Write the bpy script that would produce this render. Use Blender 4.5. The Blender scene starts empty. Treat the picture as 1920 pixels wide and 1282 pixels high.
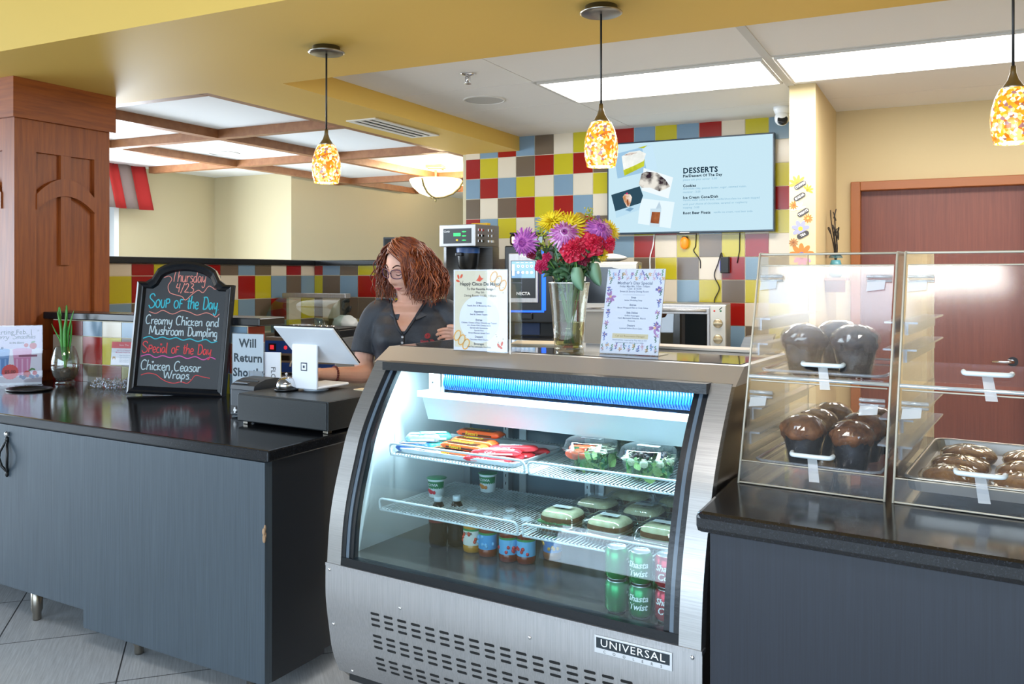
import bpy, bmesh, math, random
from mathutils import Vector, Matrix
sc = bpy.context.scene
C = sc.collection
PI = math.pi
R = math.radians
rnd = random.Random(7)

# ---------------------------------------------------------------- camera, world, big lights, exposure
cd = bpy.data.cameras.new('camera'); cam = bpy.data.objects.new('camera', cd); C.objects.link(cam)
cam.location = (0, 0, 1.52); cam.rotation_euler = (R(90), 0, R(26.6))
cd.sensor_width = 36; cd.lens = 1640 / 1920 * 36; cd.shift_y = -(641 - 512) / 1920; cd.clip_start = .05
sc.camera = cam
sc.view_settings.view_transform = 'Standard'; sc.view_settings.look = 'None'
sc.view_settings.exposure = 0.18; sc.view_settings.gamma = 1; sc.view_settings.use_curve_mapping = False
sc.cycles.transparent_max_bounces = 32; sc.cycles.max_bounces = 10; sc.cycles.diffuse_bounces = 4
sc.cycles.glossy_bounces = 4; sc.cycles.transmission_bounces = 8; sc.cycles.sample_clamp_indirect = 6
sc.cycles.caustics_reflective = False; sc.cycles.caustics_refractive = False
w = bpy.data.worlds.new('daylight'); sc.world = w; w.use_nodes = True
bg = w.node_tree.nodes['Background']; bg.inputs[0].default_value = (.62, .80, 1, 1); bg.inputs[1].default_value = 1.6

def area(name, loc, rot, sx, sy, power, col):
    l = bpy.data.lights.new(name, 'AREA'); l.shape = 'RECTANGLE'; l.size = sx; l.size_y = sy; l.energy = power; l.color = col
    o = bpy.data.objects.new(name, l); C.objects.link(o); o.location = loc; o.rotation_euler = rot
    return o
area('daylight_front_windows', (-1.2, -4.7, 1.6), (R(90), 0, 0), 8.8, 2.5, 400, (.66, .83, 1))
area('daylight_dining_windows', (-10.6, 0.2, 1.7), (R(90), 0, R(-90)), 7, 2.2, 430, (.74, .87, 1))
area('daylight_dining_back', (-7.8, 5.77, 1.6), (R(90), 0, R(-90)), 1.4, 1.5, 170, (.80, .9, 1))
area('light_panel_kitchen', (-1.655, 5.41, 2.715), (0, 0, 0), 1.36, .65, 38, (1, .98, .94))
area('light_panel_door', (-.155, 5.38, 2.715), (0, 0, 0), 1.36, .65, 26, (1, .98, .94))
area('light_panel_kitchen_right', (1.3, 5.38, 2.715), (0, 0, 0), 1.36, .65, 22, (1, .98, .94))
area('added_panel_front', (-.9, .2, 3.24), (0, 0, 0), 1.2, .6, 50, (1, .96, .9))  # lamp of the unseen panel added over the customer side

# ---------------------------------------------------------------- helpers
def lin(c):
    if isinstance(c, str):
        c = [int(c[i:i + 2], 16) / 255 for i in (0, 2, 4)]
        c = [x / 12.92 if x <= .04045 else ((x + .055) / 1.055) ** 2.4 for x in c]
    return (c[0], c[1], c[2], 1)
MATS = {}
def N(nt, kind, **kw):
    n = nt.nodes.new(kind)
    for k, v in kw.items():
        if k in n.inputs: n.inputs[k].default_value = v
        else: setattr(n, k, v)
    return n
def mat(name, col, rough=.5, metal=0, emit=0, emit_col=None, col2=None, scale=20, stretch=(1, 1, 1), bump=0, detail=4, contrast=(.35, .65), rot=(0, 0, 0), coat=0, alpha=None, spec=None, sss=0, rough2=None, bump_scale=None):
    if name in MATS: return MATS[name]
    m = bpy.data.materials.new(name); m.use_nodes = True; MATS[name] = m
    nt = m.node_tree; p = nt.nodes['Principled BSDF']; L = nt.links.new
    p.inputs['Base Color'].default_value = lin(col); p.inputs['Roughness'].default_value = rough; p.inputs['Metallic'].default_value = metal
    if spec is not None: p.inputs['Specular IOR Level'].default_value = spec
    if coat: p.inputs['Coat Weight'].default_value = coat; p.inputs['Coat Roughness'].default_value = .05
    if sss: p.inputs['Subsurface Weight'].default_value = sss; p.inputs['Subsurface Radius'].default_value = (.012, .005, .003)
    if emit:
        p.inputs['Emission Color'].default_value = lin(emit_col or col); p.inputs['Emission Strength'].default_value = emit
    if col2 is not None or bump or rough2 is not None:
        tc = N(nt, 'ShaderNodeTexCoord'); mp = N(nt, 'ShaderNodeMapping'); mp.inputs['Scale'].default_value = stretch; mp.inputs['Rotation'].default_value = rot
        L(tc.outputs['Object'], mp.inputs[0])
        nz = N(nt, 'ShaderNodeTexNoise', Scale=scale, Detail=detail, Roughness=.6); L(mp.outputs[0], nz.inputs['Vector'])
        rp = N(nt, 'ShaderNodeMapRange'); rp.inputs[1].default_value, rp.inputs[2].default_value = contrast; L(nz.outputs[0], rp.inputs[0])
        if col2 is not None:
            mx = N(nt, 'ShaderNodeMix', data_type='RGBA'); mx.inputs[6].default_value = lin(col); mx.inputs[7].default_value = lin(col2)
            L(rp.outputs[0], mx.inputs[0]); L(mx.outputs[2], p.inputs['Base Color'])
            if emit: L(mx.outputs[2], p.inputs['Emission Color'])
        if rough2 is not None:
            mr = N(nt, 'ShaderNodeMapRange'); mr.inputs[3].default_value = rough; mr.inputs[4].default_value = rough2
            L(rp.outputs[0], mr.inputs[0]); L(mr.outputs[0], p.inputs['Roughness'])
        if bump:
            b = N(nt, 'ShaderNodeBump', Strength=bump, Distance=.01); 
            if bump_scale:
                n2 = N(nt, 'ShaderNodeTexNoise', Scale=bump_scale, Detail=3); L(mp.outputs[0], n2.inputs['Vector']); L(n2.outputs[0], b.inputs['Height'])
            else: L(nz.outputs[0], b.inputs['Height'])
            L(b.outputs[0], p.inputs['Normal'])
    return m
def glass(name, tint='FFFFFF', base=.04, rough=.01, refl='FFFFFF', bump=0, bscale=30, haze=0):
    """clear sheet: mostly lets light through, mirrors a little, more at a grazing angle"""
    if name in MATS: return MATS[name]
    m = bpy.data.materials.new(name); m.use_nodes = True; MATS[name] = m
    nt = m.node_tree; L = nt.links.new; nt.nodes.remove(nt.nodes['Principled BSDF'])
    out = nt.nodes['Material Output']
    t = N(nt, 'ShaderNodeBsdfTransparent'); t.inputs[0].default_value = lin(tint)
    g = N(nt, 'ShaderNodeBsdfGlossy'); g.inputs['Roughness'].default_value = rough; g.inputs[0].default_value = lin(refl)
    lw = N(nt, 'ShaderNodeLayerWeight'); lw.inputs[0].default_value = .5
    pw = N(nt, 'ShaderNodeMath', operation='POWER'); pw.inputs[1].default_value = 4; L(lw.outputs['Facing'], pw.inputs[0])
    ma = N(nt, 'ShaderNodeMath', operation='MULTIPLY_ADD'); ma.inputs[1].default_value = .8; ma.inputs[2].default_value = base; L(pw.outputs[0], ma.inputs[0])
    mx = N(nt, 'ShaderNodeMixShader'); L(ma.outputs[0], mx.inputs[0]); L(t.outputs[0], mx.inputs[1]); L(g.outputs[0], mx.inputs[2])
    last = mx
    if haze:
        d = N(nt, 'ShaderNodeBsdfDiffuse'); d.inputs[0].default_value = lin('F4F8FA')
        m2 = N(nt, 'ShaderNodeMixShader'); m2.inputs[0].default_value = haze; L(mx.outputs[0], m2.inputs[1]); L(d.outputs[0], m2.inputs[2]); last = m2
    if bump:
        tc = N(nt, 'ShaderNodeTexCoord'); nz = N(nt, 'ShaderNodeTexNoise', Scale=bscale, Detail=2); L(tc.outputs['Object'], nz.inputs['Vector'])
        b = N(nt, 'ShaderNodeBump', Strength=bump, Distance=.01); L(nz.outputs[0], b.inputs['Height']); L(b.outputs[0], g.inputs['Normal']); L(b.outputs[0], lw.inputs['Normal'])
    L(last.outputs[0], out.inputs[0])
    return m

_text = {}
def text_geo(s, size, bold=0, shear=0, align='CENTER', spacing=1):
    k = (s, size, bold, shear, align, spacing)
    if k not in _text:
        cu = bpy.data.curves.new('t', 'FONT'); cu.body = s; cu.size = size; cu.align_x = align; cu.align_y = 'CENTER'
        cu.offset = bold; cu.shear = shear; cu.resolution_u = 2; cu.fill_mode = 'FRONT'; cu.space_character = spacing
        o = bpy.data.objects.new('t', cu); me = bpy.data.meshes.new_from_object(o)
        _text[k] = ([tuple(v.co) for v in me.vertices], [tuple(p.vertices) for p in me.polygons])
        bpy.data.objects.remove(o); bpy.data.meshes.remove(me); bpy.data.curves.remove(cu)
    return _text[k]

class MB:
    """collects shapes into one mesh; .M transforms what is added, .use() picks the material"""
    def __init__(s, m=None):
        s.v, s.f, s.mi, s.sm, s.mats = [], [], [], [], []
        s.M = Matrix(); s.cur = 0
        if m: s.use(m)
    def use(s, m):
        if m not in s.mats: s.mats.append(m)
        s.cur = s.mats.index(m); return s
    def at(s, x=0, y=0, z=0, rx=0, ry=0, rz=0, sc=1):
        s.M = Matrix.Translation((x, y, z)) @ Matrix.Rotation(rz, 4, 'Z') @ Matrix.Rotation(ry, 4, 'Y') @ Matrix.Rotation(rx, 4, 'X') @ Matrix.Scale(sc, 4); return s
    def add(s, vs, fs, smooth=False):
        n = len(s.v); M = s.M
        s.v += [tuple(M @ Vector(v)) for v in vs]
        for f in fs:
            s.f.append(tuple(i + n for i in f)); s.mi.append(s.cur); s.sm.append(smooth)
        return s
    def box(s, x0, x1, y0, y1, z0, z1, bev=0, seg=2):
        if not bev:
            v = [(x, y, z) for z in (z0, z1) for y in (y0, y1) for x in (x0, x1)]
            return s.add(v, [(0, 2, 3, 1), (4, 5, 7, 6), (0, 1, 5, 4), (2, 6, 7, 3), (0, 4, 6, 2), (1, 3, 7, 5)])
        bm = bmesh.new(); bmesh.ops.create_cube(bm, size=1)
        for v in bm.verts:
            v.co = Vector(((x0 + x1) / 2 + v.co.x * (x1 - x0), (y0 + y1) / 2 + v.co.y * (y1 - y0), (z0 + z1) / 2 + v.co.z * (z1 - z0)))
        bmesh.ops.bevel(bm, geom=bm.edges[:], offset=bev, segments=seg, affect='EDGES', profile=.5)
        s.bm(bm); return s
    def bm(s, bm, smooth=False):
        bm.verts.index_update()
        s.add([tuple(v.co) for v in bm.verts], [tuple(v.index for v in f.verts) for f in bm.faces], smooth); bm.free(); return s
    def prism(s, poly, z0, z1, bev=0):
        n = len(poly)
        if bev:
            bm = bmesh.new(); vs = [bm.verts.new((x, y, z0)) for x, y in poly]; f = bm.faces.new(vs)
            r = bmesh.ops.extrude_face_region(bm, geom=[f])
            for v in r['geom']:
                if isinstance(v, bmesh.types.BMVert): v.co.z = z1
            bmesh.ops.recalc_face_normals(bm, faces=bm.faces[:])
            bmesh.ops.bevel(bm, geom=bm.edges[:], offset=bev, segments=2, affect='EDGES', profile=.5)
            return s.bm(bm)
        v = [(x, y, z0) for x, y in poly] + [(x, y, z1) for x, y in poly]
        f = [tuple(range(n - 1, -1, -1)), tuple(range(n, 2 * n))] + [(i, (i + 1) % n, n + (i + 1) % n, n + i) for i in range(n)]
        return s.add(v, f)
    def slab(s, outer, inner, flip=False):
        """two same-length rings of 3-D points bridged and capped"""
        n = len(outer)
        return s.add(outer + inner, [tuple(range(n)), tuple(range(2 * n - 1, n - 1, -1))] + [(i, n + i, n + (i + 1) % n, (i + 1) % n) for i in range(n)])
    def lathe(s, prof, n=32, c=(0, 0, 0), cap=(True, True), smooth=True, sx=1, sy=1, fn=None):
        v = []; f = []
        for r, z in prof:
            for i in range(n):
                a = 2 * PI * i / n; k = fn(a, z) if fn else 1
                v.append((c[0] + r * k * math.cos(a) * sx, c[1] + r * k * math.sin(a) * sy, c[2] + z))
        for j in range(len(prof) - 1):
            for i in range(n):
                f.append((j * n + i, j * n + (i + 1) % n, (j + 1) * n + (i + 1) % n, (j + 1) * n + i))
        s.add(v, f, smooth)
        base = len(s.v) - len(v)
        for k, on in ((0, cap[0]), (len(prof) - 1, cap[1])):
            if on and prof[k][0] > 1e-6:
                ids = [base + k * n + i for i in range(n)]
                s.f.append(tuple(ids[::-1] if k == 0 else ids)); s.mi.append(s.cur); s.sm.append(False)
        return s
    def cyl(s, c, r, h, n=24, r2=None):
        return s.lathe([(r, 0), (r if r2 is None else r2, h)], n, c)
    def ell(s, c, rx, ry, rz, nu=20, nv=12, fn=None, smooth=True):
        v = []; f = []
        for j in range(nv + 1):
            t = PI * j / nv
            for i in range(nu):
                a = 2 * PI * i / nu
                d = Vector((math.sin(t) * math.cos(a), math.sin(t) * math.sin(a), math.cos(t)))
                k = fn(d) if fn else 1
                v.append((c[0] + d.x * rx * k, c[1] + d.y * ry * k, c[2] + d.z * rz * k))
        for j in range(nv):
            for i in range(nu):
                f.append((j * nu + i, (j + 1) * nu + i, (j + 1) * nu + (i + 1) % nu, j * nu + (i + 1) % nu))
        return s.add(v, f, smooth)
    def tube(s, pts, r, n=8, closed=False, cap=True, smooth=True, flat=1):
        pts = [Vector(p) for p in pts]; m = len(pts)
        rs = r if isinstance(r, (list, tuple)) else [r] * m
        v = []; f = []; up = None
        for i, p in enumerate(pts):
            a = pts[(i - 1) % m] if closed or i else pts[0]; b = pts[(i + 1) % m] if closed or i < m - 1 else pts[-1]
            t = (b - a).normalized() if (b - a).length > 1e-9 else Vector((0, 0, 1))
            if up is None: up = Vector((0, 0, 1)) if abs(t.z) < .9 else Vector((1, 0, 0))
            x = t.cross(up)
            if x.length < 1e-6: x = t.cross(Vector((0, 1, 0)))
            x.normalize(); y = x.cross(t).normalized(); up = y
            for k in range(n):
                q = 2 * PI * k / n
                v.append(tuple(p + (x * math.cos(q) + y * math.sin(q) * flat) * rs[i]))
        for i in range(m if closed else m - 1):
            for k in range(n):
                f.append((i * n + k, i * n + (k + 1) % n, ((i + 1) % m) * n + (k + 1) % n, ((i + 1) % m) * n + k))
        if cap and not closed: f += [tuple(range(n - 1, -1, -1)), tuple((m - 1) * n + k for k in range(n))]
        return s.add(v, f, smooth)
    def sheet(s, fn, nu, nv, smooth=True, closed=False):
        v = [fn(i / nu, j / nv) for j in range(nv + 1) for i in range(nu + (0 if closed else 1))]
        W = nu if closed else nu + 1
        f = [(j * W + i, j * W + (i + 1) % W, (j + 1) * W + (i + 1) % W, (j + 1) * W + i) for j in range(nv) for i in range(nu)]
        return s.add(v, f, smooth)
    def text(s, t, x, z, size, y=-.0004, bold=0, shear=0, align='CENTER', spacing=1, rot=0, sx=1):
        """letters on the local XZ plane, read from -Y"""
        v, f = text_geo(t, size, bold, shear, align, spacing); c, q = math.cos(rot), math.sin(rot)
        return s.add([(x + (p[0] * c * sx - p[1] * q), y, z + (p[0] * q * sx + p[1] * c)) for p in v], f)
    def line(s, pts, wd, y=-.0006, closed=False):
        """painted stroke on the local XZ plane"""
        m = len(pts); v = []; f = []
        for i in range(m):
            a = pts[(i - 1) % m] if closed or i else pts[0]; b = pts[(i + 1) % m] if closed or i < m - 1 else pts[-1]
            dx, dz = b[0] - a[0], b[1] - a[1]; l = math.hypot(dx, dz) or 1
            v += [(pts[i][0] - dz / l * wd / 2, y, pts[i][1] + dx / l * wd / 2), (pts[i][0] + dz / l * wd / 2, y, pts[i][1] - dx / l * wd / 2)]
        for i in range(m if closed else m - 1):
            j = (i + 1) % m; f.append((2 * i, 2 * i + 1, 2 * j + 1, 2 * j))
        return s.add(v, f)
    def poly(s, pts, y=-.0005):
        return s.add([(p[0], y, p[1]) for p in pts], [tuple(range(len(pts)))])
    def disc(s, x, z, r, y=-.0005, n=20, rz=None, rot=0):
        rz = rz or r; c, q = math.cos(rot), math.sin(rot)
        return s.poly([(x + r * math.cos(a) * c - rz * math.sin(a) * q, z + r * math.cos(a) * q + rz * math.sin(a) * c) for a in [2 * PI * i / n for i in range(n)]], y)
    def rect(s, x0, x1, z0, z1, y=-.0005): return s.poly([(x0, z0), (x1, z0), (x1, z1), (x0, z1)], y)
    def build(s, name, parent=None, loc=(0, 0, 0), rz=0, rot=None):
        me = bpy.data.meshes.new(name); me.from_pydata(s.v, [], s.f)
        for m in s.mats: me.materials.append(m)
        me.polygons.foreach_set('material_index', s.mi); me.polygons.foreach_set('use_smooth', s.sm); me.update()
        o = bpy.data.objects.new(name, me); C.objects.link(o); o.parent = parent; o.location = loc; o.rotation_euler = rot or (0, 0, rz)
        return o
def tag(o, label, cat, group=None, kind=None):
    if label: o['label'] = label
    if cat: o['category'] = cat
    if group: o['group'] = group
    if kind: o['kind'] = kind
    return o
def thing(name, label, cat, loc=(0, 0, 0), rz=0, group=None, rot=None):
    o = bpy.data.objects.new(name, None); C.objects.link(o); o.empty_display_size = .05
    o.location = loc; o.rotation_euler = rot or (0, 0, rz)
    return tag(o, label, cat, group)
def struct(o): o['kind'] = 'structure'; return o
def dup(root, loc, rz=None, label=None, group=None, rot=None):
    r = root.copy(); C.objects.link(r); r.location = loc
    if rz is not None: r.rotation_euler = (0, 0, rz)
    if rot is not None: r.rotation_euler = rot
    if label: r['label'] = label
    if group: r['group'] = group
    for ch in list(root.children):
        c = ch.copy(); C.objects.link(c); c.parent = r
        for g in list(ch.children):
            d = g.copy(); C.objects.link(d); d.parent = c
    return r
def bez(p0, p1, p2, p3, n=10):
    p0, p1, p2, p3 = map(Vector, (p0, p1, p2, p3))
    return [tuple(p0 * (1 - t) ** 3 + p1 * 3 * t * (1 - t) ** 2 + p2 * 3 * t * t * (1 - t) + p3 * t ** 3) for t in [i / n for i in range(n + 1)]]
def spline(pts, n=6):
    P = [Vector(p) for p in pts]; out = []
    for i in range(len(P) - 1):
        a = P[max(i - 1, 0)]; b = P[i]; c = P[i + 1]; d = P[min(i + 2, len(P) - 1)]
        for k in range(n):
            t = k / n
            out.append(.5 * ((2 * b) + (c - a) * t + (2 * a - 5 * b + 4 * c - d) * t * t + (3 * b - a - 3 * c + d) * t ** 3))
    out.append(P[-1]); return [tuple(x) for x in out]
def spl2(pts, n=6): return [(p[0], p[1]) for p in spline([(x, y, 0) for x, y in pts], n)]

# ---------------------------------------------------------------- shared materials
STEEL = mat('brushed_steel', 'B2B1B0', .36, .9, col2='A2A1A0', scale=6, stretch=(1, 1, 60), rough2=.42)
STEELH = mat('brushed_steel_across', 'C0BFC0', .40, .9, col2='AEADAE', scale=6, stretch=(60, 60, 1), rough2=.48)
CHROME = mat('chrome', 'D8D8DA', .08, 1)
NICKEL = mat('brushed_nickel', '9C968C', .3, 1)
BLACK = mat('black_plastic', '0E0F11', .35)
DARK = mat('dark_rubber', '15171A', .55)
WHITE = mat('white_plastic', 'ECEDEE', .35)
PAPER = mat('white_paper', 'EEF1F7', .6)
INK = mat('black_ink', '23262B', .7)
GLASS = glass('clear_glass')
ACRYL = glass('clear_acrylic', 'F7F8FA', .03)
ACEDGE = mat('acrylic_cut_edge', 'D9D5C8', .25, alpha=1)
# ---------------------------------------------------------------- the room (X along the counters, Y into the kitchen)
GOLD = mat('gold_paint', 'DBB557', .6, bump=.02, scale=120)
PALE = mat('pale_gold_paint', 'DDCF86', .6)
BEIGE = mat('beige_paint', 'C8BC9A', .7)
CREAM = mat('cream_paint', 'D3BC8E', .6)
CEILM = mat('ceiling_tile_white', 'E6E3DE', .8)
CEILW = mat('ceiling_white', 'EDEFEF', .8)
GRIDM = mat('ceiling_grid_bar', 'C9C6C0', .5)
WOOD = mat('cherry_stained_wood', '98501F', .40, col2='7E3E1A', scale=3, stretch=(18, 18, 1.2), detail=6, bump=.03)
WOODX = mat('cherry_stained_wood_level', '98501F', .40, col2='7E3E1A', scale=3, stretch=(1.2, 1.2, 18), detail=6)
TRIMW = mat('ceiling_trim_wood', '9C6A44', .45, col2='8A5A38', scale=5, stretch=(3, 3, 3))
MAHOG = mat('mahogany_door_veneer', '7E412C', .42, col2='703624', scale=3, stretch=(30, 30, .9), detail=6)
DFRAME = mat('door_frame_paint', 'A3602F', .45)
GROUT = mat('tile_grout', 'D8CDB4', .8)
T_ = {'R': mat('red_tile', '94150F', .18), 'Y': mat('yellow_tile', 'BDAF24', .18), 'B': mat('blue_tile', '7892A6', .18),
      'T': mat('taupe_tile', '6A5B4C', .18), 'W': mat('cream_tile', 'D8CBB6', .18)}

def floor_mat():
    m = bpy.data.materials.new('grey_wood_look_floor_tile'); m.use_nodes = True; nt = m.node_tree; p = nt.nodes['Principled BSDF']; L = nt.links.new
    tc = N(nt, 'ShaderNodeTexCoord'); mp = N(nt, 'ShaderNodeMapping'); mp.inputs['Rotation'].default_value = (0, 0, R(-45)); mp.inputs['Location'].default_value = (.37, .51, 0)
    L(tc.outputs['Object'], mp.inputs[0])
    br = N(nt, 'ShaderNodeTexBrick', Scale=1, offset=0.0); br.inputs['Color1'].default_value = lin('C8CBCE'); br.inputs['Color2'].default_value = lin('BCBFC2'); br.inputs['Mortar'].default_value = lin('4A4A4C')
    br.inputs['Mortar Size'].default_value = .003; br.inputs['Brick Width'].default_value = .508; br.inputs['Row Height'].default_value = .508; L(mp.outputs[0], br.inputs['Vector'])
    m2 = N(nt, 'ShaderNodeMapping'); m2.inputs['Scale'].default_value = (50, 2.2, 1); L(mp.outputs[0], m2.inputs[0])
    nz = N(nt, 'ShaderNodeTexNoise', Scale=3, Detail=5, Roughness=.65); L(m2.outputs[0], nz.inputs['Vector'])
    rp = N(nt, 'ShaderNodeMapRange'); rp.inputs[1].default_value = .3; rp.inputs[2].default_value = .7; rp.inputs[3].default_value = .72; rp.inputs[4].default_value = 1.08; L(nz.outputs[0], rp.inputs[0])
    mx = N(nt, 'ShaderNodeMix', data_type='RGBA', blend_type='MULTIPLY'); mx.inputs[0].default_value = 1; L(br.outputs[0], mx.inputs[6]); L(rp.outputs[0], mx.inputs[7]); L(mx.outputs[2], p.inputs['Base Color'])
    p.inputs['Roughness'].default_value = .42
    return m
_before = set(bpy.data.objects)

# yellow bulkhead over the counters and the soffit running back from it
struct(MB(GOLD).box(-9.2, 3.5, 2.29, 3.29, 2.438, 3.0).build('beam_front'))
struct(MB(GOLD).box(-3.385, -2.89, 3.29, 5.9, 2.438, 2.75).build('beam_soffit'))
struct(MB(mat('front_ceiling_darkened', '7C7670', .8)).box(-9.2, 3.5, -4.2, 2.29, 3.0, 3.1).build('ceiling_front'))  # unseen ceiling, its colour darkened to dim what the case doors mirror

# kitchen ceiling: lay-in panels between grid bars
mb = MB(CEILM); mb.box(-2.9, 3.5, 3.29, 6.05, 2.55, 2.62)
xs = [-2.89, -1.995, -.775, .475, 1.695, 2.9, 3.5]; ys = [3.29, 3.645, 4.24, 4.84, 5.43, 5.9]
for i in range(6):
    for j in range(5):
        if j == 2 and i in (1, 2, 3): continue
        g = .02 if i == 2 else .003
        mb.box(xs[i] + (.02 if i == 2 else .003), xs[i + 1] - (.02 if i == 1 else .003), ys[j] + .003, ys[j + 1] - .003, 2.543, 2.551)
mb.use(GRIDM); mb.box(-.795, -.755, 3.29, 4.93, 2.538, 2.55)
for y in (4.24, 4.84): mb.box(-1.995, 1.7, y - .012, y + .012, 2.540, 2.55)
for x in (-1.995, .475): mb.box(x - .012, x + .012, 4.24, 4.84, 2.540, 2.55)
struct(mb.build('ceiling_kitchen'))
DIFF = mat('lit_diffuser', 'FFFFFF', .6, emit=5, emit_col='FFFDF8')
for x0, x1, lab in ((-1.98, -.80, 'long lit ceiling panel behind the middle pendant'), (-.745, .46, 'long lit ceiling panel above the beige column and door'), (.49, 1.68, 'lit ceiling panel over the far end of the pastry counter')):
    t = thing('ceiling_light_panel', lab, 'ceiling light', (x0, 4.25, 2.53), 0, 'kitchen ceiling light panels')
    f = MB(GRIDM); W, D = x1 - x0, .58
    f.box(0, W, 0, .012, 0, .012); f.box(0, W, D - .012, D, 0, .012); f.box(0, .012, .012, D - .012, 0, .012); f.box(W - .012, W, .012, D - .012, 0, .012)
    f.build('frame', t); MB(DIFF).box(.012, W - .012, .012, D - .012, .004, .012).build('diffuser', t)

# dining room ceiling with wood battens
mb = MB(CEILW); mb.box(-9.2, -3.38, 3.29, 11.2, 2.50, 2.6); mb.box(-3.38, -2.9, 5.9, 11.2, 2.50, 2.6); struct(mb.build('ceiling_dining'))
mb = MB(TRIMW)
def batten(a0, b0, a1, b1, w=.07):
    if abs(a1 - a0) > abs(b1 - b0): mb.box(min(a0, a1), max(a0, a1), b0 - w / 2, b0 + w / 2, 2.44, 2.505)
    else: mb.box(a0 - w / 2, a0 + w / 2, min(b0, b1), max(b0, b1), 2.441, 2.505)
for b in (4.47, 5.74, 7.36): batten(-6.6 if b > 5.7 else -5.52, b, -3.4, b)
for a in (-4.5, -5.56): batten(a, 3.4, a, 8.6)
batten(-3.415, 3.3, -3.415, 8.6); batten(-6.0, 3.325, -3.45, 3.325); batten(-5.56, 8.57, -3.4, 8.57)
struct(mb.build('trim_ceiling'))

# dining walls
mb = MB(BEIGE); 
mb.box(-6.86, -6.76, 3.2, 4.2, 0, 2.5); mb.box(-6.86, -6.76, 5.5, 6.8, 0, 2.5); mb.box(-6.86, -6.76, 4.2, 5.5, 0, .85); mb.box(-6.86, -6.76, 4.2, 5.5, 2.25, 2.5)
struct(mb.build('wall_dining_left'))
struct(MB(BEIGE).box(-6.86, -5.75, 6.67, 6.8, 0, 2.5).build('wall_dining_return'))
struct(MB(BEIGE).box(-5.87, -5.75, 6.8, 11.2, 0, 2.5).build('wall_dining_side'))
struct(MB(BEIGE).box(-5.75, -2.9, 10.2, 10.3, 0, 2.5).build('wall_dining_back'))
wf = MB(mat('window_frame_white', 'F2F4F4', .4))
for y0, y1, z0, z1 in ((4.2, 4.25, .85, 2.25), (5.45, 5.5, .85, 2.25), (4.25, 5.45, .85, .9), (4.25, 5.45, 2.2, 2.25), (4.83, 4.87, .9, 2.2)): wf.box(-6.85, -6.745, y0, y1, z0, z1)
wo = struct(wf.build('window_1')); p_ = MB(glass('window_glass')).box(-6.81, -6.80, 4.25, 5.45, .9, 2.2).build('pane', wo)
# valance over that window: red and taupe stripes, gathered on a rod
VR = mat('red_valance_cloth', 'A81F1C', .8); VT = mat('taupe_valance_cloth', '82706A', .8)
t = thing('valance', 'red and taupe striped window valance hanging from a rod in the dining room', 'valance', (-6.69, 0, 0))
mb = MB(VR)
for k in range(12):
    y0 = 4.05 + k * .138; mb.use(VT if k % 2 == 0 else VR)
    mb.sheet(lambda u, v, y0=y0: (.02 + .05 * (1 - v) + .02 * math.sin((y0 + u * .138) * 30), y0 + u * .138 + (1 - v) * .06, 1.86 + v * .42), 6, 4)
cl = mb.build('cloth', t); mo = cl.modifiers.new('thickness', 'SOLIDIFY'); mo.thickness = .006
MB(BLACK).tube([(.0, 4.0, 2.27), (.0, 5.78, 2.27)], .012).build('curtain_rod', t)
for k in range(26): MB(BLACK).tube([(.016 * math.cos(a), 4.07 + k * .066, 2.27 + .02 * math.sin(a)) for a in [2 * PI * i / 10 for i in range(10)]], .003, 5, closed=True).build('curtain_ring', t)

# half walls with square tile and black caps
def tiles(mb, cols, rows, cmap, place, seed):
    """one small raised tile per cell; cmap(row, col) gives its colour letter"""
    r2 = random.Random(seed)
    prev = {}
    for i in range(len(rows) - 1):
        for j in range(len(cols) - 1):
            k = cmap.get((i, j))
            if not k:
                k = r2.choice([c for c in 'RYBTW' if c not in (prev.get((i - 1, j)), prev.get((i, j - 1)))])
            prev[(i, j)] = k; mb.use(T_[k]); g = .0022
            mb.add(*place(cols[j] + g, cols[j + 1] - g, rows[i + 1] + g, rows[i] - g))
def cm(rows):
    d = {}
    for i, r in enumerate(rows):
        for j, c in enumerate(r):
            if c in 'RYBTW': d[(i, j)] = c
    return d
BOXF = [(0, 1, 2, 3), (4, 7, 6, 5), (0, 4, 5, 1), (1, 5, 6, 2), (2, 6, 7, 3), (3, 7, 4, 0)]
def tile_y(y, th=.004):   # faces -Y
    return lambda a, b, z0, z1: ([(a, y, z0), (b, y, z0), (b, y, z1), (a, y, z1)][::1] + [(a - 0, y - th, z0), (b, y - th, z0), (b, y - th, z1), (a, y - th, z1)], BOXF)
def tile_x(x, th=.004):   # faces +X
    return lambda a, b, z0, z1: ([(x, a, z0), (x, b, z0), (x, b, z1), (x, a, z1)] + [(x + th, a, z0), (x + th, b, z0), (x + th, b, z1), (x + th, a, z1)], BOXF)
mb = MB(GROUT); mb.box(-3.352, -.72, 5.9, 6.05, 0, 2.6); mb.use(BEIGE).box(-3.38, -3.352, 5.9, 6.05, 0, 2.5)
cols = [-3.352] + [-3.227 + .15445 * k for k in range(17)]; rows = [2.5495] + [2.396 - .1535 * k for k in range(16)]
tiles(mb, cols, rows, cm(['WBRBTWYRRBYBRWYB', 'RYWTRYRTBYWRBTYW', 'BRBYWBWYTRBWYRTY', 'TWTRYRBWYBTYRWBR', 'RBYWBTRTWYRTBYWY', 'BTWRYWTRBRWYTYRW', 'WRTYBRYBWTYTWRBT', 'YWBTRBTWRBWBYTYB', 'TBRWYTRYBWYBTRWY', 'RYTBWRWTYRBWRBTY']), tile_y(5.9), 3)
struct(mb.build('wall_back'))
mb = MB(GROUT); mb.box(-4.32, -4.18, 3.15, 5.24, 0, 1.575); mb.box(-4.18, -3.36, 5.1, 5.24, 0, 1.575)
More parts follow.
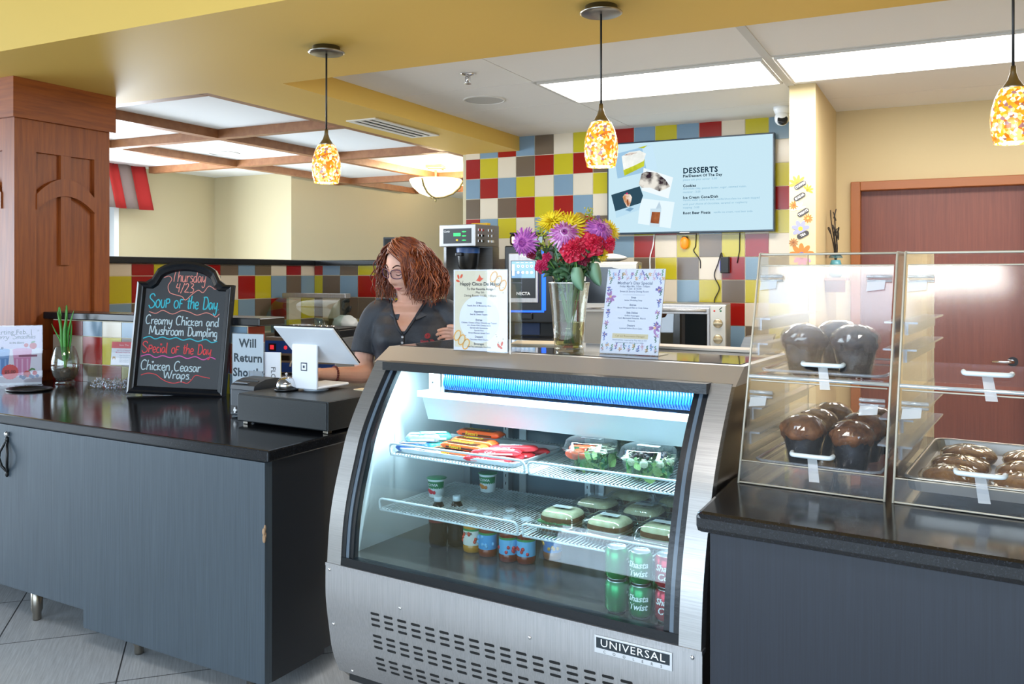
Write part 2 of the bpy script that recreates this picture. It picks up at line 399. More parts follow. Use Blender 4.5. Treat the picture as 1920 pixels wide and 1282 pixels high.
cx = [3.20, 3.265, 3.55 - .155 + .097, 3.648, 3.803, 3.958, 4.03, 4.172, 4.328, 4.4835, 4.639, 4.7945, 4.95, 5.098]
tiles(mb, cx, [1.575, 1.504, 1.348, 1.1925, 1.037, .8815, .7, .5, .3], cm(['WWRYTBRTBTWRW', 'YYRBYTBWRYBTB', 'RBTWRBTYBTRWY', 'YTBRTWYRTWBYT']), tile_x(-4.18), 11)
tiles(mb, [-4.176, -4.1, -3.943, -3.785, -3.628, -3.47, -3.36], [1.575, 1.504, 1.348, 1.1925, 1.037, .8815, .7, .5, .3], cm(['RBTYWR', 'YTBRTB', 'TWTTBY', 'BTWYRT']), tile_y(5.1), 12)
struct(mb.build('wall_half'))
CAP = mat('black_cap_rail', '14161A', .25)
mb = MB(CAP); mb.box(-4.34, -4.15, 3.15, 5.25, 1.575, 1.614, .006); mb.box(-4.15, -3.34, 5.07, 5.26, 1.575, 1.613, .006); struct(mb.build('trim_half_wall'))


# beige column by the door, door wall, door
mb = MB(CREAM); mb.box(-.782, -.645, 4.93, 5.9, 0, 2.545); struct(mb.build('column_beige'))
mb = MB(CREAM); mb.box(-.645, -.53, 5.88, 6.0, 0, 2.545); mb.box(-.53, .43, 5.88, 6.0, 2.06, 2.545); mb.box(.43, 3.5, 5.88, 6.0, 0, 2.545); struct(mb.build('wall_door_side'))
struct(MB(CREAM).box(3.5, 3.62, -4.2, 6.0, 0, 3.0).build('wall_right'))
d = struct(MB(MAHOG).box(-.50, .40, 5.925, 5.965, .01, 2.035).build('door_1'))
f = MB(DFRAME); f.box(-.556, -.50, 5.84, 5.98, 0, 2.09, .004); f.box(.40, .456, 5.84, 5.98, 0, 2.09, .004); f.box(-.50, .40, 5.84, 5.98, 2.034, 2.09, .004); f.build('door_frame', d)
h = MB(CHROME); h.cyl((.0, 0, 0), .028, .012, 20); h.tube([(0, 0, .01), (0, 0, .05), (-.03, 0, .06), (-.11, 0, .06)], .009)
h.build('door_handle', d, (.33, 5.925, 1.0), rot=(R(90), 0, 0))

# walls behind the viewer, with the shop windows
mb = MB(BEIGE)
mb.box(-9.2, 3.6, -4.3, -4.2, 0, .35); mb.box(-9.2, 3.6, -4.3, -4.2, 2.75, 3.1)
for a, b in ((-9.2, -5.0), (-3.2, -2.9), (-1.1, -.8), (1.0, 1.3), (3.1, 3.6)): mb.box(a, b, -4.3, -4.2, .35, 2.75)
struct(mb.build('wall_front'))
for i, (a, b) in enumerate(((-5.0, -3.2), (-2.9, -1.1), (-.8, 1.0), (1.3, 3.1))):
    wf = MB(MATS['window_frame_white'])
    wf.box(a, a + .06, -4.29, -4.19, .35, 2.75); wf.box(b - .06, b, -4.29, -4.19, .35, 2.75); wf.box(a, b, -4.29, -4.19, .35, .41); wf.box(a, b, -4.29, -4.19, 2.69, 2.75)
    wo = struct(wf.build('window_%d' % (i + 2))); MB(MATS['window_glass']).box(a + .06, b - .06, -4.25, -4.24, .41, 2.69).build('pane', wo)
mb = MB(BEIGE); mb.box(-9.2, -9.1, -4.2, 3.3, 0, .5); mb.box(-9.2, -9.1, -4.2, 3.3, 2.6, 3.1); mb.box(-9.2, -9.1, -4.2, -3.2, .5, 2.6); mb.box(-9.2, -9.1, 2.9, 3.3, .5, 2.6)
mb.box(-9.2, -6.86, 3.2, 3.3, 0, 2.5); struct(mb.build('wall_left'))

# ---------------------------------------------------------------- wooden pier at the left
mb = MB(WOOD)
x0, x1, y0, y1 = -4.43, -3.915, 2.617, 3.135
mb.box(x0 + .02, x1 - .02, y0 + .02, y1 - .02, 0, 2.28)
def pier_face(M, W):
    mb.M = M
    mb.box(0, .09, -.02, 0, 0, 2.25); mb.box(W - .09, W, -.02, 0, 0, 2.25); mb.box(.09, W - .09, -.02, 0, 2.10, 2.25); mb.box(.09, W - .09, -.02, 0, 1.05, 1.15); mb.box(.09, W - .09, -.02, 0, 0, .12)
    cxm = W / 2; n = 14; up = []; dn = []
    for i in range(n + 1):
        t = -1 + 2 * i / n; x = cxm + t * (W / 2 - .09)
        up.append((x, -.026, 1.985 - .085 * t * t)); dn.append((x, -.026, 1.90 - .075 * t * t))
    ring = up + dn[::-1]; mb.slab([(p[0], -.026, p[2]) for p in ring], [(p[0], 0, p[2]) for p in ring])
    mb.box(cxm - .028, cxm + .028, -.018, 0, 1.56, 2.10)
W = x1 - x0
pier_face(Matrix.Translation((x0, y0 + .02, 0)), W)
pier_face(Matrix.Translation((x1 - .02, y0 + .0202, 0)) @ Matrix.Rotation(PI / 2, 4, 'Z'), y1 - y0 - .0202)
mb.M = Matrix(); mb.use(WOODX).box(-4.45, -3.893, 2.597, 3.157, 2.25, 2.438)
o = struct(mb.build('column_wood'))

# the room was drawn at 1:1.19; bring it to full size about the viewer's eye (9 ft ceiling, 7 ft door), feet on the floor
SB = 1.19
def bz(z): return z * .90119 if z < 1 else 1.52 + (z - 1.52) * SB
def bp(a, b, z): return (a * SB, b * SB, bz(z))
for o in set(bpy.data.objects) - _before:
    off = o.location.length > 1e-6 or o.parent is not None and o.parent.location.length > 1e-6
    if o.parent is None and off: o.location = bp(*o.location)
    elif o.parent is not None and off and o.location.length > 1e-6: o.location = Vector(o.location) * SB if o.parent.type == 'EMPTY' else bp(*o.location)
    if o.type == 'MESH':
        for v in o.data.vertices:
            v.co = v.co * SB if off else bp(*v.co)
struct(MB(floor_mat()).box(-11, 4.3, -5.1, 13.4, -.06, 0).build('floor'))
# low tiled ledge at the back of the left counter
mb = MB(GROUT); mb.box(-4.63, -3.15, 3.331, 3.45, 0, 1.255)
ys_ = [1.252, 1.165, 1.01, .86]
tiles(mb, [-4.63, -4.53, -4.375, -4.215, -4.06, -3.9, -3.74, -3.58, -3.42, -3.27, -3.152], ys_, cm(['RRBWBYBRYBR', 'WWRYTRBYBRW', 'RRTRYTBRYBW']), tile_y(3.331), 5)
mb.use(T_['R']).box(-3.15, -3.146, 3.334, 3.447, 1.168, 1.250); mb.use(T_['B']).box(-3.15, -3.146, 3.334, 3.447, 1.013, 1.163)
struct(mb.build('wall_ledge'))
mb = MB(CAP); mb.box(-4.72, -3.05, 3.305, 3.49, 1.257, 1.297, .005); struct(mb.build('trim_ledge'))
# ---------------------------------------------------------------- left service counter
LAM = mat('charcoal_laminate', '46525C', .36, col2='3A444D', scale=4, stretch=(60, 60, 1), contrast=(.3, .7), rough2=.46)
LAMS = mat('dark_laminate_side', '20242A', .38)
STONE = mat('black_speckled_countertop', '15171B', .13, col2='2B2E35', scale=260, contrast=(.55, .7), detail=2)
t = thing('service_counter', 'dark laminate service counter on steel legs under the chalkboard', 'counter', (-2.9, 2.6, 0))
def L2(pts): return [(a + 2.9, b - 2.6) for a, b in pts]
top = L2([(-5.25, 2.495), (-2.094, 2.311), (-2.070, 3.325), (-4.61, 3.325), (-4.61, 3.08), (-5.25, 3.08)])
MB(STONE).prism(top, .868, .91, .006).build('countertop', t)
mb = MB(LAM); mb.prism(L2([(-3.15, 2.41), (-2.16, 2.352), (-2.15, 3.25), (-3.15, 3.25)]), .16, .868)
mb.prism(L2([(-5.2, 2.518), (-3.15, 2.40), (-3.15, 3.25), (-4.58, 3.25), (-4.58, 3.05), (-5.2, 3.05)]), .16, .868); mb.build('cabinet', t)
mb = MB(LAM); mb.prism(L2([(-3.118, 2.373), (-2.112, 2.314), (-2.112, 2.352), (-3.118, 2.41)]), .095, .866, .002).build('front_panel', t)
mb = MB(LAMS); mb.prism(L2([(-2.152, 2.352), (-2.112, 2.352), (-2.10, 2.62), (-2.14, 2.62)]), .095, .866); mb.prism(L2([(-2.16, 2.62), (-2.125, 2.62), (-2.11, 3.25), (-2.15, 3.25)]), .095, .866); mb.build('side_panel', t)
mb = MB(mat('bare_particle_board', 'A98C70', .9)); mb.M = Matrix.Translation((.789, -.2885, 0))
for i in range(9):
    z = .60 + rnd.random() * .07; mb.ell((rnd.uniform(-.003, .002), rnd.uniform(-.003, .004), z), .004, .005, .012, 6, 5)
mb.build('chipped_edge', t)['label'] = 'chipped edge showing raw particle board'
dr = MB(LAM).prism(L2([(-4.1, 2.442), (-3.119, 2.384), (-3.119, 2.398), (-4.1, 2.47)]), .16, .862, .002).build('door', t)
# ring pull of the door
hb = MB(BLACK); hb.tube([(0, 0, .075), (-.012, -.012, .05), (-.026, -.02, .02), (-.028, -.022, -.005), (-.018, -.016, -.04), (0, 0, -.07), (.018, -.016, -.04), (.028, -.022, -.005), (.026, -.02, .02), (.012, -.012, .05)], .006, 8, closed=True)
hb.ell((0, -.004, .075), .009, .009, .012, 10, 8); hb.ell((0, -.004, -.075), .007, .008, .014, 10, 8)
hb.use(CHROME).ell((0, -.006, .098), .011, .009, .012, 12, 8)
hb.build('handle', dr, (-3.655 + 2.9, 2.4135 - 2.6, .725))
def leg(nm, x, y, h, par):
    m = MB(NICKEL); m.lathe([(.024, h), (.024, .045), (.018, .032), (.018, .008), (.016, 0)], 20, (0, 0, 0)); return m.build(nm, par, (x, y, 0))
for a, b in ((-3.585, 2.50), (-2.90, 2.46), (-2.3, 2.45), (-2.3, 3.15), (-3.585, 3.15), (-4.6, 2.6), (-4.6, 2.95)): leg('leg', a + 2.9, b - 2.6, .16, t)
hk = MB(CHROME); hk.tube([(-2.955 + 2.9, 2.44 - 2.6, .16), (-2.955 + 2.9, 2.44 - 2.6, .105), (-2.965 + 2.9, 2.43 - 2.6, .095), (-2.975 + 2.9, 2.43 - 2.6, .105)], .004, 6); hk.build('hook', t)
# trash ring let into the top
tr = MB(BLACK); tr.lathe([(.118, .0), (.128, .006), (.122, .010), (.106, .009), (.100, .001)], 48, sy=.80, cap=(False, False)); tr.use(mat('deep_black', '030303', .9)).lathe([(.101, .001), (.0005, .0011)], 40, sy=.80, cap=(False, False))
tag(tr.build('trash_ring', None, (-4.30, 2.955, .911)), 'black oval trash ring set into the dark countertop', 'trash ring')

# ---------------------------------------------------------------- right counter
t = thing('pastry_counter', 'dark counter with rounded black edge holding the clear pastry cases', 'counter', (0, 2.6, 0))
MB(STONE).prism([(-.540, -.555), (2.3, -.86), (2.3, .78), (-.42, .74), (-.54, -.16)], .906, .956, .014).build('countertop', t)
MB(mat('navy_black_laminate', '1E2430', .42, col2='181D28', scale=4, stretch=(60, 60, 1))).prism([(-.512, -.524), (2.28, -.823), (2.28, .76), (-.40, .72), (-.51, -.14)], .06, .906, .003).build('cabinet', t)
MB(BLACK).prism([(-.46, -.46), (2.2, -.76), (2.2, .5), (-.40, .5)], 0, .06).build('plinth', t)

# ---------------------------------------------------------------- counter along the back wall and the stainless stand
t = thing('back_counter', 'stainless steel back counter under the tiled wall holding the appliances', 'counter', (-2.5, 6.64, 0))
MB(STEELH).box(-1.45, 1.52, -.36, .36, .88, .92, .006).build('countertop', t)
MB(STEEL).box(-1.41, 1.49, -.29, .35, .1, .88).build('cabinet', t)
for k in range(4):
    dd = MB(STEELH).box(-1.39 + k * .72, -.71 + k * .72, -.315, -.292, .14, .86, .004).build('door', t); MB(CHROME).tube([(-.78 + k * .72, -.315, .74), (-.78 + k * .72, -.35, .72), (-.78 + k * .72, -.35, .58), (-.78 + k * .72, -.315, .56)], .006).build('handle', dd)
for x, y in ((-1.35, -.2), (1.4, -.2), (-1.35, .25), (1.4, .25)): leg('leg', x, y, .1, t)
# ---------------------------------------------------------------- curved glass deli cooler
CPH = R(-5.4)                                   # it stands a little askew
_c, _s = math.cos(R(32)), math.sin(R(32)); _C, _S = math.cos(R(26.6)), math.sin(R(26.6))
def c32(a, b):                                  # cooler axes -> room axes
    X, Z = a * _c + b * _s, -a * _s + b * _c
    return (X * _C - Z * _S, X * _S + Z * _C)
COX, COY = c32(-2.048, 2.131)
def CW(u, y, z): return (*c32(-2.048 + u, 2.131 + y), z)   # a point given in the cooler's own axes
COOL = thing('deli_cooler', 'curved glass stainless deli cooler full of drinks, sandwiches and candy', 'cooler', (COX, COY, 0), CPH)
W_ = 1.28
PR = [(.248, 1.212), (.163, 1.093), (.101, .988), (.066, .895), (.031, .785), (.011, .686), (.0, .56)]
PRS = [(p[0], p[1]) for p in spline([(y, z, 0) for y, z in PR], 5)]
LOW = spl2([(0, .562), (0, .456), (.014, .355), (.032, .261), (.064, .185)], 4)
WHITEI = mat('white_liner', 'F1F5F6', .35); ALU = mat('bare_aluminium', 'C4C8CC', .4, .9)
GASK = mat('black_gasket', '14181D', .3, bump=.08, scale=90)
SIDEM = mat('satin_steel_side', '9A9389', .36, 1)
def strip(mb, x0, x1, prof, d0, d1):
    """a curved band following the front profile between x0 and x1, from d0 to d1 behind it"""
    n = len(prof); o = []; i_ = []
    for x in (x0, x1):
        for (y, z) in prof: o.append((x, y + d0, z))
        for (y, z) in prof: i_.append((x, y + d1, z))
    v = o + i_; f = []
    for k in range(n - 1):
        f += [(k, k + 1, n + k + 1, n + k), (2 * n + k, 3 * n + k, 3 * n + k + 1, 2 * n + k + 1), (k, 2 * n + k, 2 * n + k + 1, k + 1), (n + k, n + k + 1, 3 * n + k + 1, 3 * n + k)]
    f += [(0, n, 3 * n, 2 * n), (n - 1, 3 * n - 1, 4 * n - 1, 2 * n - 1)]
    return mb.add(v, f)
# side walls
def sidewall(x0, x1):
    P = PRS + LOW[1:] + [(.10, .15)]; n = len(P); m = MB(SIDEM)
    v = [(x, y, z) for x in (x0, x1) for y, z in P] + [(x, .80, z) for x in (x0, x1) for y, z in P]; f = []
    for k in range(n - 1):
        f += [(k, k + 1, 2 * n + k + 1, 2 * n + k), (n + k, 3 * n + k, 3 * n + k + 1, n + k + 1), (k, n + k, n + k + 1, k + 1), (2 * n + k, 2 * n + k + 1, 3 * n + k + 1, 3 * n + k)]
    f += [(0, 2 * n, 3 * n, n), (n - 1, 2 * n - 1, 4 * n - 1, 3 * n - 1)]
    return m.add(v, f)
sidewall(.0, .02).build('side_wall', COOL); sidewall(W_ - .02, W_).build('side_wall', COOL)
# steel frame bands, black gaskets
for x0, x1 in ((-.002, .058), (W_ - .058, W_ + .002)): strip(MB(STEEL), x0, x1, PRS, -.004, .03).build('frame_band', COOL)
for a, b, c, d in ((.058, .074, .085, .102), (W_ - .074, W_ - .058, W_ - .102, W_ - .085)):
    m = MB(GASK); strip(m, min(a, b), max(a, b), PRS, -.001, .03); strip(m, min(c, d) - .002, max(c, d), PRS, .006, .03); m.use(mat('gasket_groove', '5C6A78', .25)); strip(m, min(a, c) + .016, max(b, d) - .016, PRS, .002, .03); m.build('gasket', COOL)
MB(GASK).box(.058, W_ - .058, -.001, .03, .56, .592).build('glass_seal', COOL); MB(GASK).box(.058, W_ - .058, .205, .255, 1.185, 1.213).build('glass_seal', COOL)
g = MB(glass('cooler_glass', 'EAF4F6', .032)); strip(g, .07, W_ - .07, [p for p in PRS], .010, .016); g.build('curved_glass', COOL)
# lower front panel with its slots
m = MB(STEELH); n = len(LOW); TH = .003
for x0, x1 in ((-.006, W_ + .006),):
    m.add([(x0, y - .006, z) for y, z in LOW] + [(x1, y - .006, z) for y, z in LOW], [(k + 1, k, n + k, n + k + 1) for k in range(n - 1)], True)
    m.add([(x0, y - .003, z) for y, z in LOW] + [(x1, y - .003, z) for y, z in LOW], [(k, k + 1, n + k + 1, n + k) for k in range(n - 1)], True)
    for x in (x0, x1): m.add([(x, y - .006, z) for y, z in LOW] + [(x, y - .003, z) for y, z in LOW], [(k, k + 1, n + k + 1, n + k) for k in range(n - 1)])
m.box(-.006, W_ + .006, -.008, .02, .556, .566); fp = m.build('front_panel', COOL)
def yl(z):
    for (a, b) in zip(LOW, LOW[1:]):
        if b[1] <= z <= a[1]: return a[0] + (b[0] - a[0]) * (a[1] - z) / (a[1] - b[1])
    return LOW[-1][0]
for zb in (.437, .362, .285):
    sm = MB(mat('slot_shadow', '050506', .8))
    for col in range(18):
        x = .205 + col * .0545
        for r_ in range(3):
            z = zb - r_ * .019; y = yl(z) - .0068; pts = []
            for k in range(12):
                a = 2 * PI * k / 12; cx_ = (.0135 if math.cos(a) > 0 else -.0135); pts.append((x + cx_ + .0042 * math.cos(a), z + .0042 * math.sin(a)))
            sm.add([(p[0], yl(p[1]) - .0068, p[1]) for p in pts] + [(p[0], yl(p[1]) - .0045, p[1]) for p in pts], [tuple(range(11, -1, -1))] + [(k, (k + 1) % 12, 12 + (k + 1) % 12, 12 + k) for k in range(12)])
    sm.build('louvre_slots', fp)
b = MB(mat('badge_silver', 'E3E6EA', .3, .6)); b.box(0, .222, -.004, 0, 0, .047, .001); b.use(mat('badge_black', '1F2930', .4)).rect(.006, .216, .014, .042, y=-.0045)
b.use(mat('badge_letters', 'F0F2F5', .4)).text('UNIVERSAL', .111, .0285, .0285, y=-.005, spacing=1.12, sx=1.18)
b.use(INK).text('C   O   O   L   E   R   S', .111, .0065, .0105, y=-.0045, spacing=1.55); b.build('badge', COOL, (.985, yl(.52) - .006, .498))
for x, z in ((.012, .545), (.018, .362), (.06, .20), (.31, .478), (.78, .49), (W_ - .02, .545), (W_ - .02, .36), (W_ - .05, .2)): MB(CHROME).ell((0, 0, 0), .006, .004, .006, 10, 6).build('screw', COOL, (x, yl(z) - .006, z))
# body: base tray, back, deck, hood
m = MB(mat('deck_steel', '8A857E', .22, .7)); m.box(.02, W_ - .02, .03, .78, .545, .575); m.build('deck', COOL)['label'] = 'grey metal deck inside the case'
m = MB(DARK); m.box(.02, W_ - .02, .08, .78, .15, .2); m.box(.03, W_ - .03, .12, .78, .2, .54); m.build('base_housing', COOL)
m = MB(WHITEI); m.box(.02, .0285, .30, .76, .575, 1.2); q_ = PRS[1:]; m.add([(.0285, y + .03, z) for y, z in q_] + [(.0285, .31, z) for y, z in q_], [(k, k + 1, len(q_) + k + 1, len(q_) + k) for k in range(len(q_) - 1)]); m.box(W_ - .0285, W_ - .02, .30, .76, .575, 1.2); m.add([(W_ - .0285, y + .03, z) for y, z in q_] + [(W_ - .0285, .31, z) for y, z in q_], [(k, k + 1, len(q_) + k + 1, len(q_) + k) for k in range(len(q_) - 1)]); m.box(.02, W_ - .02, .26, .78, 1.195, 1.205); m.build('liner', COOL)
# rear sliding doors with aluminium stiles
m = MB(ALU)
for x in (.03, .29, .60, .62, .95, W_ - .06): m.box(x, x + .03, .735, .765, .575, 1.195)
m.box(.03, W_ - .03, .735, .765, .575, .6); m.box(.03, W_ - .03, .735, .765, 1.16, 1.195); sd = m.build('rear_door_frame', COOL)
m = MB(mat('smoked_rear_glass', '5C6E78', .08)); m.box(.06, .29, .745, .752, .6, 1.16); m.box(.32, .60, .745, .752, .6, 1.16); m.use(mat('tan_rear_panel', '8F8877', .3)).box(.65, .78, .745, .752, .6, 1.16); m.use(MATS['smoked_rear_glass']).box(.78, .95, .745, .752, .6, 1.16); m.box(.98, W_ - .06, .745, .752, .6, 1.16); m.build('rear_glass', sd)
for x in (.24, .59, .93):
    m = MB(ALU); m.box(x, x + .022, .70, .73, .575, 1.16); m.use(BLACK)
    for k in range(18): m.box(x + .009, x + .012, .6985, .7, .62 + k * .03, .63 + k * .03)
    m.build('shelf_standard', COOL)
# evaporator with blue fins, white baffle, lamp
BLUE = mat('blue_coated_fins', '0F559C', .4)
m = MB(BLUE)
for k in range(104): x = .237 + k * .0090; m.tube([(x, .325, 1.178), (x + .004, .318, 1.16), (x, .318, 1.135), (x + .004, .325, 1.118)], .0030, 5)
m.use(mat('deep_blue_coil', '0C3E78', .5)).box(.235, 1.166, .33, .46, 1.115, 1.185)
ev = m.build('evaporator_fins', COOL)
m = MB(WHITEI); m.box(.13, W_ - .035, .31, .50, 1.098, 1.104); m.box(.13, W_ - .035, .308, .314, 1.085, 1.106); m.add([(.13, .33, 1.098), (W_ - .035, .33, 1.098), (W_ - .035, .37, 1.0), (.13, .37, 1.0)], [(0, 1, 2, 3)]); m.box(.13, W_ - .035, .37, .376, .998, 1.098)
m.box(.18, .215, .31, .33, 1.104, 1.18, .002); m.box(W_ - .075, W_ - .04, .31, .33, 1.104, 1.18, .002); m.use(BLACK).ell((.197, .309, 1.14), .004, .003, .004, 8, 6); m.ell((W_ - .057, .309, 1.14), .004, .003, .004, 8, 6); bf = m.build('fan_baffle', COOL)
MB(ALU).box(.225, .235, .325, .47, 1.106, 1.19).build('coil_end_plate', COOL); MB(ALU).box(1.166, 1.18, .325, .47, 1.106, 1.19).build('coil_end_plate', COOL)
lamp = MB(mat('cooler_lamp_tube', 'FFFFFF', .5, emit=7, emit_col='D5ECFF')); lamp.tube([(.08, .272, 1.19), (W_ - .08, .272, 1.19)], .006, 8); lo = lamp.build('lamp_tube', COOL)
ld = bpy.data.lights.new('cooler_lamp', 'AREA'); ld.shape = 'RECTANGLE'; ld.size = 1.1; ld.size_y = .03; ld.energy = 15; ld.color = (.72, .9, 1); lo_ = bpy.data.objects.new('cooler_lamp', ld); C.objects.link(lo_); lo_.parent = COOL; lo_.location = (W_ / 2, .285, 1.183); lo_.rotation_euler = (R(8), 0, 0)
# stainless top
m = MB(mat('hood_steel', 'CFCFD2', .5, .85)); fr_ = [(-.012, .243, 1.206), (W_ + .012, .243, 1.206), (W_ + .012, .325, 1.255), (-.004, .325, 1.255)]
ring = [(.243, 1.206), (.325, 1.255), (.83, 1.255), (.83, 1.206)]
m.slab([(-.012, y, z) for y, z in ring], [(W_ + .012, y, z) for y, z in ring]); m.build('top_hood', COOL)
m = MB(mat('dark_glass_top', '4A443F', .05, .3)); m.box(.01, W_ - .01, .36, .80, 1.2552, 1.2575); m.build('glossy_top', COOL)
for x, y in ((.09, .14), (W_ - .09, .14), (.09, .7), (W_ - .09, .7)):
    m = MB(ALU); m.box(-.03, .03, -.03, .03, .125, .15); m.box(-.024, -.02, -.02, .02, .05, .13); m.box(.02, .024, -.02, .02, .05, .13); cs = m.build('caster', COOL, (x, y, 0)); MB(DARK).tube([(-.016, 0, .05), (.016, 0, .05)], .05, 24).build('wheel', cs)
# wire shelves
WIRE = mat('white_coated_wire', 'EEF3F6', .35)
def shelf(x0, x1, y0, y1, z, label):
    t = thing('wire_shelf', label, 'shelf', CW((x0 + x1) / 2, y0, z), CPH, 'white wire shelves in the cooler'); W = x1 - x0; D = y1 - y0; h = W / 2
    m = MB(WIRE); n = int(W / .0125)
    for k in range(n + 1): m.tube([(-h + W * k / n, -.004, 0), (-h + W * k / n, D, 0)], .0022, 6, cap=False)
    m.build('shelf_wires', t)
    m = MB(WIRE)
    for y in (0, D * .35, D * .7, D): m.tube([(-h, y, -.004), (h, y, -.004)], .0035, 6)
    for x in (-h, h): m.tube([(x, 0, -.004), (x, D, -.004)], .0035, 6)
    m.build('shelf_frame', t)
    m = MB(WIRE); m.tube(spline([(-h, .0, 0), (-h, -.004, .025), (-h + .008, -.006, .034), (-h + .02, -.006, .036)], 4)[:-1] + spline([(h - .02, -.006, .036), (h - .008, -.006, .034), (h, -.004, .025), (h, 0, 0)], 4), .004, 8); m.build('front_rail', t)
    return t
SZU, SZL = .898, .714
shelf(.092, .632, .21, .66, SZU, 'upper left wire shelf carrying the candy tray')
shelf(.648, 1.235, .21, .66, SZU, 'upper right wire shelf carrying the salads')
shelf(.075, .628, .175, .62, SZL, 'lower left wire shelf with two yogurt cups')
shelf(.648, 1.235, .175, .62, SZL, 'lower right wire shelf carrying the boxed sandwiches')
# ---------------------------------------------------------------- handwriting: single strokes, x right, y up, capital height 1
GL = {
 'T': (.8, '.05,.92 .4,1 .95,1.0|.55,.98 .42,.5 .38,0'), 'h': (.5, '.12,1 .06,.5 .02,0|.05,.3 .2,.52 .36,.5 .38,.25 .4,0'), 'u': (.5, '.04,.55 .03,.2 .12,.02 .28,.05 .38,.3 .4,.55|.4,.5 .42,0'),
 'r': (.38, '.06,.55 .06,0|.07,.32 .18,.5 .36,.52'), 's': (.4, '.36,.5 .14,.54 .08,.42 .3,.25 .3,.06 .04,.02'), 'd': (.5, '.36,.45 .14,.5 .03,.22 .14,.02 .32,.15 .4,1.0|.38,.4 .42,0'),
 'a': (.5, '.36,.45 .16,.54 .03,.25 .14,.02 .3,.15 .38,.5|.38,.45 .44,.02'), 'y': (.46, '.04,.55 .08,.2 .2,.08 .34,.3|.4,.55 .36,.1 .3,-.3 .14,-.42 .04,-.25'), '4': (.5, '.16,.95 .06,.5 .4,.48|.4,.95 .32,0'),
 '/': (.4, '.38,1.05 .02,-.12'), '2': (.5, '.06,.8 .22,.98 .38,.8 .2,.35 .02,.05 .24,.04 .44,.02'), '3': (.5, '.08,.95 .3,.98 .36,.78 .18,.56 .4,.4 .36,.08 .04,.0'),
 'S': (.72, '.6,.86 .44,1.04 .16,.98 .08,.74 .34,.54 .62,.32 .54,.06 .22,-.06 .02,.16'), 'O': (.55, '.3,.62 .08,.5 .03,.2 .2,.0 .4,.1 .46,.4 .3,.62'), 'U': (.5, '.04,.62 .05,.2 .18,.0 .36,.1 .42,.62'), 'P': (.5, '.08,.66 .07,0|.04,.66 .36,.68 .4,.42 .08,.34'),
 'F': (.44, '.1,.68 .06,0|.1,.68 .42,.68|.08,.38 .34,.38'), 't': (.34, '.18,.85 .14,.1 .26,.02|.02,.58 .34,.6'), 'e': (.42, '.04,.26 .32,.3 .3,.5 .12,.52 .03,.24 .16,.0 .38,.1'), 'D': (.62, '.12,.95 .08,0|.02,.92 .4,.92 .56,.5 .4,.08 .06,0'),
 '.': (.2, '.06,.03 .09,.0'), 'C': (.62, '.56,.86 .36,1 .1,.8 .04,.35 .2,.02 .52,.12'), 'm': (.72, '.05,.55 .05,0|.06,.35 .2,.54 .3,.45 .31,0|.31,.35 .46,.54 .58,.45 .62,0'), 'i': (.2, '.08,.5 .09,0|.08,.74 .03,.84 .08,.86 .1,.82 .14,.87 .17,.82 .08,.72'), 'c': (.4, '.34,.46 .14,.52 .04,.25 .14,.02 .36,.06'),
 'k': (.46, '.06,.6 .05,0|.38,.55 .07,.24 .4,.0'), 'n': (.48, '.05,.55 .05,0|.06,.32 .2,.53 .36,.48 .4,0'), 'M': (.85, '.04,0 .12,.95 .38,.2 .64,.95 .8,0'), 'o': (.46, '.22,.55 .05,.4 .06,.1 .24,.0 .4,.2 .34,.5 .2,.55'), 'p': (.46, '.06,.5 .05,-.35|.06,.42 .24,.54 .38,.32 .24,.04 .06,.1'),
 'l': (.22, '.08,1 .07,.1 .16,.0'), 'g': (.46, '.34,.45 .14,.52 .04,.24 .16,.04 .34,.2 .36,.5|.36,.5 .34,-.2 .18,-.38 .04,-.24'), 'W': (.95, '.03,.95 .2,.02 .42,.7 .62,.02 .88,.98'), 'B': (.6, '.1,.95 .06,0|.04,.92 .4,.95 .42,.6 .1,.5 .5,.42 .46,.05 .04,0'), ' ': (.4, '')}
def write(mb, txt, x0, x1, z, cap, wd, y=-.0012, slope=0, lean=0):
    tot = sum(GL[c][0] for c in txt); k = (x1 - x0) / tot; x = 0
    for c in txt:
        for st in [q for q in GL[c][1].split('|') if q]:
            P = [tuple(map(float, q.split(','))) for q in st.split()]
            P = spl2(P, 5) if len(P) > 2 else P
            mb.line([(x0 + (x + px + lean * py) * k, z + py * cap + slope * (x + px) * k) for px, py in P], wd, y)
        x += GL[c][0]
def wave(mb, pts, wd, y=-.0012): mb.line(spl2(pts, 6), wd, y)

# ---------------------------------------------------------------- chalkboard
CK = {'p': mat('chalk_salmon', 'E08C80', .9), 'c': mat('chalk_turquoise', '3FB4C6', .9), 'w': mat('chalk_white', 'B9CCD4', .9), 'r': mat('chalk_red', 'DC4B50', .9), 'm': mat('chalk_magenta', 'D65BA8', .9)}
t = thing('chalkboard', 'arched black framed chalkboard menu leaning back on the dark counter', 'chalkboard', (-3.446, 3.146, .911), rot=(R(-7), R(2.2), R(22)))
def arch(w, h, sh, r, n=16):
    """board outline: straight sides, square shoulders, arched head"""
    pts = [(-w, 0), (w, 0), (w, sh), (w - .045, sh), (w - .075, sh + .02)]
    a0 = math.asin(min(1, (sh + .02 - (h - r)) / r)) if r else 0
    xr = w - .075
    for i in range(n + 1):
        u = 1 - 2 * i / n; pts.append((xr * u * .97, sh + .03 + (h - sh - .03) * math.sqrt(max(0, 1 - u * u))))
    return pts + [(-w + .075, sh + .02), (-w + .045, sh), (-w, sh)]
BF = mat('black_moulded_frame', '14171D', .3)
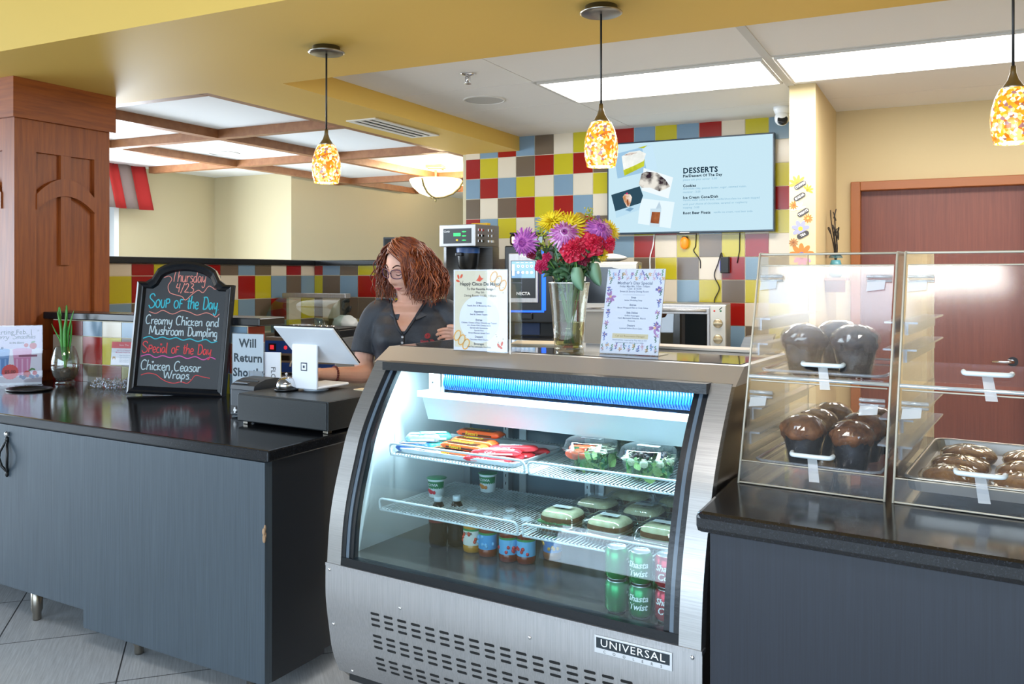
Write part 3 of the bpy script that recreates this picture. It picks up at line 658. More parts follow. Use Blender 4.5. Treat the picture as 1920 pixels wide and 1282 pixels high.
def ringpart(mb, o, i, y0, y1, yi):
    n = len(o)
    v = [(x, y1, z) for x, z in o] + [(x, y0, z) for x, z in o] + [(x, yi, z) for x, z in i]
    mb.add(v, [(k, (k + 1) % n, n + (k + 1) % n, n + k) for k in range(n)] + [(n + k, n + (k + 1) % n, 2 * n + (k + 1) % n, 2 * n + k) for k in range(n)])
def inset(P, d):
    cx = 0; cz = .3
    return [(x * (1 - d / .252), cz + (z - cz) * (1 - d / .34)) for x, z in P]
A0 = arch(.252, .672, .562, .2)
m = MB(BF); ringpart(m, A0, inset(A0, .012), -.012, .012, -.020); ringpart(m, inset(A0, .012), inset(A0, .022), -.020, 0, -.013); ringpart(m, inset(A0, .022), inset(A0, .036), -.013, 0, -.018); ringpart(m, inset(A0, .036), inset(A0, .044), -.018, 0, .0)
m.add([(x, .012, z) for x, z in A0], [tuple(range(len(A0)))]); m.build('frame', t)
m = MB(mat('chalkboard_black', '101217', .5)); m.poly(inset(A0, .04), 0)
K = .00273
def bx(px): return (px - 338.5) * K * .94
def bzz(py): return (736 - py) * K
def WR(c, txt, xa, xb, base, top, wd=.0042): m.use(CK[c]); write(m, txt, bx(xa), bx(xb), bzz(base), (base - top) * K, wd)
def WV(c, pts, wd=.0036): m.use(CK[c]); wave(m, [(bx(x), bzz(y)) for x, y in pts], wd)
WR('p', 'Thursday', 306, 378, 528, 506); WR('p', '4/23', 318, 356, 547, 530)
WV('p', [(292, 521), (302, 518), (308, 524), (302, 536), (306, 548), (318, 552), (332, 555), (340, 561), (352, 550), (364, 542), (374, 546), (384, 534), (392, 536), (398, 539), (404, 534)])
WR('c', 'SOUP OF the Day.', 266, 410, 577, 553, .0058); WV('p', [(268, 585), (282, 588), (296, 582), (316, 588), (334, 581), (350, 583), (366, 588), (384, 583), (398, 587), (404, 590), (411, 584)])
WR('w', 'Creamy Chicken and', 263, 412, 608, 591, .005); WR('w', 'Mushroom Dumpling', 272, 411, 627, 610, .0054)
WV('c', [(261, 635), (274, 631), (286, 635), (300, 631), (314, 634), (328, 631), (342, 635), (356, 632), (372, 636), (388, 632), (400, 637), (411, 634)], .0052)
WR('r', 'SPecial of the Day.'.replace('f', 'F').replace('o', 'o'), 261, 405, 660, 641, .005); WV('m', [(260, 668), (276, 664), (290, 669), (304, 665), (320, 668), (338, 664), (354, 668), (370, 664), (386, 669), (400, 664), (411, 667)], .0046)
WR('w', 'Chicken Ceasar', 262, 384, 692, 674, .0052); WR('w', 'Wraps.', 309, 366, 706, 690, .0052)
WV('r', [(264, 702), (278, 698), (294, 700), (306, 707), (318, 712), (332, 714), (346, 711), (358, 713), (366, 707), (374, 698), (388, 700), (403, 702)])
m.build('writing_surface', t)
MB(BLACK).box(-.02, .02, .012, .018, .05, .45).build('easel_strut', t)

# ---------------------------------------------------------------- acrylic sign with smoothies
SW, SH = .285, .322
t = thing('smoothie_sign', 'pink and blue smoothie advert in a clear stand beside the wooden pier', 'sign', (-4.54, 3.025, .9105), R(43))
m = MB(ACRYL); m.box(-SW / 2 - .004, SW / 2 + .004, -.003, -.0015, 0, SH + .004); m.box(-SW / 2 - .004, SW / 2 + .004, .002, .0035, 0, SH + .004); m.box(-SW / 2 - .004, SW / 2 + .004, -.003, .07, -.0004, .002); m.build('acrylic_holder', t)
m = MB(mat('poster_lilac', 'D6CCE0', .5)); m.box(-SW / 2, SW / 2, 0, .001, .004, SH); m.use(mat('poster_pale', 'E9E4EE', .5)).rect(-SW / 2, SW / 2, .05, .2, -.0002); m.use(mat('poster_grey', 'B8AFB8', .5)).rect(-SW / 2, SW / 2, .016, .05, -.0003); m.use(PAPER).rect(-SW / 2, SW / 2, .004, .016, -.0003)
m.use(mat('ink_navy', '2E3044', .6)).text('Starting Feb. 1', .0, .289, .036, sx=.95); m.text('st', .125, .297, .014); write(m, 'Berry', -.09, -.02, .254, .024, .0022, -.0006, lean=.3); write(m, 'Smoothies', .0, .11, .254, .024, .0022, -.0006, lean=.3); m.text('in the Bistro', .02, .232, .014, bold=.0004, shear=.2)
def glassdrink(x, c1, c2, c3, w):
    m.use(mat('drink_' + c1, c1, .5)).poly([(x - w * .72, .055), (x + w * .72, .055), (x + w, .195), (x - w, .195)], -.0006)
    m.use(mat('drink_' + c2, c2, .5)).poly([(x - w * .9, .15), (x + w * .9, .15), (x + w, .195), (x - w, .195)], -.0007); m.disc(x, .195, w, -.0008, 18, .008)
    m.use(mat('drink_' + c3, c3, .5))
    for k in (-.45, 0, .45): m.rect(x + k * w * 1.2 - .004, x + k * w * 1.2 + .004, .06, .145, -.0008)
glassdrink(-.06, '4F86C6', '7FA8DC', '86B2E4', .047); glassdrink(.047, 'D57BA6', 'E29ABF', 'E8ACCC', .047)
RB = mat('berry_red', 'C8242E', .5); BB = mat('berry_blue', '2E4C86', .5); GB = mat('leaf_print', '4E8A4A', .6)
m.use(RB); pts = []
for k in range(36): a = 2 * PI * k / 36; r_ = .042 if k % 2 else .039; pts.append((-.012 + r_ * math.cos(a), .075 + r_ * math.sin(a)))
m.use(mat('price_burst_red', 'E03A3E', .5)).poly(pts, -.001); m.use(mat('ink_maroon', '5A1522', .6)).text('$5.00', -.012, .075, .024, y=-.0014, bold=.0006)
for x, z, r_, mm in ((-.128, .05, .016, RB), (.07, .062, .018, RB), (.108, .066, .012, RB), (.04, .048, .009, BB), (.052, .042, .010, BB), (.06, .05, .009, BB), (.088, .05, .009, BB), (.098, .045, .009, BB), (.12, .05, .009, BB), (.1, .214, .018, RB), (.066, .218, .011, RB), (-.1, .205, .006, BB), (-.085, .208, .007, BB), (-.07, .206, .006, BB), (-.05, .205, .007, BB)): m.use(mm).disc(x, z, r_, -.0011, 12)
m.use(GB); 
for x, z, q in ((.1, .235, .3), (.088, .085, .6), (.1, .088, -.4), (-.09, .2, .2), (-.125, .07, .9)): m.disc(x, z, .012, -.0012, 8, .005, q)
m.use(mat('straw_plum', '8A3B62', .5)).box(.03, .12, -.0014, -.001, .155, .166)
m.build('printed_sheet', t)

# ---------------------------------------------------------------- glass vase with a sprouting bulb
t = thing('bulb_vase', 'round glass vase of water with a sprouting green bulb', 'vase', (-4.385, 3.225, .9105))
CV = glass('vase_glass', 'F3F6F4', .07)
prof = [(.0, .012), (.048, .012), (.054, .004), (.05, 0), (.042, .0), (.05, .02), (.066, .05), (.074, .09), (.072, .13), (.06, .18), (.05, .205)]
MB(CV).lathe(prof[1:], 28, cap=(False, False)).lathe([(r - .003, z) for r, z in prof[5:]], 28, cap=(False, False)).build('glass_body', t)
MB(glass('murky_water', 'D9C8AE', .03, haze=.12)).lathe([(.038, .016), (.058, .045), (.068, .075), (.0695, .085), (.0005, .0851)], 28, cap=(True, False)).build('water', t)
m = MB(mat('bulb_skin', '8B6B52', .8, col2='5E4636', scale=40)); m.ell((0, 0, .058), .028, .028, .03, 16, 10); 
for k in range(9): a = k * .7; m.tube(spline([(.01 * math.cos(a), .01 * math.sin(a), .035), (.03 * math.cos(a + .4), .03 * math.sin(a + .4), .026), (.045 * math.cos(a + .9), .045 * math.sin(a + .9), .024)], 4), .0025, 5)
m.build('bulb', t)
LEAF = mat('bulb_leaf_green', '4FA03A', .45, col2='3A8A2C', scale=12)
def blade(parent, p, w, mt, nm='leaf', twist=0):
    P = [Vector(q) for q in spline(p, 6)]; n = len(P) - 1; v = []; f = []
    for i, q in enumerate(P):
        tt = i / n; d = (P[min(i + 1, n)] - P[max(i - 1, 0)]).normalized(); sx = d.cross(Vector((math.sin(twist), -math.cos(twist), .05))).normalized(); ww = w * (.55 + .6 * math.sin(PI * min(1, tt * .9 + .1))) * (1 - tt ** 6)
        nn = sx.cross(d); v += [tuple(q - sx * ww), tuple(q + nn * ww * .35), tuple(q + sx * ww), tuple(q - nn * ww * .25)]
    for i in range(n):
        for k in range(4): f.append((i * 4 + k, i * 4 + (k + 1) % 4, i * 4 + 4 + (k + 1) % 4, i * 4 + 4 + k))
    return MB(mt).add(v, f, True).build(nm, parent)
for p, wd in (([(0, 0, .08), (.012, 0, .2), (.03, 0, .3), (.075, .0, .41)], .011), ([(0, 0, .08), (.01, -.01, .2), (.012, -.012, .3), (.028, -.01, .39)], .013), ([(0, 0, .08), (0, .01, .22), (-.006, .01, .33), (0, .01, .425), (.012, 0, .40)], .011),
              ([(0, 0, .08), (-.012, 0, .2), (-.035, 0, .32), (-.05, 0, .40), (-.03, -.01, .415), (-.012, -.012, .37)], .010), ([(0, 0, .08), (-.018, -.008, .2), (-.022, -.01, .3), (-.04, -.012, .375), (-.05, -.012, .4)], .010), ([(0, 0, .1), (-.02, -.01, .22), (-.06, -.015, .285), (-.09, -.018, .33)], .006), ([(0, 0, .08), (.02, .012, .2), (.035, .012, .29), (.04, .012, .34)], .009)):
    blade(t, p, wd, LEAF)

# ---------------------------------------------------------------- clear bin of clips with a card behind
t = thing('clip_bin', 'small clear acrylic bin holding silver clips and an appeal card', 'bin', (-4.0, 3.215, .9105), R(14))
m = MB(ACRYL)
for b_ in ((-.11, .11, -.045, -.042, 0, .115), (-.11, .11, .045, .048, 0, .115), (-.11, -.107, -.042, .045, 0, .115), (.107, .11, -.042, .045, 0, .115), (-.11, .11, -.045, .048, -.0003, .003), (-.045, .11, .05, .053, 0, .25)): m.box(*b_)
m.build('acrylic_bin', t)
c = MB(PAPER); c.M = Matrix.Translation((.035, .046, .115)) @ Matrix.Rotation(R(-6), 4, 'X'); c.box(-.075, .075, 0, .001, .0, .125); c.use(mat('card_coral', 'E4606A', .6)).rect(-.075, .075, .09, .125); c.use(mat('card_pale', 'F6D7D2', .6)).text('Save The', .0, .107, .016, y=-.001)
c.use(mat('card_pink_ink', 'D07A96', .6)).text('Join Us in Supporting', .005, .08, .011); c.text('McDonald House Charities', .006, .068, .010, bold=.0001); c.use(mat('card_grey_ink', '7C90A8', .6)).text('How You Can Help', .012, .052, .009)
for k in range(4): c.text('collect the tabs from drink cans', .02, .042 - k * .008, .0068)
c.use(mat('card_gold', 'B98C3A', .6)); c.line(spl2([(-.066, .03), (-.062, .045), (-.057, .035), (-.052, .045), (-.048, .03)], 5), .003)
c.build('card', t)
m = MB(CHROME)
for k in range(170):
    x, y, z = rnd.uniform(-.098, .098), rnd.uniform(-.032, .036), .008 + rnd.random() * .042 * (1 - .3 * abs(rnd.uniform(-1, 1)))
    m.at(x, y, z, rnd.uniform(0, 3), rnd.uniform(0, 3), rnd.uniform(0, 3)); m.tube([(.011 * math.cos(a), .007 * math.sin(a), 0) for a in [2 * PI * i / 8 for i in range(8)]], .0016, 4, closed=True)
o = tag(m.build('metal_clips', None, (-4.0, 3.215, .9105), R(14)), 'heap of silver pull tabs inside the clear acrylic bin', 'pull tabs', kind='stuff')

# ---------------------------------------------------------------- small signs behind the receipt printer
t = thing('return_sign', 'clear framed notice reading Will Return Shortly beside the chalkboard', 'sign', (-3.095, 3.272, .9105), R(6))
m = MB(ACRYL); m.box(-.098, .098, -.004, -.002, 0, .315); m.box(-.098, .098, .003, .005, 0, .315); m.box(-.098, .098, -.004, .06, -.0004, .002); m.build('acrylic_holder', t)
m = MB(mat('bluish_paper', 'DCE9EF', .6)); m.box(-.092, .092, 0, .001, .004, .31); m.use(mat('ink_teal_black', '17384A', .6))
for s_, z in (('Will', .262), ('Return', .190), ('Shortly', .118)): m.text(s_, .0, z, .058, bold=.0019, spacing=1.05)
m.build('printed_sheet', t); 
m = MB(glass('clear_tape', 'DDE8F4', .06, .2, haze=.25)); m.box(.012, .088, -.0052, -.0045, .02, .13); m.build('tape', t)
t = thing('flower_notice', 'white notice with sideways lettering standing behind the receipt printer', 'sign', (-2.985, 3.30, .9105), R(14))
m = MB(PAPER); m.box(-.062, .062, 0, .004, 0, .222, .0008); m.use(mat('yellowed_edge', 'D9CF86', .6)).box(.0622, .0635, 0, .004, 0, .222); m.use(INK).text('FLOWERS', .022, .075, .035, y=-.001, rot=-PI / 2); m.text('ARE', -.035, .095, .035, y=-.001, rot=-PI / 2); m.build('panel', t)
MB(PAPER).box(-.062, .062, 0, .05, 0, .003).build('foot', t)

# ---------------------------------------------------------------- receipt printer
PG = mat('printer_charcoal', '3B4046', .42)
t = thing('receipt_printer', 'charcoal receipt printer with a rounded lid behind the cash drawer', 'receipt printer', (-2.672, 2.79, .9105), R(-4))
m = MB(PG); m.box(-.072, .072, 0, .20, .004, .118, .008); m.build('body', t)
m = MB(mat('printer_lid', '33373C', .35)); P = [(-.0, .118), (.004, .135), (.03, .148), (.07, .158), (.13, .160), (.19, .15), (.198, .118)]
n = len(P); m.add([(-.07, y, z) for y, z in P] + [(.07, y, z) for y, z in P], [(k, n + k, n + k + 1, k + 1) for k in range(n - 1)] + [tuple(range(n)), tuple(range(2 * n - 1, n - 1, -1))]); m.build('lid', t)
m = MB(BLACK); m.box(-.055, .055, .038, .046, .150, .1545); m.build('paper_slot', t); m = MB(mat('printer_highlight', '6E737A', .3)); m.box(-.06, .02, .012, .032, .142, .1465); m.build('button_strip', t)
m = MB(BLACK); m.box(-.066, -.030, -.0016, .003, .018, .048); m.use(WHITE).box(-.045, -.028, -.006, 0, .026, .034); m.box(-.040, -.034, -.007, 0, .018, .042); m.build('socket', t)
# ---------------------------------------------------------------- cash drawer
CDM = mat('cash_drawer_black', '181C1E', .38, col2='22272A', scale=300)
t = thing('cash_drawer', 'black steel cash drawer at the end of the left counter', 'cash drawer', (-2.335, 2.652, .9105), R(-4))
MB(CDM).box(-.242, .242, .0, .40, .012, .1245, .003).build('body', t); MB(CDM).box(-.238, .238, -.006, .0005, .016, .12, .002).build('drawer_front', t)
for x in (-.215, .215):
    for y in (.025, .37): MB(NICKEL).box(-.012, .012, -.012, .012, 0, .0125, .002).build('foot', t, (x, y, 0))
m = MB(mat('cream_receipt', 'E6D6B4', .7)); tag(m.box(-.04, .04, -.025, .025, 0, .004).build('paper_pad', None, (-2.17, 2.97, 1.0355), R(-8)), 'small cream paper pad on the cash drawer beside the payment terminal', 'paper pad')
# ---------------------------------------------------------------- service bell
t = thing('service_bell', 'chrome counter bell on the front of the cash drawer', 'bell', (-2.452, 2.815, 1.0355))
MB(BLACK).lathe([(.046, 0), (.050, .004), (.050, .009), (.043, .014)], 32).build('base', t); MB(CHROME).lathe([(.041, .0142), (.043, .020), (.040, .034), (.031, .048), (.016, .056), (.004, .058)], 32, cap=(False, True)).build('dome', t)
MB(CHROME).lathe([(.004, .057), (.004, .066), (.006, .066), (.006, .071), (.002, .074)], 16).build('button', t)
# ---------------------------------------------------------------- payment terminal
PW = mat('terminal_white', 'E9EDF3', .3); PWM = mat('terminal_silver', 'C9D2DC', .35, .2)
t = thing('payment_terminal', 'white payment terminal with a tilted tablet, seen from behind', 'payment terminal', (-2.36, 2.87, 1.0355), R(-3))
m = MB(PW); m.box(-.068, .068, -.052, -.040, .012, .192, .005); m.box(-.068, .068, -.052, .15, .010, .022, .005); m.use(mat('logo_navy', '1F2E42', .4))
m.box(-.017, .017, -.0526, -.0519, .085, .119, 0); m.use(PW).box(-.0125, .0125, -.0531, -.0525, .0895, .1145); m.use(MATS['logo_navy']).box(-.005, .005, -.0536, -.053, .097, .107); m.build('stand', t)
MB(PWM).lathe([(.052, 0), (.05, .008), (.03, .0112)], 28, (0, .02, 0)).build('swivel_base', t)
m = MB(PW); m.M = Matrix.Translation((.055, -.125, .262)) @ Matrix.Rotation(R(46), 4, 'X'); m.box(-.158, .158, .004, .013, -.222, 0, .004); scb = m.build('tablet_back', t)
m = MB(BLACK); m.M = Matrix.Translation((.055, -.125, .262)) @ Matrix.Rotation(R(46), 4, 'X'); m.box(-.158, .158, .0132, .019, -.222, 0, .002); m.build('screen', t)
# ---------------------------------------------------------------- clear pastry cases on the right counter
FROST = glass('acrylic_frosty_strip', 'E6EAEE', .10, .15, haze=.22)
EDG = mat('acrylic_bright_edge', 'CFC7B6', .25)
TAPE = glass('matte_tape', 'C9D3E6', .05, .3, haze=.45)
HDL = mat('white_pull_handle', 'E4EEF2', .3)
def pastry_case(loc, rz, w, label):
    D, H_ = .74, .62; yt = .195; zs = .276; e = .006
    t = thing('pastry_case', label, 'display case', loc, rz, 'clear pastry cases')
    def fy(z): return yt * z / H_
    for x in (0, w - e):
        m = MB(ACRYL); m.add([(xx, y, z) for xx in (x, x + e) for y, z in ((0, 0), (D, 0), (D, H_), (yt, H_))], [(0, 3, 2, 1), (4, 5, 6, 7), (0, 1, 5, 4), (2, 3, 7, 6), (1, 2, 6, 5), (3, 0, 4, 7)])
        m.use(EDG); m.tube([(x + e / 2, -.0005, 0), (x + e / 2, yt - .0005, H_)], .0032, 4); m.tube([(x + e / 2, D, .0), (x + e / 2, D, H_)], .0022, 4); m.tube([(x + e / 2, yt, H_ + .0005), (x + e / 2, D, H_ + .0005)], .002, 4); m.build('side_panel', t)
    m = MB(ACRYL); m.box(e, w - e, yt, D, H_ - e, H_); m.use(EDG).tube([(e, yt, H_ - .003), (w - e, yt, H_ - .003)], .0032, 4); m.build('top_panel', t)
    m = MB(ACRYL); m.box(e, w - e, .002, D, .0, .005); m.build('floor_panel', t)
    m = MB(ACRYL); m.box(e, w - e, fy(zs) + .004, D, zs, zs + e); m.use(mat('acrylic_glint_bar', 'DDE4E8', .12, .5)).tube([(e, fy(zs), zs + .003), (w - e, fy(zs), zs + .003)], .0055, 6); m.build('middle_shelf', t)
    m = MB(ACRYL); m.box(e, w - e, .004, .010, .005, .058); m.use(EDG).tube([(e, .018, .058), (w - e, .018, .058)], .0018, 4); m.tube([(e, .001, .003), (w - e, .001, .003)], .0026, 4); m.build('front_lip', t)
    # doors
    for z0, z1 in ((.062, .268), (.292, .585)):
        d = MB(glass('acrylic_door', 'F5F7FA', .035, .11)); y0, y1 = fy(z0), fy(z1); d.add([(x, y + o_, z) for o_ in (.002, .007) for x, y, z in ((e + .004, y0, z0), (w - e - .004, y0, z0), (w - e - .004, y1, z1), (e + .004, y1, z1))], BOXF[:2] + [(0, 4, 5, 1), (1, 5, 6, 2), (2, 6, 7, 3), (3, 7, 4, 0)])
        d.use(EDG).tube([(e + .004, y1 + .003, z1), (w - e - .004, y1 + .003, z1)], .0022, 4); do = d.build('door', t)
        zc = z0 + .03; hx = .19 if z0 < .2 else .20
        h = MB(HDL); yy = fy(zc); h.tube(spline([(hx - .052, yy + .002, zc), (hx - .048, yy - .016, zc - .002), (hx - .03, yy - .022, zc - .002), (hx + .03, yy - .022, zc - .002), (hx + .048, yy - .016, zc - .002), (hx + .052, yy + .002, zc)], 4), .0062, 8); h.build('handle', do)
        for hx_ in (.012, w - .075):
            h = MB(FROST); zz = z1 - .03; h.tube([(hx_, fy(zz) - .004, zz), (hx_ + .062, fy(zz) - .004, zz)], .0052, 6); h.tube([(hx_, fy(zz) - .004, zz - .012), (hx_ + .062, fy(zz) - .004, zz - .012)], .0036, 6); h.build('hinge', do)
            h = MB(TAPE); zz -= .04; h.add([(hx_ + .0, fy(zz) - .001, zz), (hx_ + .045, fy(zz) - .001, zz + .006), (hx_ + .047, fy(zz + .025) - .001, zz + .031), (hx_ + .002, fy(zz + .025) - .001, zz + .025)], [(0, 1, 2, 3)]); h.build('tape', do)
        h = MB(TAPE); za, zb = z0 + .022, z0 - .035; h.add([(hx - .012, fy(za) - .0012, za), (hx + .012, fy(za) - .0012, za - .002), (hx + .024, fy(zb) - .007, zb), (hx - .002, fy(zb) - .007, zb - .001)], [(0, 1, 2, 3)]); h.build('tape', do)
    for z in (.12, .185, .36, .43):
        for x, x2 in ((e, e + .028), (w - e - .028, w - e)):
            m = MB(FROST); m.box(x, x2, fy(z) + .05, D - .02, z, z + .005); m.box(x if x == e else x2 - .005, x + .005 if x == e else x2, fy(z) + .05, D - .02, z - .03, z); m.build('tray_rail', t)
    return t
CZ = .956
pastry_case((-.512, 2.377, CZ + .0005), R(-6), .372, 'clear acrylic pastry case of wrapped muffins next to the cooler')
pastry_case((-.128, 2.335, CZ + .0005), R(-6), .50, 'clear acrylic pastry case with the pan of wrapped pastries')
_q = R(-6)
def in_case(x, y, z, o=(-.512, 2.377)): return (o[0] + x * math.cos(_q) - y * math.sin(_q), o[1] + x * math.sin(_q) + y * math.cos(_q), CZ + z)
# trays
m = MB(ACRYL); m.box(-.16, .16, 0, .55, 0, .003); m.use(FROST); m.tube([(-.16, .55, .012), (-.16, .02, .012), (-.14, 0, .012), (.14, 0, .012), (.16, .02, .012), (.16, .55, .012)], .004, 6, closed=True)
tr = tag(m.build('muffin_tray', None, in_case(.186, .07, .041), _q), 'clear tray under the muffins in the lower tier of the case', 'tray')
m = MB(ACRYL); m.box(-.16, .16, 0, .5, 0, .003); m.use(FROST); m.tube([(-.16, .5, .012), (-.16, .02, .012), (-.14, 0, .012), (.14, 0, .012), (.16, .02, .012), (.16, .5, .012)], .004, 6, closed=True)
tr = tag(m.build('muffin_tray', None, in_case(.186, .125, .2825), _q), 'clear tray under the dark muffins in the upper tier of the case', 'tray')
t = thing('baking_pan', 'shallow metal baking pan lined with paper under the wrapped pastries', 'pan', in_case(.245, .03, .030, (-.128, 2.335)), _q)
m = MB(mat('worn_aluminium_pan', 'B9B2A6', .35, .9)); RP = []
def rr(w, d, r, z): return [(x, y, z) for cx_, cy_, a0 in ((w - r, d - r, 0), (-w + r, d - r, 90), (-w + r, r, 180), (w - r, r, 270)) for x, y in [(cx_ + r * math.cos(R(a0 + k * 22.5)), cy_ + r * math.sin(R(a0 + k * 22.5))) for k in range(5)]]
o1 = rr(.222, .60, .035, .03); i1 = [(x * .98, .3 + (y - .3) * .98, .03) for x, y, z in o1]; i2 = [(x * .95, .3 + (y - .3) * .96, .003) for x, y, z in o1]; o2 = [(x * .97, .3 + (y - .3) * .98, 0) for x, y, z in o1]
n = len(o1); m.add(o2 + o1 + i1 + i2, [(j * n + k, j * n + (k + 1) % n, j * n + n + (k + 1) % n, j * n + n + k) for j in range(3) for k in range(n)] + [tuple(range(n - 1, -1, -1)), tuple(3 * n + k for k in range(n))]); m.tube([(x, y, .031) for x, y, z in o1], .0045, 8, closed=True); m.build('pan', t)
MB(mat('baking_paper', 'C9D0DA', .7)).box(-.19, .19, .03, .57, .0035, .0045).build('paper_liner', t)

WRAP = glass('cling_film', 'F6F6F7', .10, .04, refl='FFF6E6')
CUPM = mat('dark_muffin_paper', '1D222C', .5, col2='11141C', scale=60)
TOPM = mat('baked_muffin_top', 'A0602F', .6, col2='6B3A1C', scale=35, bump=.3)
TOPD = mat('dark_chocolate_top', '3C2E30', .55, col2='241D22', scale=30, bump=.4)
TOPB = mat('golden_muffin_top', 'BC8344', .6, col2='7E5028', scale=30, bump=.3)
def muffin(loc, label, top, s=1, seed=0, tilt=0, grp='wrapped muffins'):
    r2 = random.Random(seed); ph = [r2.uniform(0, 6) for _ in range(6)]
    t = thing('muffin', label, 'muffin', loc, r2.uniform(0, 6), grp, rot=(tilt, 0, r2.uniform(0, 6)))
    m = MB(CUPM); m.lathe([(.037 * s, 0), (.042 * s, .03 * s), (.053 * s, .084 * s)], 36, fn=lambda a, z: 1 + .02 * math.cos(a * 18)); m.build('paper_cup', t)
    bump_ = lambda d: 1 + .07 * math.sin(d.x * 4 + ph[0]) * math.cos(d.y * 5 + ph[1]) + .05 * math.sin(d.z * 7 + d.x * 6 + ph[2]) + .03 * math.sin(d.y * 13 + ph[3])
    MB(top).ell((0, 0, .088 * s), .058 * s, .058 * s, .040 * s, 28, 16, fn=bump_).build('muffin_top', t)
    wv = lambda d: (1.07 + .05 * math.sin(d.x * 6 + ph[4]) * math.sin(d.y * 7 + ph[5]) + .02 * math.sin(math.atan2(d.y, d.x) * 17 + d.z * 9))
    m = MB(WRAP); m.lathe([(.001, 0), (.040 * s, .001), (.043 * s, .015 * s), (.046 * s, .03 * s), (.051 * s, .055 * s), (.057 * s, .078 * s), (.0605 * s, .088 * s), (.060 * s, .098 * s), (.056 * s, .108 * s), (.049 * s, .117 * s), (.040 * s, .124 * s), (.028 * s, .129 * s), (.016 * s, .132 * s), (.001, .133 * s)], 40, cap=(False, False), fn=lambda a, z: 1 + .012 * math.sin(a * 19 + z * 90 + ph[4]) + .015 * math.sin(a * 7 + ph[5]) + r2.uniform(-.03, .03), smooth=False); m.build('cling_wrap', t)
for x, y, z, lb, tp, s, sd in ((.138, .075, .0445, 'wrapped brown muffin nearest the cooler, in front on the lower tray', TOPM, 1.0, 1), (.265, .075, .0445, 'wrapped chocolate muffin in front, right one on the lower tray', TOPM, .96, 2), (.145, .205, .0445, 'wrapped muffin right behind the front brown one', TOPB, 1.0, 3), (.272, .20, .0445, 'wrapped muffin right behind the front chocolate one', TOPM, 1.0, 4), (.28, .33, .0445, 'speckled wrapped muffin at the back of the lower tray', TOPB, 1.0, 5), (.155, .335, .0445, 'golden wrapped muffin in the rear left of the lower tray', TOPB, 1.02, 8)):
    muffin(in_case(x, y + .07, z), lb, tp, s, sd)
for x, y, lb, tp, s, sd in ((.128, .19, 'wrapped dark muffin with a pale bottom, left one on the upper tray', TOPD, 1.04, 6), (.262, .20, 'dark chocolate wrapped muffin, right one on the upper tray', TOPD, 1.05, 7), (.19, .335, 'dark wrapped muffin behind the two on the upper tray', TOPD, 1.08, 9)):
    muffin(in_case(x, y, .286), lb, tp, s, sd)
DOUGH = mat('golden_pastry_crust', 'BF8442', .5, col2='97602C', scale=26, bump=.25)
FILL = mat('dark_berry_filling', '3A1A16', .35)
DW = glass('cling_film_gold', 'F8F5EE', .13, .04, refl='FFF2D8')
def pastry(loc, label, seed, rz):
    r2 = random.Random(seed); ph = [r2.uniform(0, 6) for _ in range(5)]
    t = thing('wrapped_pastry', label, 'pastry', loc, rz, 'wrapped pastries in the pan')
    m = MB(DOUGH); m.ell((0, 0, .019), .068, .054, .025, 32, 14, fn=lambda d: 1 + .04 * math.sin(3 * math.atan2(d.y, d.x) + ph[0]) - .28 * max(0, d.z) * math.exp(-((d.x * 1.5) ** 2 + (d.y * 1.6) ** 2) * 3)); m.build('crust', t)
    m = MB(FILL); m.ell((.004, 0, .0335), .022, .013, .006, 16, 8); m.build('filling', t)
    m = MB(DW); m.ell((0, 0, .021), .072, .058, .031, 56, 14, fn=lambda d: 1 + .035 * math.sin(math.atan2(d.y, d.x) * 21 + ph[1]) * (1 - abs(d.z)) + .03 * math.sin(d.x * 9 + ph[2]) + r2.uniform(-.03, .03), smooth=False); m.build('cling_wrap', t)
k = 0
for (x, y, lb, rz) in ((.120, .085, 'front row, by the muffin case', .1), (.125, .235, 'second row, by the muffin case', -.15), (.13, .40, 'third row, by the muffin case', .12), (.275, .075, 'front row, middle of the pan', -.12), (.28, .235, 'second row, middle of the pan', .1), (.285, .40, 'third row, middle of the pan', -.1)):
    k += 1; pastry(in_case(x, y + .03, .0352, (-.128, 2.335)), 'glossy wrapped pastry, ' + lb, k, _q + rz)

# ---------------------------------------------------------------- over the viewer: lit panel added for glare on the case doors, and a speaker
t = thing('added_glare_panel', 'unseen lit panel added above the customer side for glare on the pastry cases', 'ceiling light', (-1.3, -.12, 3.225))
f = MB(GRIDM); f.box(-.46, .46, -.31, -.298, 0, .014); f.box(-.46, .46, .298, .31, 0, .014); f.box(-.46, -.448, -.298, .298, 0, .014); f.box(.448, .46, -.298, .298, 0, .014); f.build('frame', t)
MB(mat('glare_panel_diffuser', 'FFFFFF', .6, emit=9, emit_col='EAF3FF')).box(-.448, .448, -.298, .298, .004, .012).build('diffuser', t)
def speaker_grille(loc, label, r=.13):
    t = thing('ceiling_speaker', label, 'speaker', loc, 0, 'round ceiling speakers')
    MB(mat('speaker_rim', 'D9D6D0', .5)).lathe([(r, 0), (r, -.004), (r - .014, -.008), (r - .014, -.003)], 40, cap=(False, False)).build('rim', t)
    MB(mat('speaker_grille_grey', 'B9B7B2', .6)).lathe([(r - .014, -.003), (.0005, -.0035)], 40, cap=(False, False)).build('grille', t)
speaker_grille((-.42, -.24, 3.239), 'round speaker in the ceiling above the customer side')
# ---------------------------------------------------------------- what is inside the cooler
CU = CPH
def put(u, y, z): return CW(u, y, z)
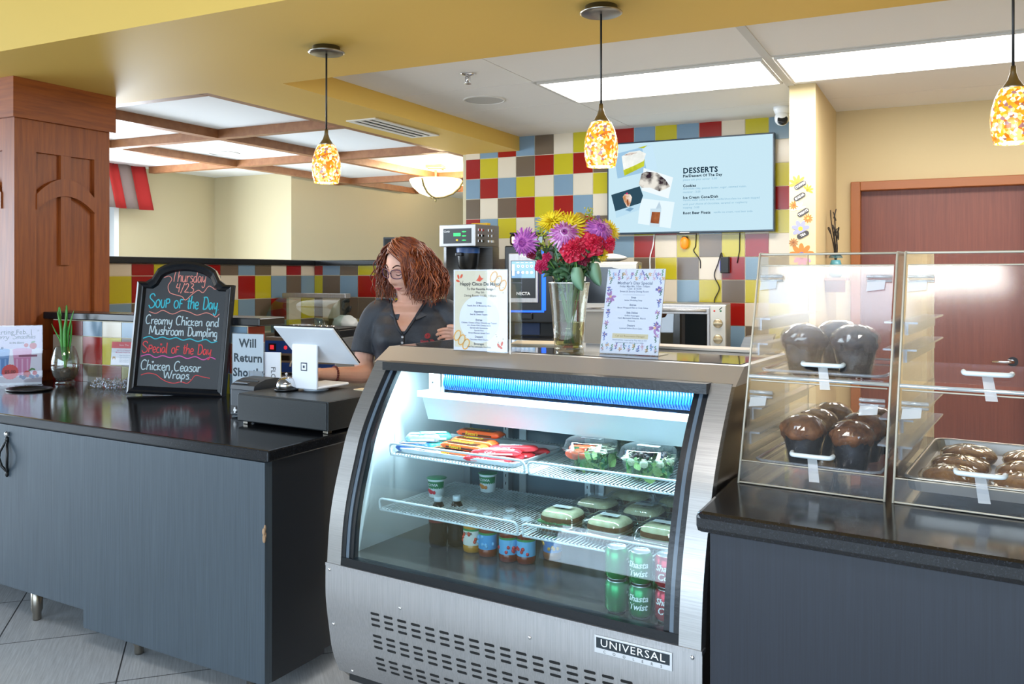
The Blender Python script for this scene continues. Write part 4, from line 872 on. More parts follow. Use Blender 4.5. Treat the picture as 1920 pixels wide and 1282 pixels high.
# candy tray and bars
t = thing('candy_tray', 'white plastic tray of candy bars on the upper left shelf', 'tray', put(.345, .222, SZU + .003), CU)
m = MB(mat('tray_white', 'F2F5F7', .35)); o1 = rr(.245, .32, .02, .016); n = len(o1); i1 = [(x * .98, .15 + (y - .15) * .97, .016) for x, y, z in o1]; i2 = [(x * .95, .15 + (y - .15) * .92, .003) for x, y, z in o1]; o2 = [(x * .955, .15 + (y - .15) * .93, 0) for x, y, z in o1]
m.add(o2 + o1 + i1 + i2, [(j * n + k, j * n + (k + 1) % n, j * n + n + (k + 1) % n, j * n + n + k) for j in range(3) for k in range(n)] + [tuple(range(n - 1, -1, -1)), tuple(3 * n + k for k in range(n))]); m.build('tray', t)
def candy(loc, label, L, W, H, cols, rz, text=None, tcol='F4D03A', group='candy bars on the tray', ry=0, seed=0, stripe=None):
    L, W, H = L * 1.22, W * 1.3, H * 1.45
    t = thing('candy_bar', label, 'candy bar', loc, rz, group, rot=(0, ry, rz)); r2 = random.Random(seed)
    m = MB(mat('wrapper_' + cols, cols, .28))
    def prof(u, v):
        x = (u - .5) * L; e = min(1, (.5 - abs(u - .5)) / .09); q = 2 * PI * v; w_ = W / 2 * (.86 + .14 * e) ; h = H / 2 * (.06 + .94 * min(1, e) ** .6); wob = 1 + .03 * math.sin(u * 40 + seed)
        c, s_ = math.cos(q), math.sin(q); sg = lambda a: math.copysign(abs(a) ** .55, a)
        return (x, w_ * sg(c) * wob, H / 2 + h * sg(s_))
    m.sheet(prof, 26, 14, closed=False); m.build('wrapper', t)
    if text or stripe:
        m = MB()
        if stripe:
            m.use(mat('band_' + stripe, stripe, .3)); m.add([(-L * .36, -W * .40, H + .0006), (L * .36, -W * .40, H + .0006), (L * .36, W * .1, H + .0006), (-L * .36, W * .1, H + .0006)], [(0, 1, 2, 3)])
            m.add([(-L * .34, -W / 2 - .0008, H * .25), (L * .34, -W / 2 - .0008, H * .25), (L * .34, -W / 2 - .0008, H * .5), (-L * .34, -W / 2 - .0008, H * .5)], [(0, 1, 2, 3)])
        if text:
            m.use(mat('print_' + tcol, tcol, .4)); v, f = text_geo(text, min(W * .85, .03), .0006, .2); m.add([(p[0] - L * .06, p[1] + W * .05, H + .0012) for p in v], f)
            v, f = text_geo(text, H * .75, .0003, .2); m.add([(p[0] - L * .12, -W / 2 - .0012, p[1] + H * .5) for p in v], f)
        m.build('printing', t)
    return t
TZ = SZU + .0065
OR = 'F0682C'
for i, (u, y, z, rz, lb) in enumerate(((.315, .268, 0, -.04, 'orange peanut butter candy bar at the front of the pile'), (.40, .335, 0, .03, 'orange peanut butter candy bar beside the front one'), (.36, .272, .024, -.06, 'orange candy bar lying across the front ones'), (.345, .395, .0, -.03, 'orange candy bar in the middle of the tray'), (.35, .345, .026, -.05, 'orange candy bar on top, in the middle of the pile'), (.345, .39, .048, .02, 'orange candy bar topping the whole pile at the back'))):
    candy(put(u, y, TZ + z), lb, .145, .042, .016, OR, CU + rz, "Reese's", 'F8D22A', seed=i, stripe='4A2412')
for i, (u, y, z, rz, lb) in enumerate(((.465, .258, 0, .35, 'red wafer candy bar at the front right of the tray'), (.48, .30, .0, .42, 'red wafer candy bar second from the front'), (.495, .345, .002, .5, 'red wafer candy bar third from the front'), (.52, .40, .004, .6, 'red wafer candy bar leaning at the back right of the tray'), (.485, .275, .020, .4, 'red wafer candy bar lying on the front red ones'), (.51, .34, .024, .55, 'red wafer candy bar topping the red pile'))):
    candy(put(u, y, TZ + z), lb, .135, .032, .013, 'E23038', CU + rz, 'KitKat', 'FFFFFF', seed=10 + i, stripe='F2E4E4' if i % 2 == 0 else None)
for i, (u, y, z, rz, c, lb) in enumerate(((.150, .268, .0, .35, '2B5DA8', 'blue and white wrapped coconut candy at the left end of the tray'), (.17, .335, .002, .25, '2C9C8E', 'green and silver wrapped mint candy behind the blue one'), (.165, .30, .028, .5, '9FC6CF', 'silver wrapped candy crumpled on top of the left pile'), (.215, .34, .0, .9, '3BA59A', 'teal wrapped mint candy next to the white wrapper'), (.19, .325, .03, .7, '57B5A8', 'pale green wrapped candy topping the left pile'))):
    candy(put(u, y, TZ + z), lb, .10, .05, .02, c, CU + rz, 'Mints' if i == 1 else None, 'F4FAFA', seed=20 + i, stripe='E8F1F6')
candy(put(.225, .256, TZ), 'white candy bar with red and blue lettering in front of the orange bars', .10, .036, .012, 'E9EBF0', CU - .05, 'NESTLE', '2C3F8F', seed=31, stripe='D03A3A')

# salads
CLR = glass('clear_clamshell', 'F0F6F4', .09, .04)
CLB = glass('clear_clamshell_ridged', 'EDF4F1', .11, .06, bump=.25, bscale=60)
GRN = [mat('lettuce_green', '4F8A4E', .6), mat('spinach_green', '2F6B4A', .55), mat('pale_lettuce', '93B36A', .6)]
TOM = mat('tomato_red', 'D9532F', .35); EGG = mat('egg_white', 'EDE6C8', .5); CHZ = mat('shredded_cheese', 'D9D2B8', .7); OLV = mat('dark_bean_topping', '2C2630', .5, col2='57423A', scale=60); RADH = mat('chopped_chicken', 'B9B0A4', .7, col2='8C8078', scale=60); LABEL = mat('price_label', 'DCE4E8', .5)
def salad(loc, label, kind, seed, s=1):
    r2 = random.Random(seed); t = thing('salad_bowl', label, 'salad', loc, CU, 'boxed salads on the upper right shelf'); R_ = .092 * s
    m = MB(CLB); P = [(R_ * .55, 0), (R_ * .60, .003), (R_ * .8, .035 * s), (R_ * .98, .062 * s), (R_ * 1.06, .064 * s), (R_ * 1.06, .067 * s)]
    m.lathe(P, 40, fn=lambda a, z: 1 + .012 * math.cos(a * 20) * (z < .06)).build('bowl', t)
    m = MB(CLR); P = [(R_ * 1.07, .066 * s), (R_ * 1.07, .070 * s), (R_ * .98, .072 * s), (R_ * .9, .092 * s), (R_ * .8, .096 * s), (.001, .097 * s)]; m.lathe(P, 40, cap=(False, False)); m.build('lid', t)
    m = MB()
    for k in range(90):
        a = r2.uniform(0, 6.28); q = math.sqrt(r2.random()); z = .008 + r2.random() * .05 * s; rad = R_ * (.52 + .38 * z / (.06 * s)) * q
        m.use(r2.choice(GRN)); m.at(rad * math.cos(a), rad * math.sin(a), z, r2.uniform(0, 3), r2.uniform(0, 3), r2.uniform(0, 3)); w_ = r2.uniform(.012, .022) * s
        m.add([(-w_, -w_ * .5, 0), (0, -w_ * .7, .004), (w_, -w_ * .4, 0), (w_ * .8, w_ * .5, .005), (0, w_ * .6, 0), (-w_ * .9, w_ * .4, .004)], [(0, 1, 4, 5), (1, 2, 3, 4)], True)
    m.build('lettuce', t)['kind'] = 'stuff'
    m = MB(); m.at()
    if kind == 'tomato':
        m.use(TOM); 
        for k in range(5): m.ell((-.045 + k * .011, -.03 + .006 * k, .066), .022, .018, .010, 12, 8)
        m.use(TOM).ell((-.03, -.052, .052), .038, .022, .018, 16, 10)
        m.use(EGG); m.ell((.01, .03, .07), .035, .02, .008, 14, 8); m.use(CHZ)
        for k in range(60): a = r2.uniform(-1.4, 1.2); q = r2.uniform(.2, .85) * R_; m.at(q * math.cos(a), q * math.sin(a), .066 + r2.random() * .01, 0, 0, r2.uniform(0, 3)); m.box(-.009, .009, -.0014, .0014, 0, .002)
    elif kind == 'bean':
        m.use(OLV)
        for k in range(60): a = r2.uniform(0, 6.28); q = math.sqrt(r2.random()) * R_ * .65; m.ell((q * math.cos(a), q * math.sin(a), .066 + r2.random() * .014), .007, .006, .005, 8, 5)
        m.use(EGG)
        for k in range(9): a = k * .7; m.ell((R_ * .74 * math.cos(a), R_ * .74 * math.sin(a), .055), .014, .008, .012, 10, 6)
        m.use(CHZ)
        for k in range(50): a = r2.uniform(0, 6.28); q = r2.uniform(.6, .9) * R_; m.at(q * math.cos(a), q * math.sin(a), .062 + r2.random() * .01, 0, 0, r2.uniform(0, 3)); m.box(-.008, .008, -.0014, .0014, 0, .002)
    else:
        m.use(RADH)
        for k in range(60): a = r2.uniform(0, 6.28); q = math.sqrt(r2.random()) * R_ * .75; m.at(q * math.cos(a), q * math.sin(a), .066 + r2.random() * .016, r2.uniform(0, 1), 0, r2.uniform(0, 3)); m.box(-.007, .007, -.005, .005, 0, .007)
    m.at(); m.build('toppings', t)
    m = MB(LABEL); m.add([(-.035, -.012, .0978 * s), (.035, -.012, .0978 * s), (.035, .012, .0978 * s), (-.035, .012, .0978 * s)], [(0, 1, 2, 3)]); m.use(INK)
    for k in range(3): m.add([(-.03, -.008 + k * .006, .0982 * s), (.028, -.008 + k * .006, .0982 * s), (.028, -.0065 + k * .006, .0982 * s), (-.03, -.0065 + k * .006, .0982 * s)], [(0, 1, 2, 3)])
    m.build('label', t)
salad(put(.80, .345, SZU + .0045), 'clear bowl of salad with tomato wedges, front left of the upper shelf', 'tomato', 1)
salad(put(1.00, .325, SZU + .0045), 'clear bowl of salad with dark beans and egg, front right of the upper shelf', 'bean', 2)
salad(put(.90, .535, SZU + .0045), 'clear bowl of salad with dark topping, behind the tomato salad', 'bean', 3, 1.05)
salad(put(1.11, .52, SZU + .0045), 'clear bowl of salad with pale shredded topping in the back right corner', 'pale', 4)

# yogurts
def yogurt(loc, label, fruit):
    t = thing('yogurt_cup', label, 'yogurt', loc, CU, 'yogurt cups on the lower shelf')
    MB(mat('yogurt_cup_white', 'F1F4F2', .35)).lathe([(.026, 0), (.028, .002), (.0315, .06), (.0335, .064), (.0335, .066)], 28).build('cup', t)
    m = MB(mat('foil_lid_green', '3E9A66', .3, .3)); m.lathe([(.036, .0662), (.037, .0672), (.030, .0682), (.001, .0684)], 28, cap=(True, False)); m.build('foil_lid', t)
    m = MB(mat('yogurt_band_green', '2E7D4C', .4))
    fn = lambda z: .026 + .0058 * z / .06 + .0006
    m.sheet(lambda u, v: ((fn(.03 + v * .028)) * math.cos(-PI * u), (fn(.03 + v * .028)) * math.sin(-PI * u), .03 + v * .028), 20, 2)
    m.use(mat('fruit_' + fruit, fruit, .4)); 
    for a, z, r_ in ((-1.7, .022, .010), (-1.3, .02, .008), (-2.0, .026, .007)): m.ell((fn(z) * math.cos(a), fn(z) * math.sin(a), z), r_, .0015, r_ * .9, 12, 8)
    m.use(WHITE); v, f = text_geo('ACTIVIA', .0125, .0003); 
    m.add([(fn(.045) * 1.02 * math.cos(-PI / 2 + p[0] / .03), fn(.045) * 1.02 * math.sin(-PI / 2 + p[0] / .03), .046 + p[1]) for p in v], f); m.build('label', t)
yogurt(put(.150, .395, SZL + .0035), 'green lidded strawberry yogurt cup on the lower left shelf', 'CE3440'); yogurt(put(.265, .555, SZL + .0035), 'green yogurt cup with peach print at the back of the lower shelf', 'E0883A')

# sandwiches
BREAD = mat('white_bread', 'D9CFB0', .8, col2='CBBE98', scale=50); CRUST = mat('bread_crust', '8E5A34', .8, col2='714326', scale=60); CRUSTD = mat('dark_bread_crust', '4E2E22', .8, col2='3A2018', scale=60)
def sandwich(loc, label, rz, dark=False, green=False, seed=0):
    r2 = random.Random(seed); t = thing('boxed_sandwich', label, 'sandwich', loc, CU + rz, 'boxed sandwiches on the lower right shelf')
    q = lambda w, r, z: [(x, y - w, z) for x, y, z in rr(w, w * 2, r, z)]
    m = MB(CLB); a = q(.062, .018, 0); b_ = q(.072, .022, .028); c = q(.078, .022, .029); n = len(a); m.add(a + b_ + c, [(j * n + k, j * n + (k + 1) % n, j * n + n + (k + 1) % n, j * n + n + k) for j in range(2) for k in range(n)] + [tuple(range(n - 1, -1, -1))], True); m.build('box_base', t)
    m = MB(CLR); L_ = [q(.078, .022, .030), q(.072, .022, .033), q(.066, .024, .060), q(.055, .024, .071), q(.04, .024, .0735)]; m.add(sum(L_, []), [(j * n + k, j * n + (k + 1) % n, j * n + n + (k + 1) % n, j * n + n + k) for j in range(4) for k in range(n)] + [tuple(4 * n + k for k in range(n))], True); m.build('box_lid', t)
    sg = lambda v_, k_: math.copysign(abs(v_) ** k_, v_)
    def loaf(u, v): a_ = 2 * PI * u; e_ = PI / 2 * v; return (.061 * sg(math.cos(a_), .6) * math.cos(e_) ** .35, .061 * sg(math.sin(a_), .6) * math.cos(e_) ** .35, .044 + .024 * math.sin(e_))
    m = MB(CRUSTD if dark else CRUST); m.sheet(lambda u, v: loaf(u, v * .22), 32, 3, closed=True); m.use(BREAD).sheet(lambda u, v: loaf(u, .22 + v * .779), 32, 8, closed=True); m.use(CRUSTD if dark else CRUST).sheet(lambda u, v: (loaf(u, 0)[0], loaf(u, 0)[1], .037 + .007 * v), 32, 1, closed=True); m.build('bread_slice', t)
    for z, nm in ((.006, 'bread_slice'),):
        m = MB(CRUSTD if dark else CRUST)
        pts = [(x * (1 + .02 * math.sin(k)), y + .004 * math.cos(k * 2)) for k, (x, y, _) in enumerate(q(.058, .02, 0))]
        m.prism(pts, z, z + .016, .004); m.use(BREAD); m.prism([(x * .95, y * .95) for x, y in pts], z + .0161, z + .019, .002); m.build(nm, t)
    m = MB(mat('ham_filling', 'C99A8A', .6)); m.prism([(x, y) for x, y, _ in q(.053, .018, 0)], .0255, .033); m.use(EGG).prism([(x, y) for x, y, _ in q(.056, .02, 0)], .033, .036)
    if green:
        m.use(GRN[0])
        for k in range(16): m.at(-.05 + k * .0066, -.056, .033 + .004 * r2.random(), r2.uniform(-.5, .5), 0, r2.uniform(-1, 1)); m.box(-.007, .007, -.006, .006, -.002, .002)
        m.at()
    m.build('filling', t)
    m = MB(LABEL); m.add([(-.03, -.012, .0742), (.03, -.012, .0742), (.03, .012, .0742), (-.03, .012, .0742)], [(0, 1, 2, 3)]); m.use(INK)
    for k in range(3): m.add([(-.026, -.008 + k * .006, .0746), (.024, -.008 + k * .006, .0746), (.024, -.0066 + k * .006, .0746), (-.026, -.0066 + k * .006, .0746)], [(0, 1, 2, 3)])
    m.build('label', t)
SW_ = ((.735, .27, 0, 0, True, 'boxed white bread sandwich with lettuce, front left of the lower shelf'), (.90, .265, 0, 0, False, 'boxed white bread sandwich in the middle of the front row'), (1.065, .28, 0, 0, False, 'boxed white bread sandwich at the right of the front row'), (.775, .435, 0, 1, False, 'boxed dark bread sandwich, left in the second row'), (.94, .43, 0, 1, False, 'boxed dark bread sandwich, middle of the second row'), (1.10, .44, 0, 0, False, 'boxed sandwich at the right of the second row'), (.83, .575, .0, 0, False, 'boxed sandwich at the back, left one'), (.995, .575, .0, 0, False, 'boxed sandwich at the back, right one'))
for i, (u, y, z, dk, g, lb) in enumerate(SW_): sandwich(put(u, y, SZL + .0035 + z), lb, rnd.uniform(-.08, .08), dk, g, i)

# bottles
DZ = .5755
def bottle_cola(loc, label):
    t = thing('cola_bottle', label, 'bottle', loc, CU, 'dark cola bottles')
    P = [(.022, 0), (.029, .004), (.033, .03), (.030, .055), (.034, .085), (.033, .11), (.02, .14), (.0125, .155)]
    m = MB(mat('cola_dark', '120608', .16, spec=.3)); m.lathe(P, 28, fn=lambda a, z: 1 + (.05 * math.cos(5 * a) if z < .03 else 0)); m.build('bottle', t)
    MB(mat('cola_label_red', '6A1016', .4)).lathe([(.0335, .086), (.0340, .088), (.0335, .112)], 28, cap=(False, False)).build('label', t)
    MB(mat('bottle_cap_pale', 'DCE6EC', .4)).lathe([(.0145, .155), (.0145, .170), (.013, .172)], 20).build('cap', t)
bottle_cola(put(.225, .305, DZ), 'dark cola bottle nearest the glass at the left'); bottle_cola(put(.275, .345, DZ), 'dark cola bottle behind the nearest one at the left')
def juice(loc, label, liquid, lab, blobs, text, tc):
    t = thing('juice_bottle', label, 'bottle', loc, CU, 'juice bottles under the lower shelf')
    P = [(.026, 0), (.031, .004), (.032, .02), (.0305, .024), (.0305, .082), (.032, .086), (.030, .098), (.017, .122), (.015, .128)]
    MB(mat('juice_' + liquid, liquid, .16)).lathe(P, 28).build('bottle', t)
    m = MB(mat('label_' + lab, lab, .45)); m.lathe([(.0312, .026), (.0312, .080)], 32, cap=(False, False))
    m.use(mat('label_green_band', '2E8C4A', .45)).lathe([(.0314, .074), (.0314, .081)], 32, cap=(False, False))
    r2 = random.Random(hash(label) % 1000 if False else len(label)); m.use(mat('blob_' + blobs, blobs, .4))
    for k in range(7):
        a = -PI / 2 + r2.uniform(-1.2, 1.2); z = .034 + r2.random() * .034; m.ell((.0312 * math.cos(a), .0312 * math.sin(a), z), .006, .004, .006, 10, 6)
    if text:
        m.use(mat('print_' + tc, tc, .4)); v, f = text_geo(text, .0105, .0003)
        m.add([(.0322 * math.cos(-PI / 2 + p[0] / .031), .0322 * math.sin(-PI / 2 + p[0] / .031), .066 + p[1]) for p in v], f)
    m.build('label', t); MB(mat('bottle_cap_pale', 'DCE6EC', .4)).lathe([(.0175, .128), (.0175, .143), (.016, .145)], 24).build('cap', t)
for u, y, lb, lq, la, bl, tx, tc in ((.356, .322, 'orange juice bottle with a white and red label', 'C98A2E', 'EDE7DC', 'D8452C', 'FIRSTER', '5A4A40'), (.425, .313, 'juice bottle with a blue label showing small print', '8A3A1E', '4FA3DC', '7FC0EA', None, 'FFFFFF'), (.512, .305, 'apple juice bottle with red apples on its blue label', '7A2A18', '6FB8E6', 'C8323A', None, 'FFFFFF'), (.572, .318, 'apple juice bottle with a blue label, the one nearest the sandwiches side', '7A2A18', '6FB8E6', 'C8323A', None, 'FFFFFF'), (.470, .385, 'red cherry print juice bottle behind the blue ones', '6E1A1E', 'B8303C', 'E6A0A8', None, 'FFFFFF'), (.625, .40, 'amber juice bottle with a blue label at the back', '9A5A1E', '5B86C0', 'E0A83A', None, 'FFFFFF')):
    juice(put(u, y, DZ), lb, lq, la, bl, tx, tc)
# cans
def can(loc, label, col, dark, words, rz):
    t = thing('soda_can', label, 'can', loc, CU + rz, 'soda cans stacked in the corner')
    MB(mat('can_' + col, col, .25, .55)).lathe([(.026, .005), (.033, .012), (.033, .078), (.027, .088)], 32, cap=(False, False)).build('can_body', t)
    MB(mat('bare_can_metal', 'C6CACC', .3, .9)).lathe([(.023, .002), (.025, 0), (.0265, .007)], 32).lathe([(.0272, .0875), (.0272, .0905), (.0258, .0895), (.0255, .087), (.001, .0875)], 32, cap=(False, False)).build('can_ends', t)
    m = MB(mat('print_white_can', 'F2F6F2', .4))
    for w_, z, s_ in words:
        v, f = text_geo(w_, s_, .0006, .25); m.add([(.0334 * math.cos(-PI / 2 + p[0] / .033), .0334 * math.sin(-PI / 2 + p[0] / .033), z + p[1]) for p in v], f)
    m.use(mat('can_deep_' + dark, dark, .3, .4)); m.sheet(lambda u, v: (.0332 * math.cos(.5 + u * 1.6), .0332 * math.sin(.5 + u * 1.6), 0.016 + v * .06), 10, 2); m.build('printing', t)
    return t
G1, G2, R1 = '1E8A4A', '116034', 'C0243A'
WD = [('Shasta', .058, .024), ('Twist', .035, .024)]; WC = [('Shasta', .058, .024), ('Cola', .034, .026)]
for u, y, rz, c, d, wd, nm in ((1.00, .10, 1.9, G1, G2, [('Nutrition', .06, .009), ('facts', .05, .009)], 'green soda can, turned to its bar code side'), (1.072, .10, .12, G1, G2, WD, 'green soda can reading Twist'), (1.145, .11, .25, R1, '8A1428', WC, 'red soda can')):
    for k in (0, 1): can(put(u, y, DZ + k * .0915), nm + (', lower of its stack' if k == 0 else ', upper of its stack'), c, d, wd, rz)
can(put(1.03, .185, DZ), 'dark green soda can hidden behind the front row', G2, G2, WD, .8); can(put(1.105, .18, DZ), 'dark green soda can in the second row beside the red stack', G2, G2, WD, 1.2)
# ---------------------------------------------------------------- on top of the cooler
TZ_ = 1.2578
t = thing('cinco_sign', 'cream Cinco De Mayo menu in a clear stand on the cooler', 'sign', (-1.400, 2.560, TZ_), R(-1))
m = MB(ACRYL); m.box(-.104, .104, -.0035, -.002, 0, .275); m.box(-.104, .104, .002, .0035, 0, .275); m.box(-.104, .104, -.0035, .06, 0, .002)
m.box(.127, .130, -.03, .05, 0, .27); m.use(ACEDGE).box(.1265, .1305, -.0312, -.030, 0, .27); m.build('acrylic_holder', t)
m = MB(WHITE); m.box(-.103, .103, -.0015, .0015, .003, .274); m.use(mat('menu_cream', 'E9E1C4', .6)).rect(-.098, .098, .014, .270, -.0018); m.use(mat('menu_pale_blue', 'DCE3F2', .6)).disc(-.004, .108, .076, -.0021, 40, .079)
RK = mat('menu_red', 'D9502E', .6); OK_ = mat('menu_orange_squiggle', 'E2A950', .6); m.use(RK)
m.poly([(-.016, .238), (.0, .234), (.014, .246), (.008, .245), (.004, .248), (-.002, .258), (-.006, .248), (-.012, .240)], -.0024)
for x, z, q in ((-.084, .250, .3), (-.072, .252, -.5), (-.086, .236, 1.2), (.070, .024, .5), (.083, .03, -.3), (.078, .018, .9)): m.disc(x, z, .004, -.0024, 10, .008, q)
def squig(x, z, s):
    m.use(OK_)
    for k in range(3): m.line([(x + k * .017 * s + .013 * s * math.cos(a), z - k * .014 * s + .017 * s * math.sin(a + .4)) for a in [2 * PI * i / 14 for i in range(14)]], .0042, -.0024, closed=True)
squig(.052, .250, 1); squig(-.088, .052, 1)
m.use(INK)
for k in range(14): m.disc(rnd.choice([rnd.uniform(.05, .09), rnd.uniform(-.07, -.04)]), rnd.choice([rnd.uniform(.19, .26), rnd.uniform(.02, .06)]), .0014, -.0026, 8)
m.text('Happy Cinco De Mayo!', 0, .226, .0165, -.0026, bold=.0003); m.text('To Our Favorite Amigo', 0, .209, .0105, -.0026, bold=.0002); m.text('May 5th', 0, .198, .0100, -.0026); m.text('Dining Room: 11:30- 1:00pm', 0, .187, .0105, -.0026)
m.use(mat('menu_grey_ink', '5E6672', .6))
for ttl, z, ls in (('Drink', .163, ['Tequila Shot & Monterrey Mule']), ('Appetizer', .134, ['Beef & Cheese Taquito']), ('Entree', .106, ['Chicken, Cheese & Bean Chimichanga Topped', 'w/ a Green Chili Cheese Sauce', 'Served with Guacamole', 'Spanish Rice', 'Green Mexican Street Corn']), ('Dessert', .050, ['Chocolate Filled Churro']), ('Beverages', .026, ['Iced Tea, Lemonade, Horchata'])):
    m.text(ttl, -.004, z, .0095, -.0028, bold=.0002)
    for i, l_ in enumerate(ls): m.text(l_, -.004, z - .0095 - i * .0085, .0072, -.0028, bold=.0001)
m.build('printed_menu', t)

t = thing('mothers_day_sign', 'white menu with a border of painted flowers, leaning back on the cooler', 'sign', (-.924, 2.680, TZ_), rot=(R(-14), 0, R(-4)))
m = MB(ACRYL); m.box(-.102, .102, -.0035, -.002, .001, .285); m.box(-.102, .102, .002, .0035, .001, .285); m.build('acrylic_holder', t)
m = MB(mat('menu_white', 'EDF2FA', .6)); m.box(-.101, .101, -.0015, .0015, .002, .284)
PC = [mat('paint_' + c, c, .6) for c in ('B98BC4', '6F6FB8', '8FB2DC', 'E0B98E', 'D8BFD6', '6A9A76', '4F7F6A', '7C8FC8')]
r2 = random.Random(5)
def blossom(x, z, s, k):
    for i in range(6): a = i * PI / 3 + r2.random(); m.use(PC[k]).disc(x + s * .6 * math.cos(a), z + s * .6 * math.sin(a), s * .5, -.002, 7, s * .22, a)
    m.use(PC[3]).disc(x, z, s * .25, -.0023, 7)
def sprig(x, z, s, k, q):
    for i in range(5): m.use(PC[k]).disc(x + i * s * .5 * math.cos(q), z + i * s * .5 * math.sin(q), s * .42, -.002, 7, s * .18, q + (1 if i % 2 else -1))
for i in range(13): x = -.092 + i * .0153; sprig(x, .262 - .01 * (i % 2), .009, (5, 2, 1, 6, 4, 7)[i % 6], 1.2 + r2.random()); sprig(x, .012 + .006 * (i % 2), .009, (6, 2, 5, 1, 4)[i % 5], 1.3 + r2.random() * .6); blossom(x + .004, (.266 if i % 2 else .252), .007, (3, 4, 0)[i % 3]); blossom(x, .016 + .012 * (i % 2), .007, (4, 3, 2)[i % 3])
for i in range(11):
    z = .045 + i * .019
    for sd in (-1, 1): (blossom if i % 2 else lambda x, z, s, k: sprig(x, z, s, (6, 5, 1, 7)[k % 4], 1 + r2.random()))(sd * (.085 + .006 * r2.random()), z, .009, (1, 4, 0, 7)[(i + sd) % 4])
blossom(-.082, .19, .019, 0); blossom(.082, .09, .019, 0); blossom(.084, .215, .011, 1)
m.use(mat('menu_tan_box', 'E4D6AC', .6)).rect(-.062, .062, .052, .068, -.0018)
m.use(mat('menu_grey_blue', '76859C', .6)); m.text("Mother's Day Special", .0, .236, .0145, -.0022, bold=.0002)
for l_, z in (('Friday, May 8th, 11am- 1:00pm', .225), ('Cost : $ 16.00', .217), ('Sweet & Savory Dining Room', .208), ('__________________', .2)): m.text(l_, 0, z, .0085, -.0022, bold=.0001)
for ttl, z, ls in (('Soup', .188, ['Italian Wedding Soup']), ('Entree', .163, ['Bacon Wrapped Filet or Crab Cakes']), ('Side Dishes', .137, ['Grilled Asparagus', 'Herb Marinated Potatoes, Rice &', 'Focaccia']), ('Dessert', .095, ['Layered Velvet Short Cake'])):
    m.text(ttl, 0, z, .0085, -.0022, bold=.0002)
    for i, l_ in enumerate(ls): m.text(l_, 0, z - .0095 - i * .0085, .0072, -.0022, bold=.0001)
m.use(mat('menu_tan_ink', 'A08A50', .6)).text('Call our Reservation Manager', 0, .060, .0085, -.0022); m.use(MATS['menu_grey_blue']).text('Reservations required by May 6th at 555', 0, .047, .0072, -.0022); m.text('to reserve your place at our table', 0, .039, .0072, -.0022)
m.build('printed_menu', t); MB(ACRYL).box(-.102, .102, .0035, .09, .0, .002).build('acrylic_foot', t, rot=(R(14), 0, 0))
# papers lying on the top
m = MB(mat('cream_folder', 'DCD3BC', .7)); m.prism([(-.05, -.10), (.14, -.08), (.12, .07), (-.07, .06)], 0, .006); tag(m.build('menu_folder', None, (-1.40, 2.95, TZ_), R(10)), 'cream folded menu lying on the cooler behind the Cinco De Mayo sign', 'folder')
m = MB(mat('plastic_cutting_board', 'D9CFC2', .5)); m.box(-.30, .30, -.05, .05, 0, .010, .003); tag(m.build('cutting_board', None, (-.80, 2.985, TZ_), R(-5.4)), 'long pale cutting board along the back edge of the cooler top', 'cutting board')

# ---------------------------------------------------------------- vase of flowers
VX, VY = -1.181, 2.800
t = thing('flower_vase', 'flared clear glass vase of water holding the bouquet', 'vase', (VX, VY, TZ_), R(10))
def sq(r, z, k=.82):   # rounded square section
    return [(r * math.copysign(abs(math.cos(a)) ** k, math.cos(a)), r * math.copysign(abs(math.sin(a)) ** k, math.sin(a)), z) for a in [2 * PI * i / 32 for i in range(32)]]
def stack(mb, L_, cap0=True, cap1=False):
    n = len(L_[0]); mb.add(sum(L_, []), [(j * n + k, j * n + (k + 1) % n, j * n + n + (k + 1) % n, j * n + n + k) for j in range(len(L_) - 1) for k in range(n)] + ([tuple(range(n - 1, -1, -1))] if cap0 else []) + ([tuple((len(L_) - 1) * n + k for k in range(n))] if cap1 else []), True)
VG = glass('bouquet_vase_glass', 'F4F6F2', .09, .01, bump=.08, bscale=25)
m = MB(VG); stack(m, [sq(.049, 0), sq(.050, .004), sq(.053, .05), sq(.058, .12), sq(.066, .20), sq(.070, .228)]); stack(m, [sq(.067, .228), sq(.063, .20), sq(.055, .12), sq(.050, .05), sq(.046, .014)], False, True); m.use(mat('glass_rim_glint', 'E4ECEC', .05, .6)); m.tube([tuple(p) for p in sq(.0685, .229)], .0022, 6, closed=True); m.build('glass_body', t)
m = MB(glass('vase_water', 'E2DDB8', .03, haze=.06)); stack(m, [sq(.0455, .015), sq(.0495, .05), sq(.0525, .092)], True, True); m.build('water', t)
STEM = mat('flower_stem', '5C8A3E', .5); STEMD = mat('wet_stem', '6F7A3A', .5); LEAFD = mat('bouquet_leaf', '456A44', .5, col2='35563A', scale=20); EUC = mat('eucalyptus_leaf', '7FA98A', .5)
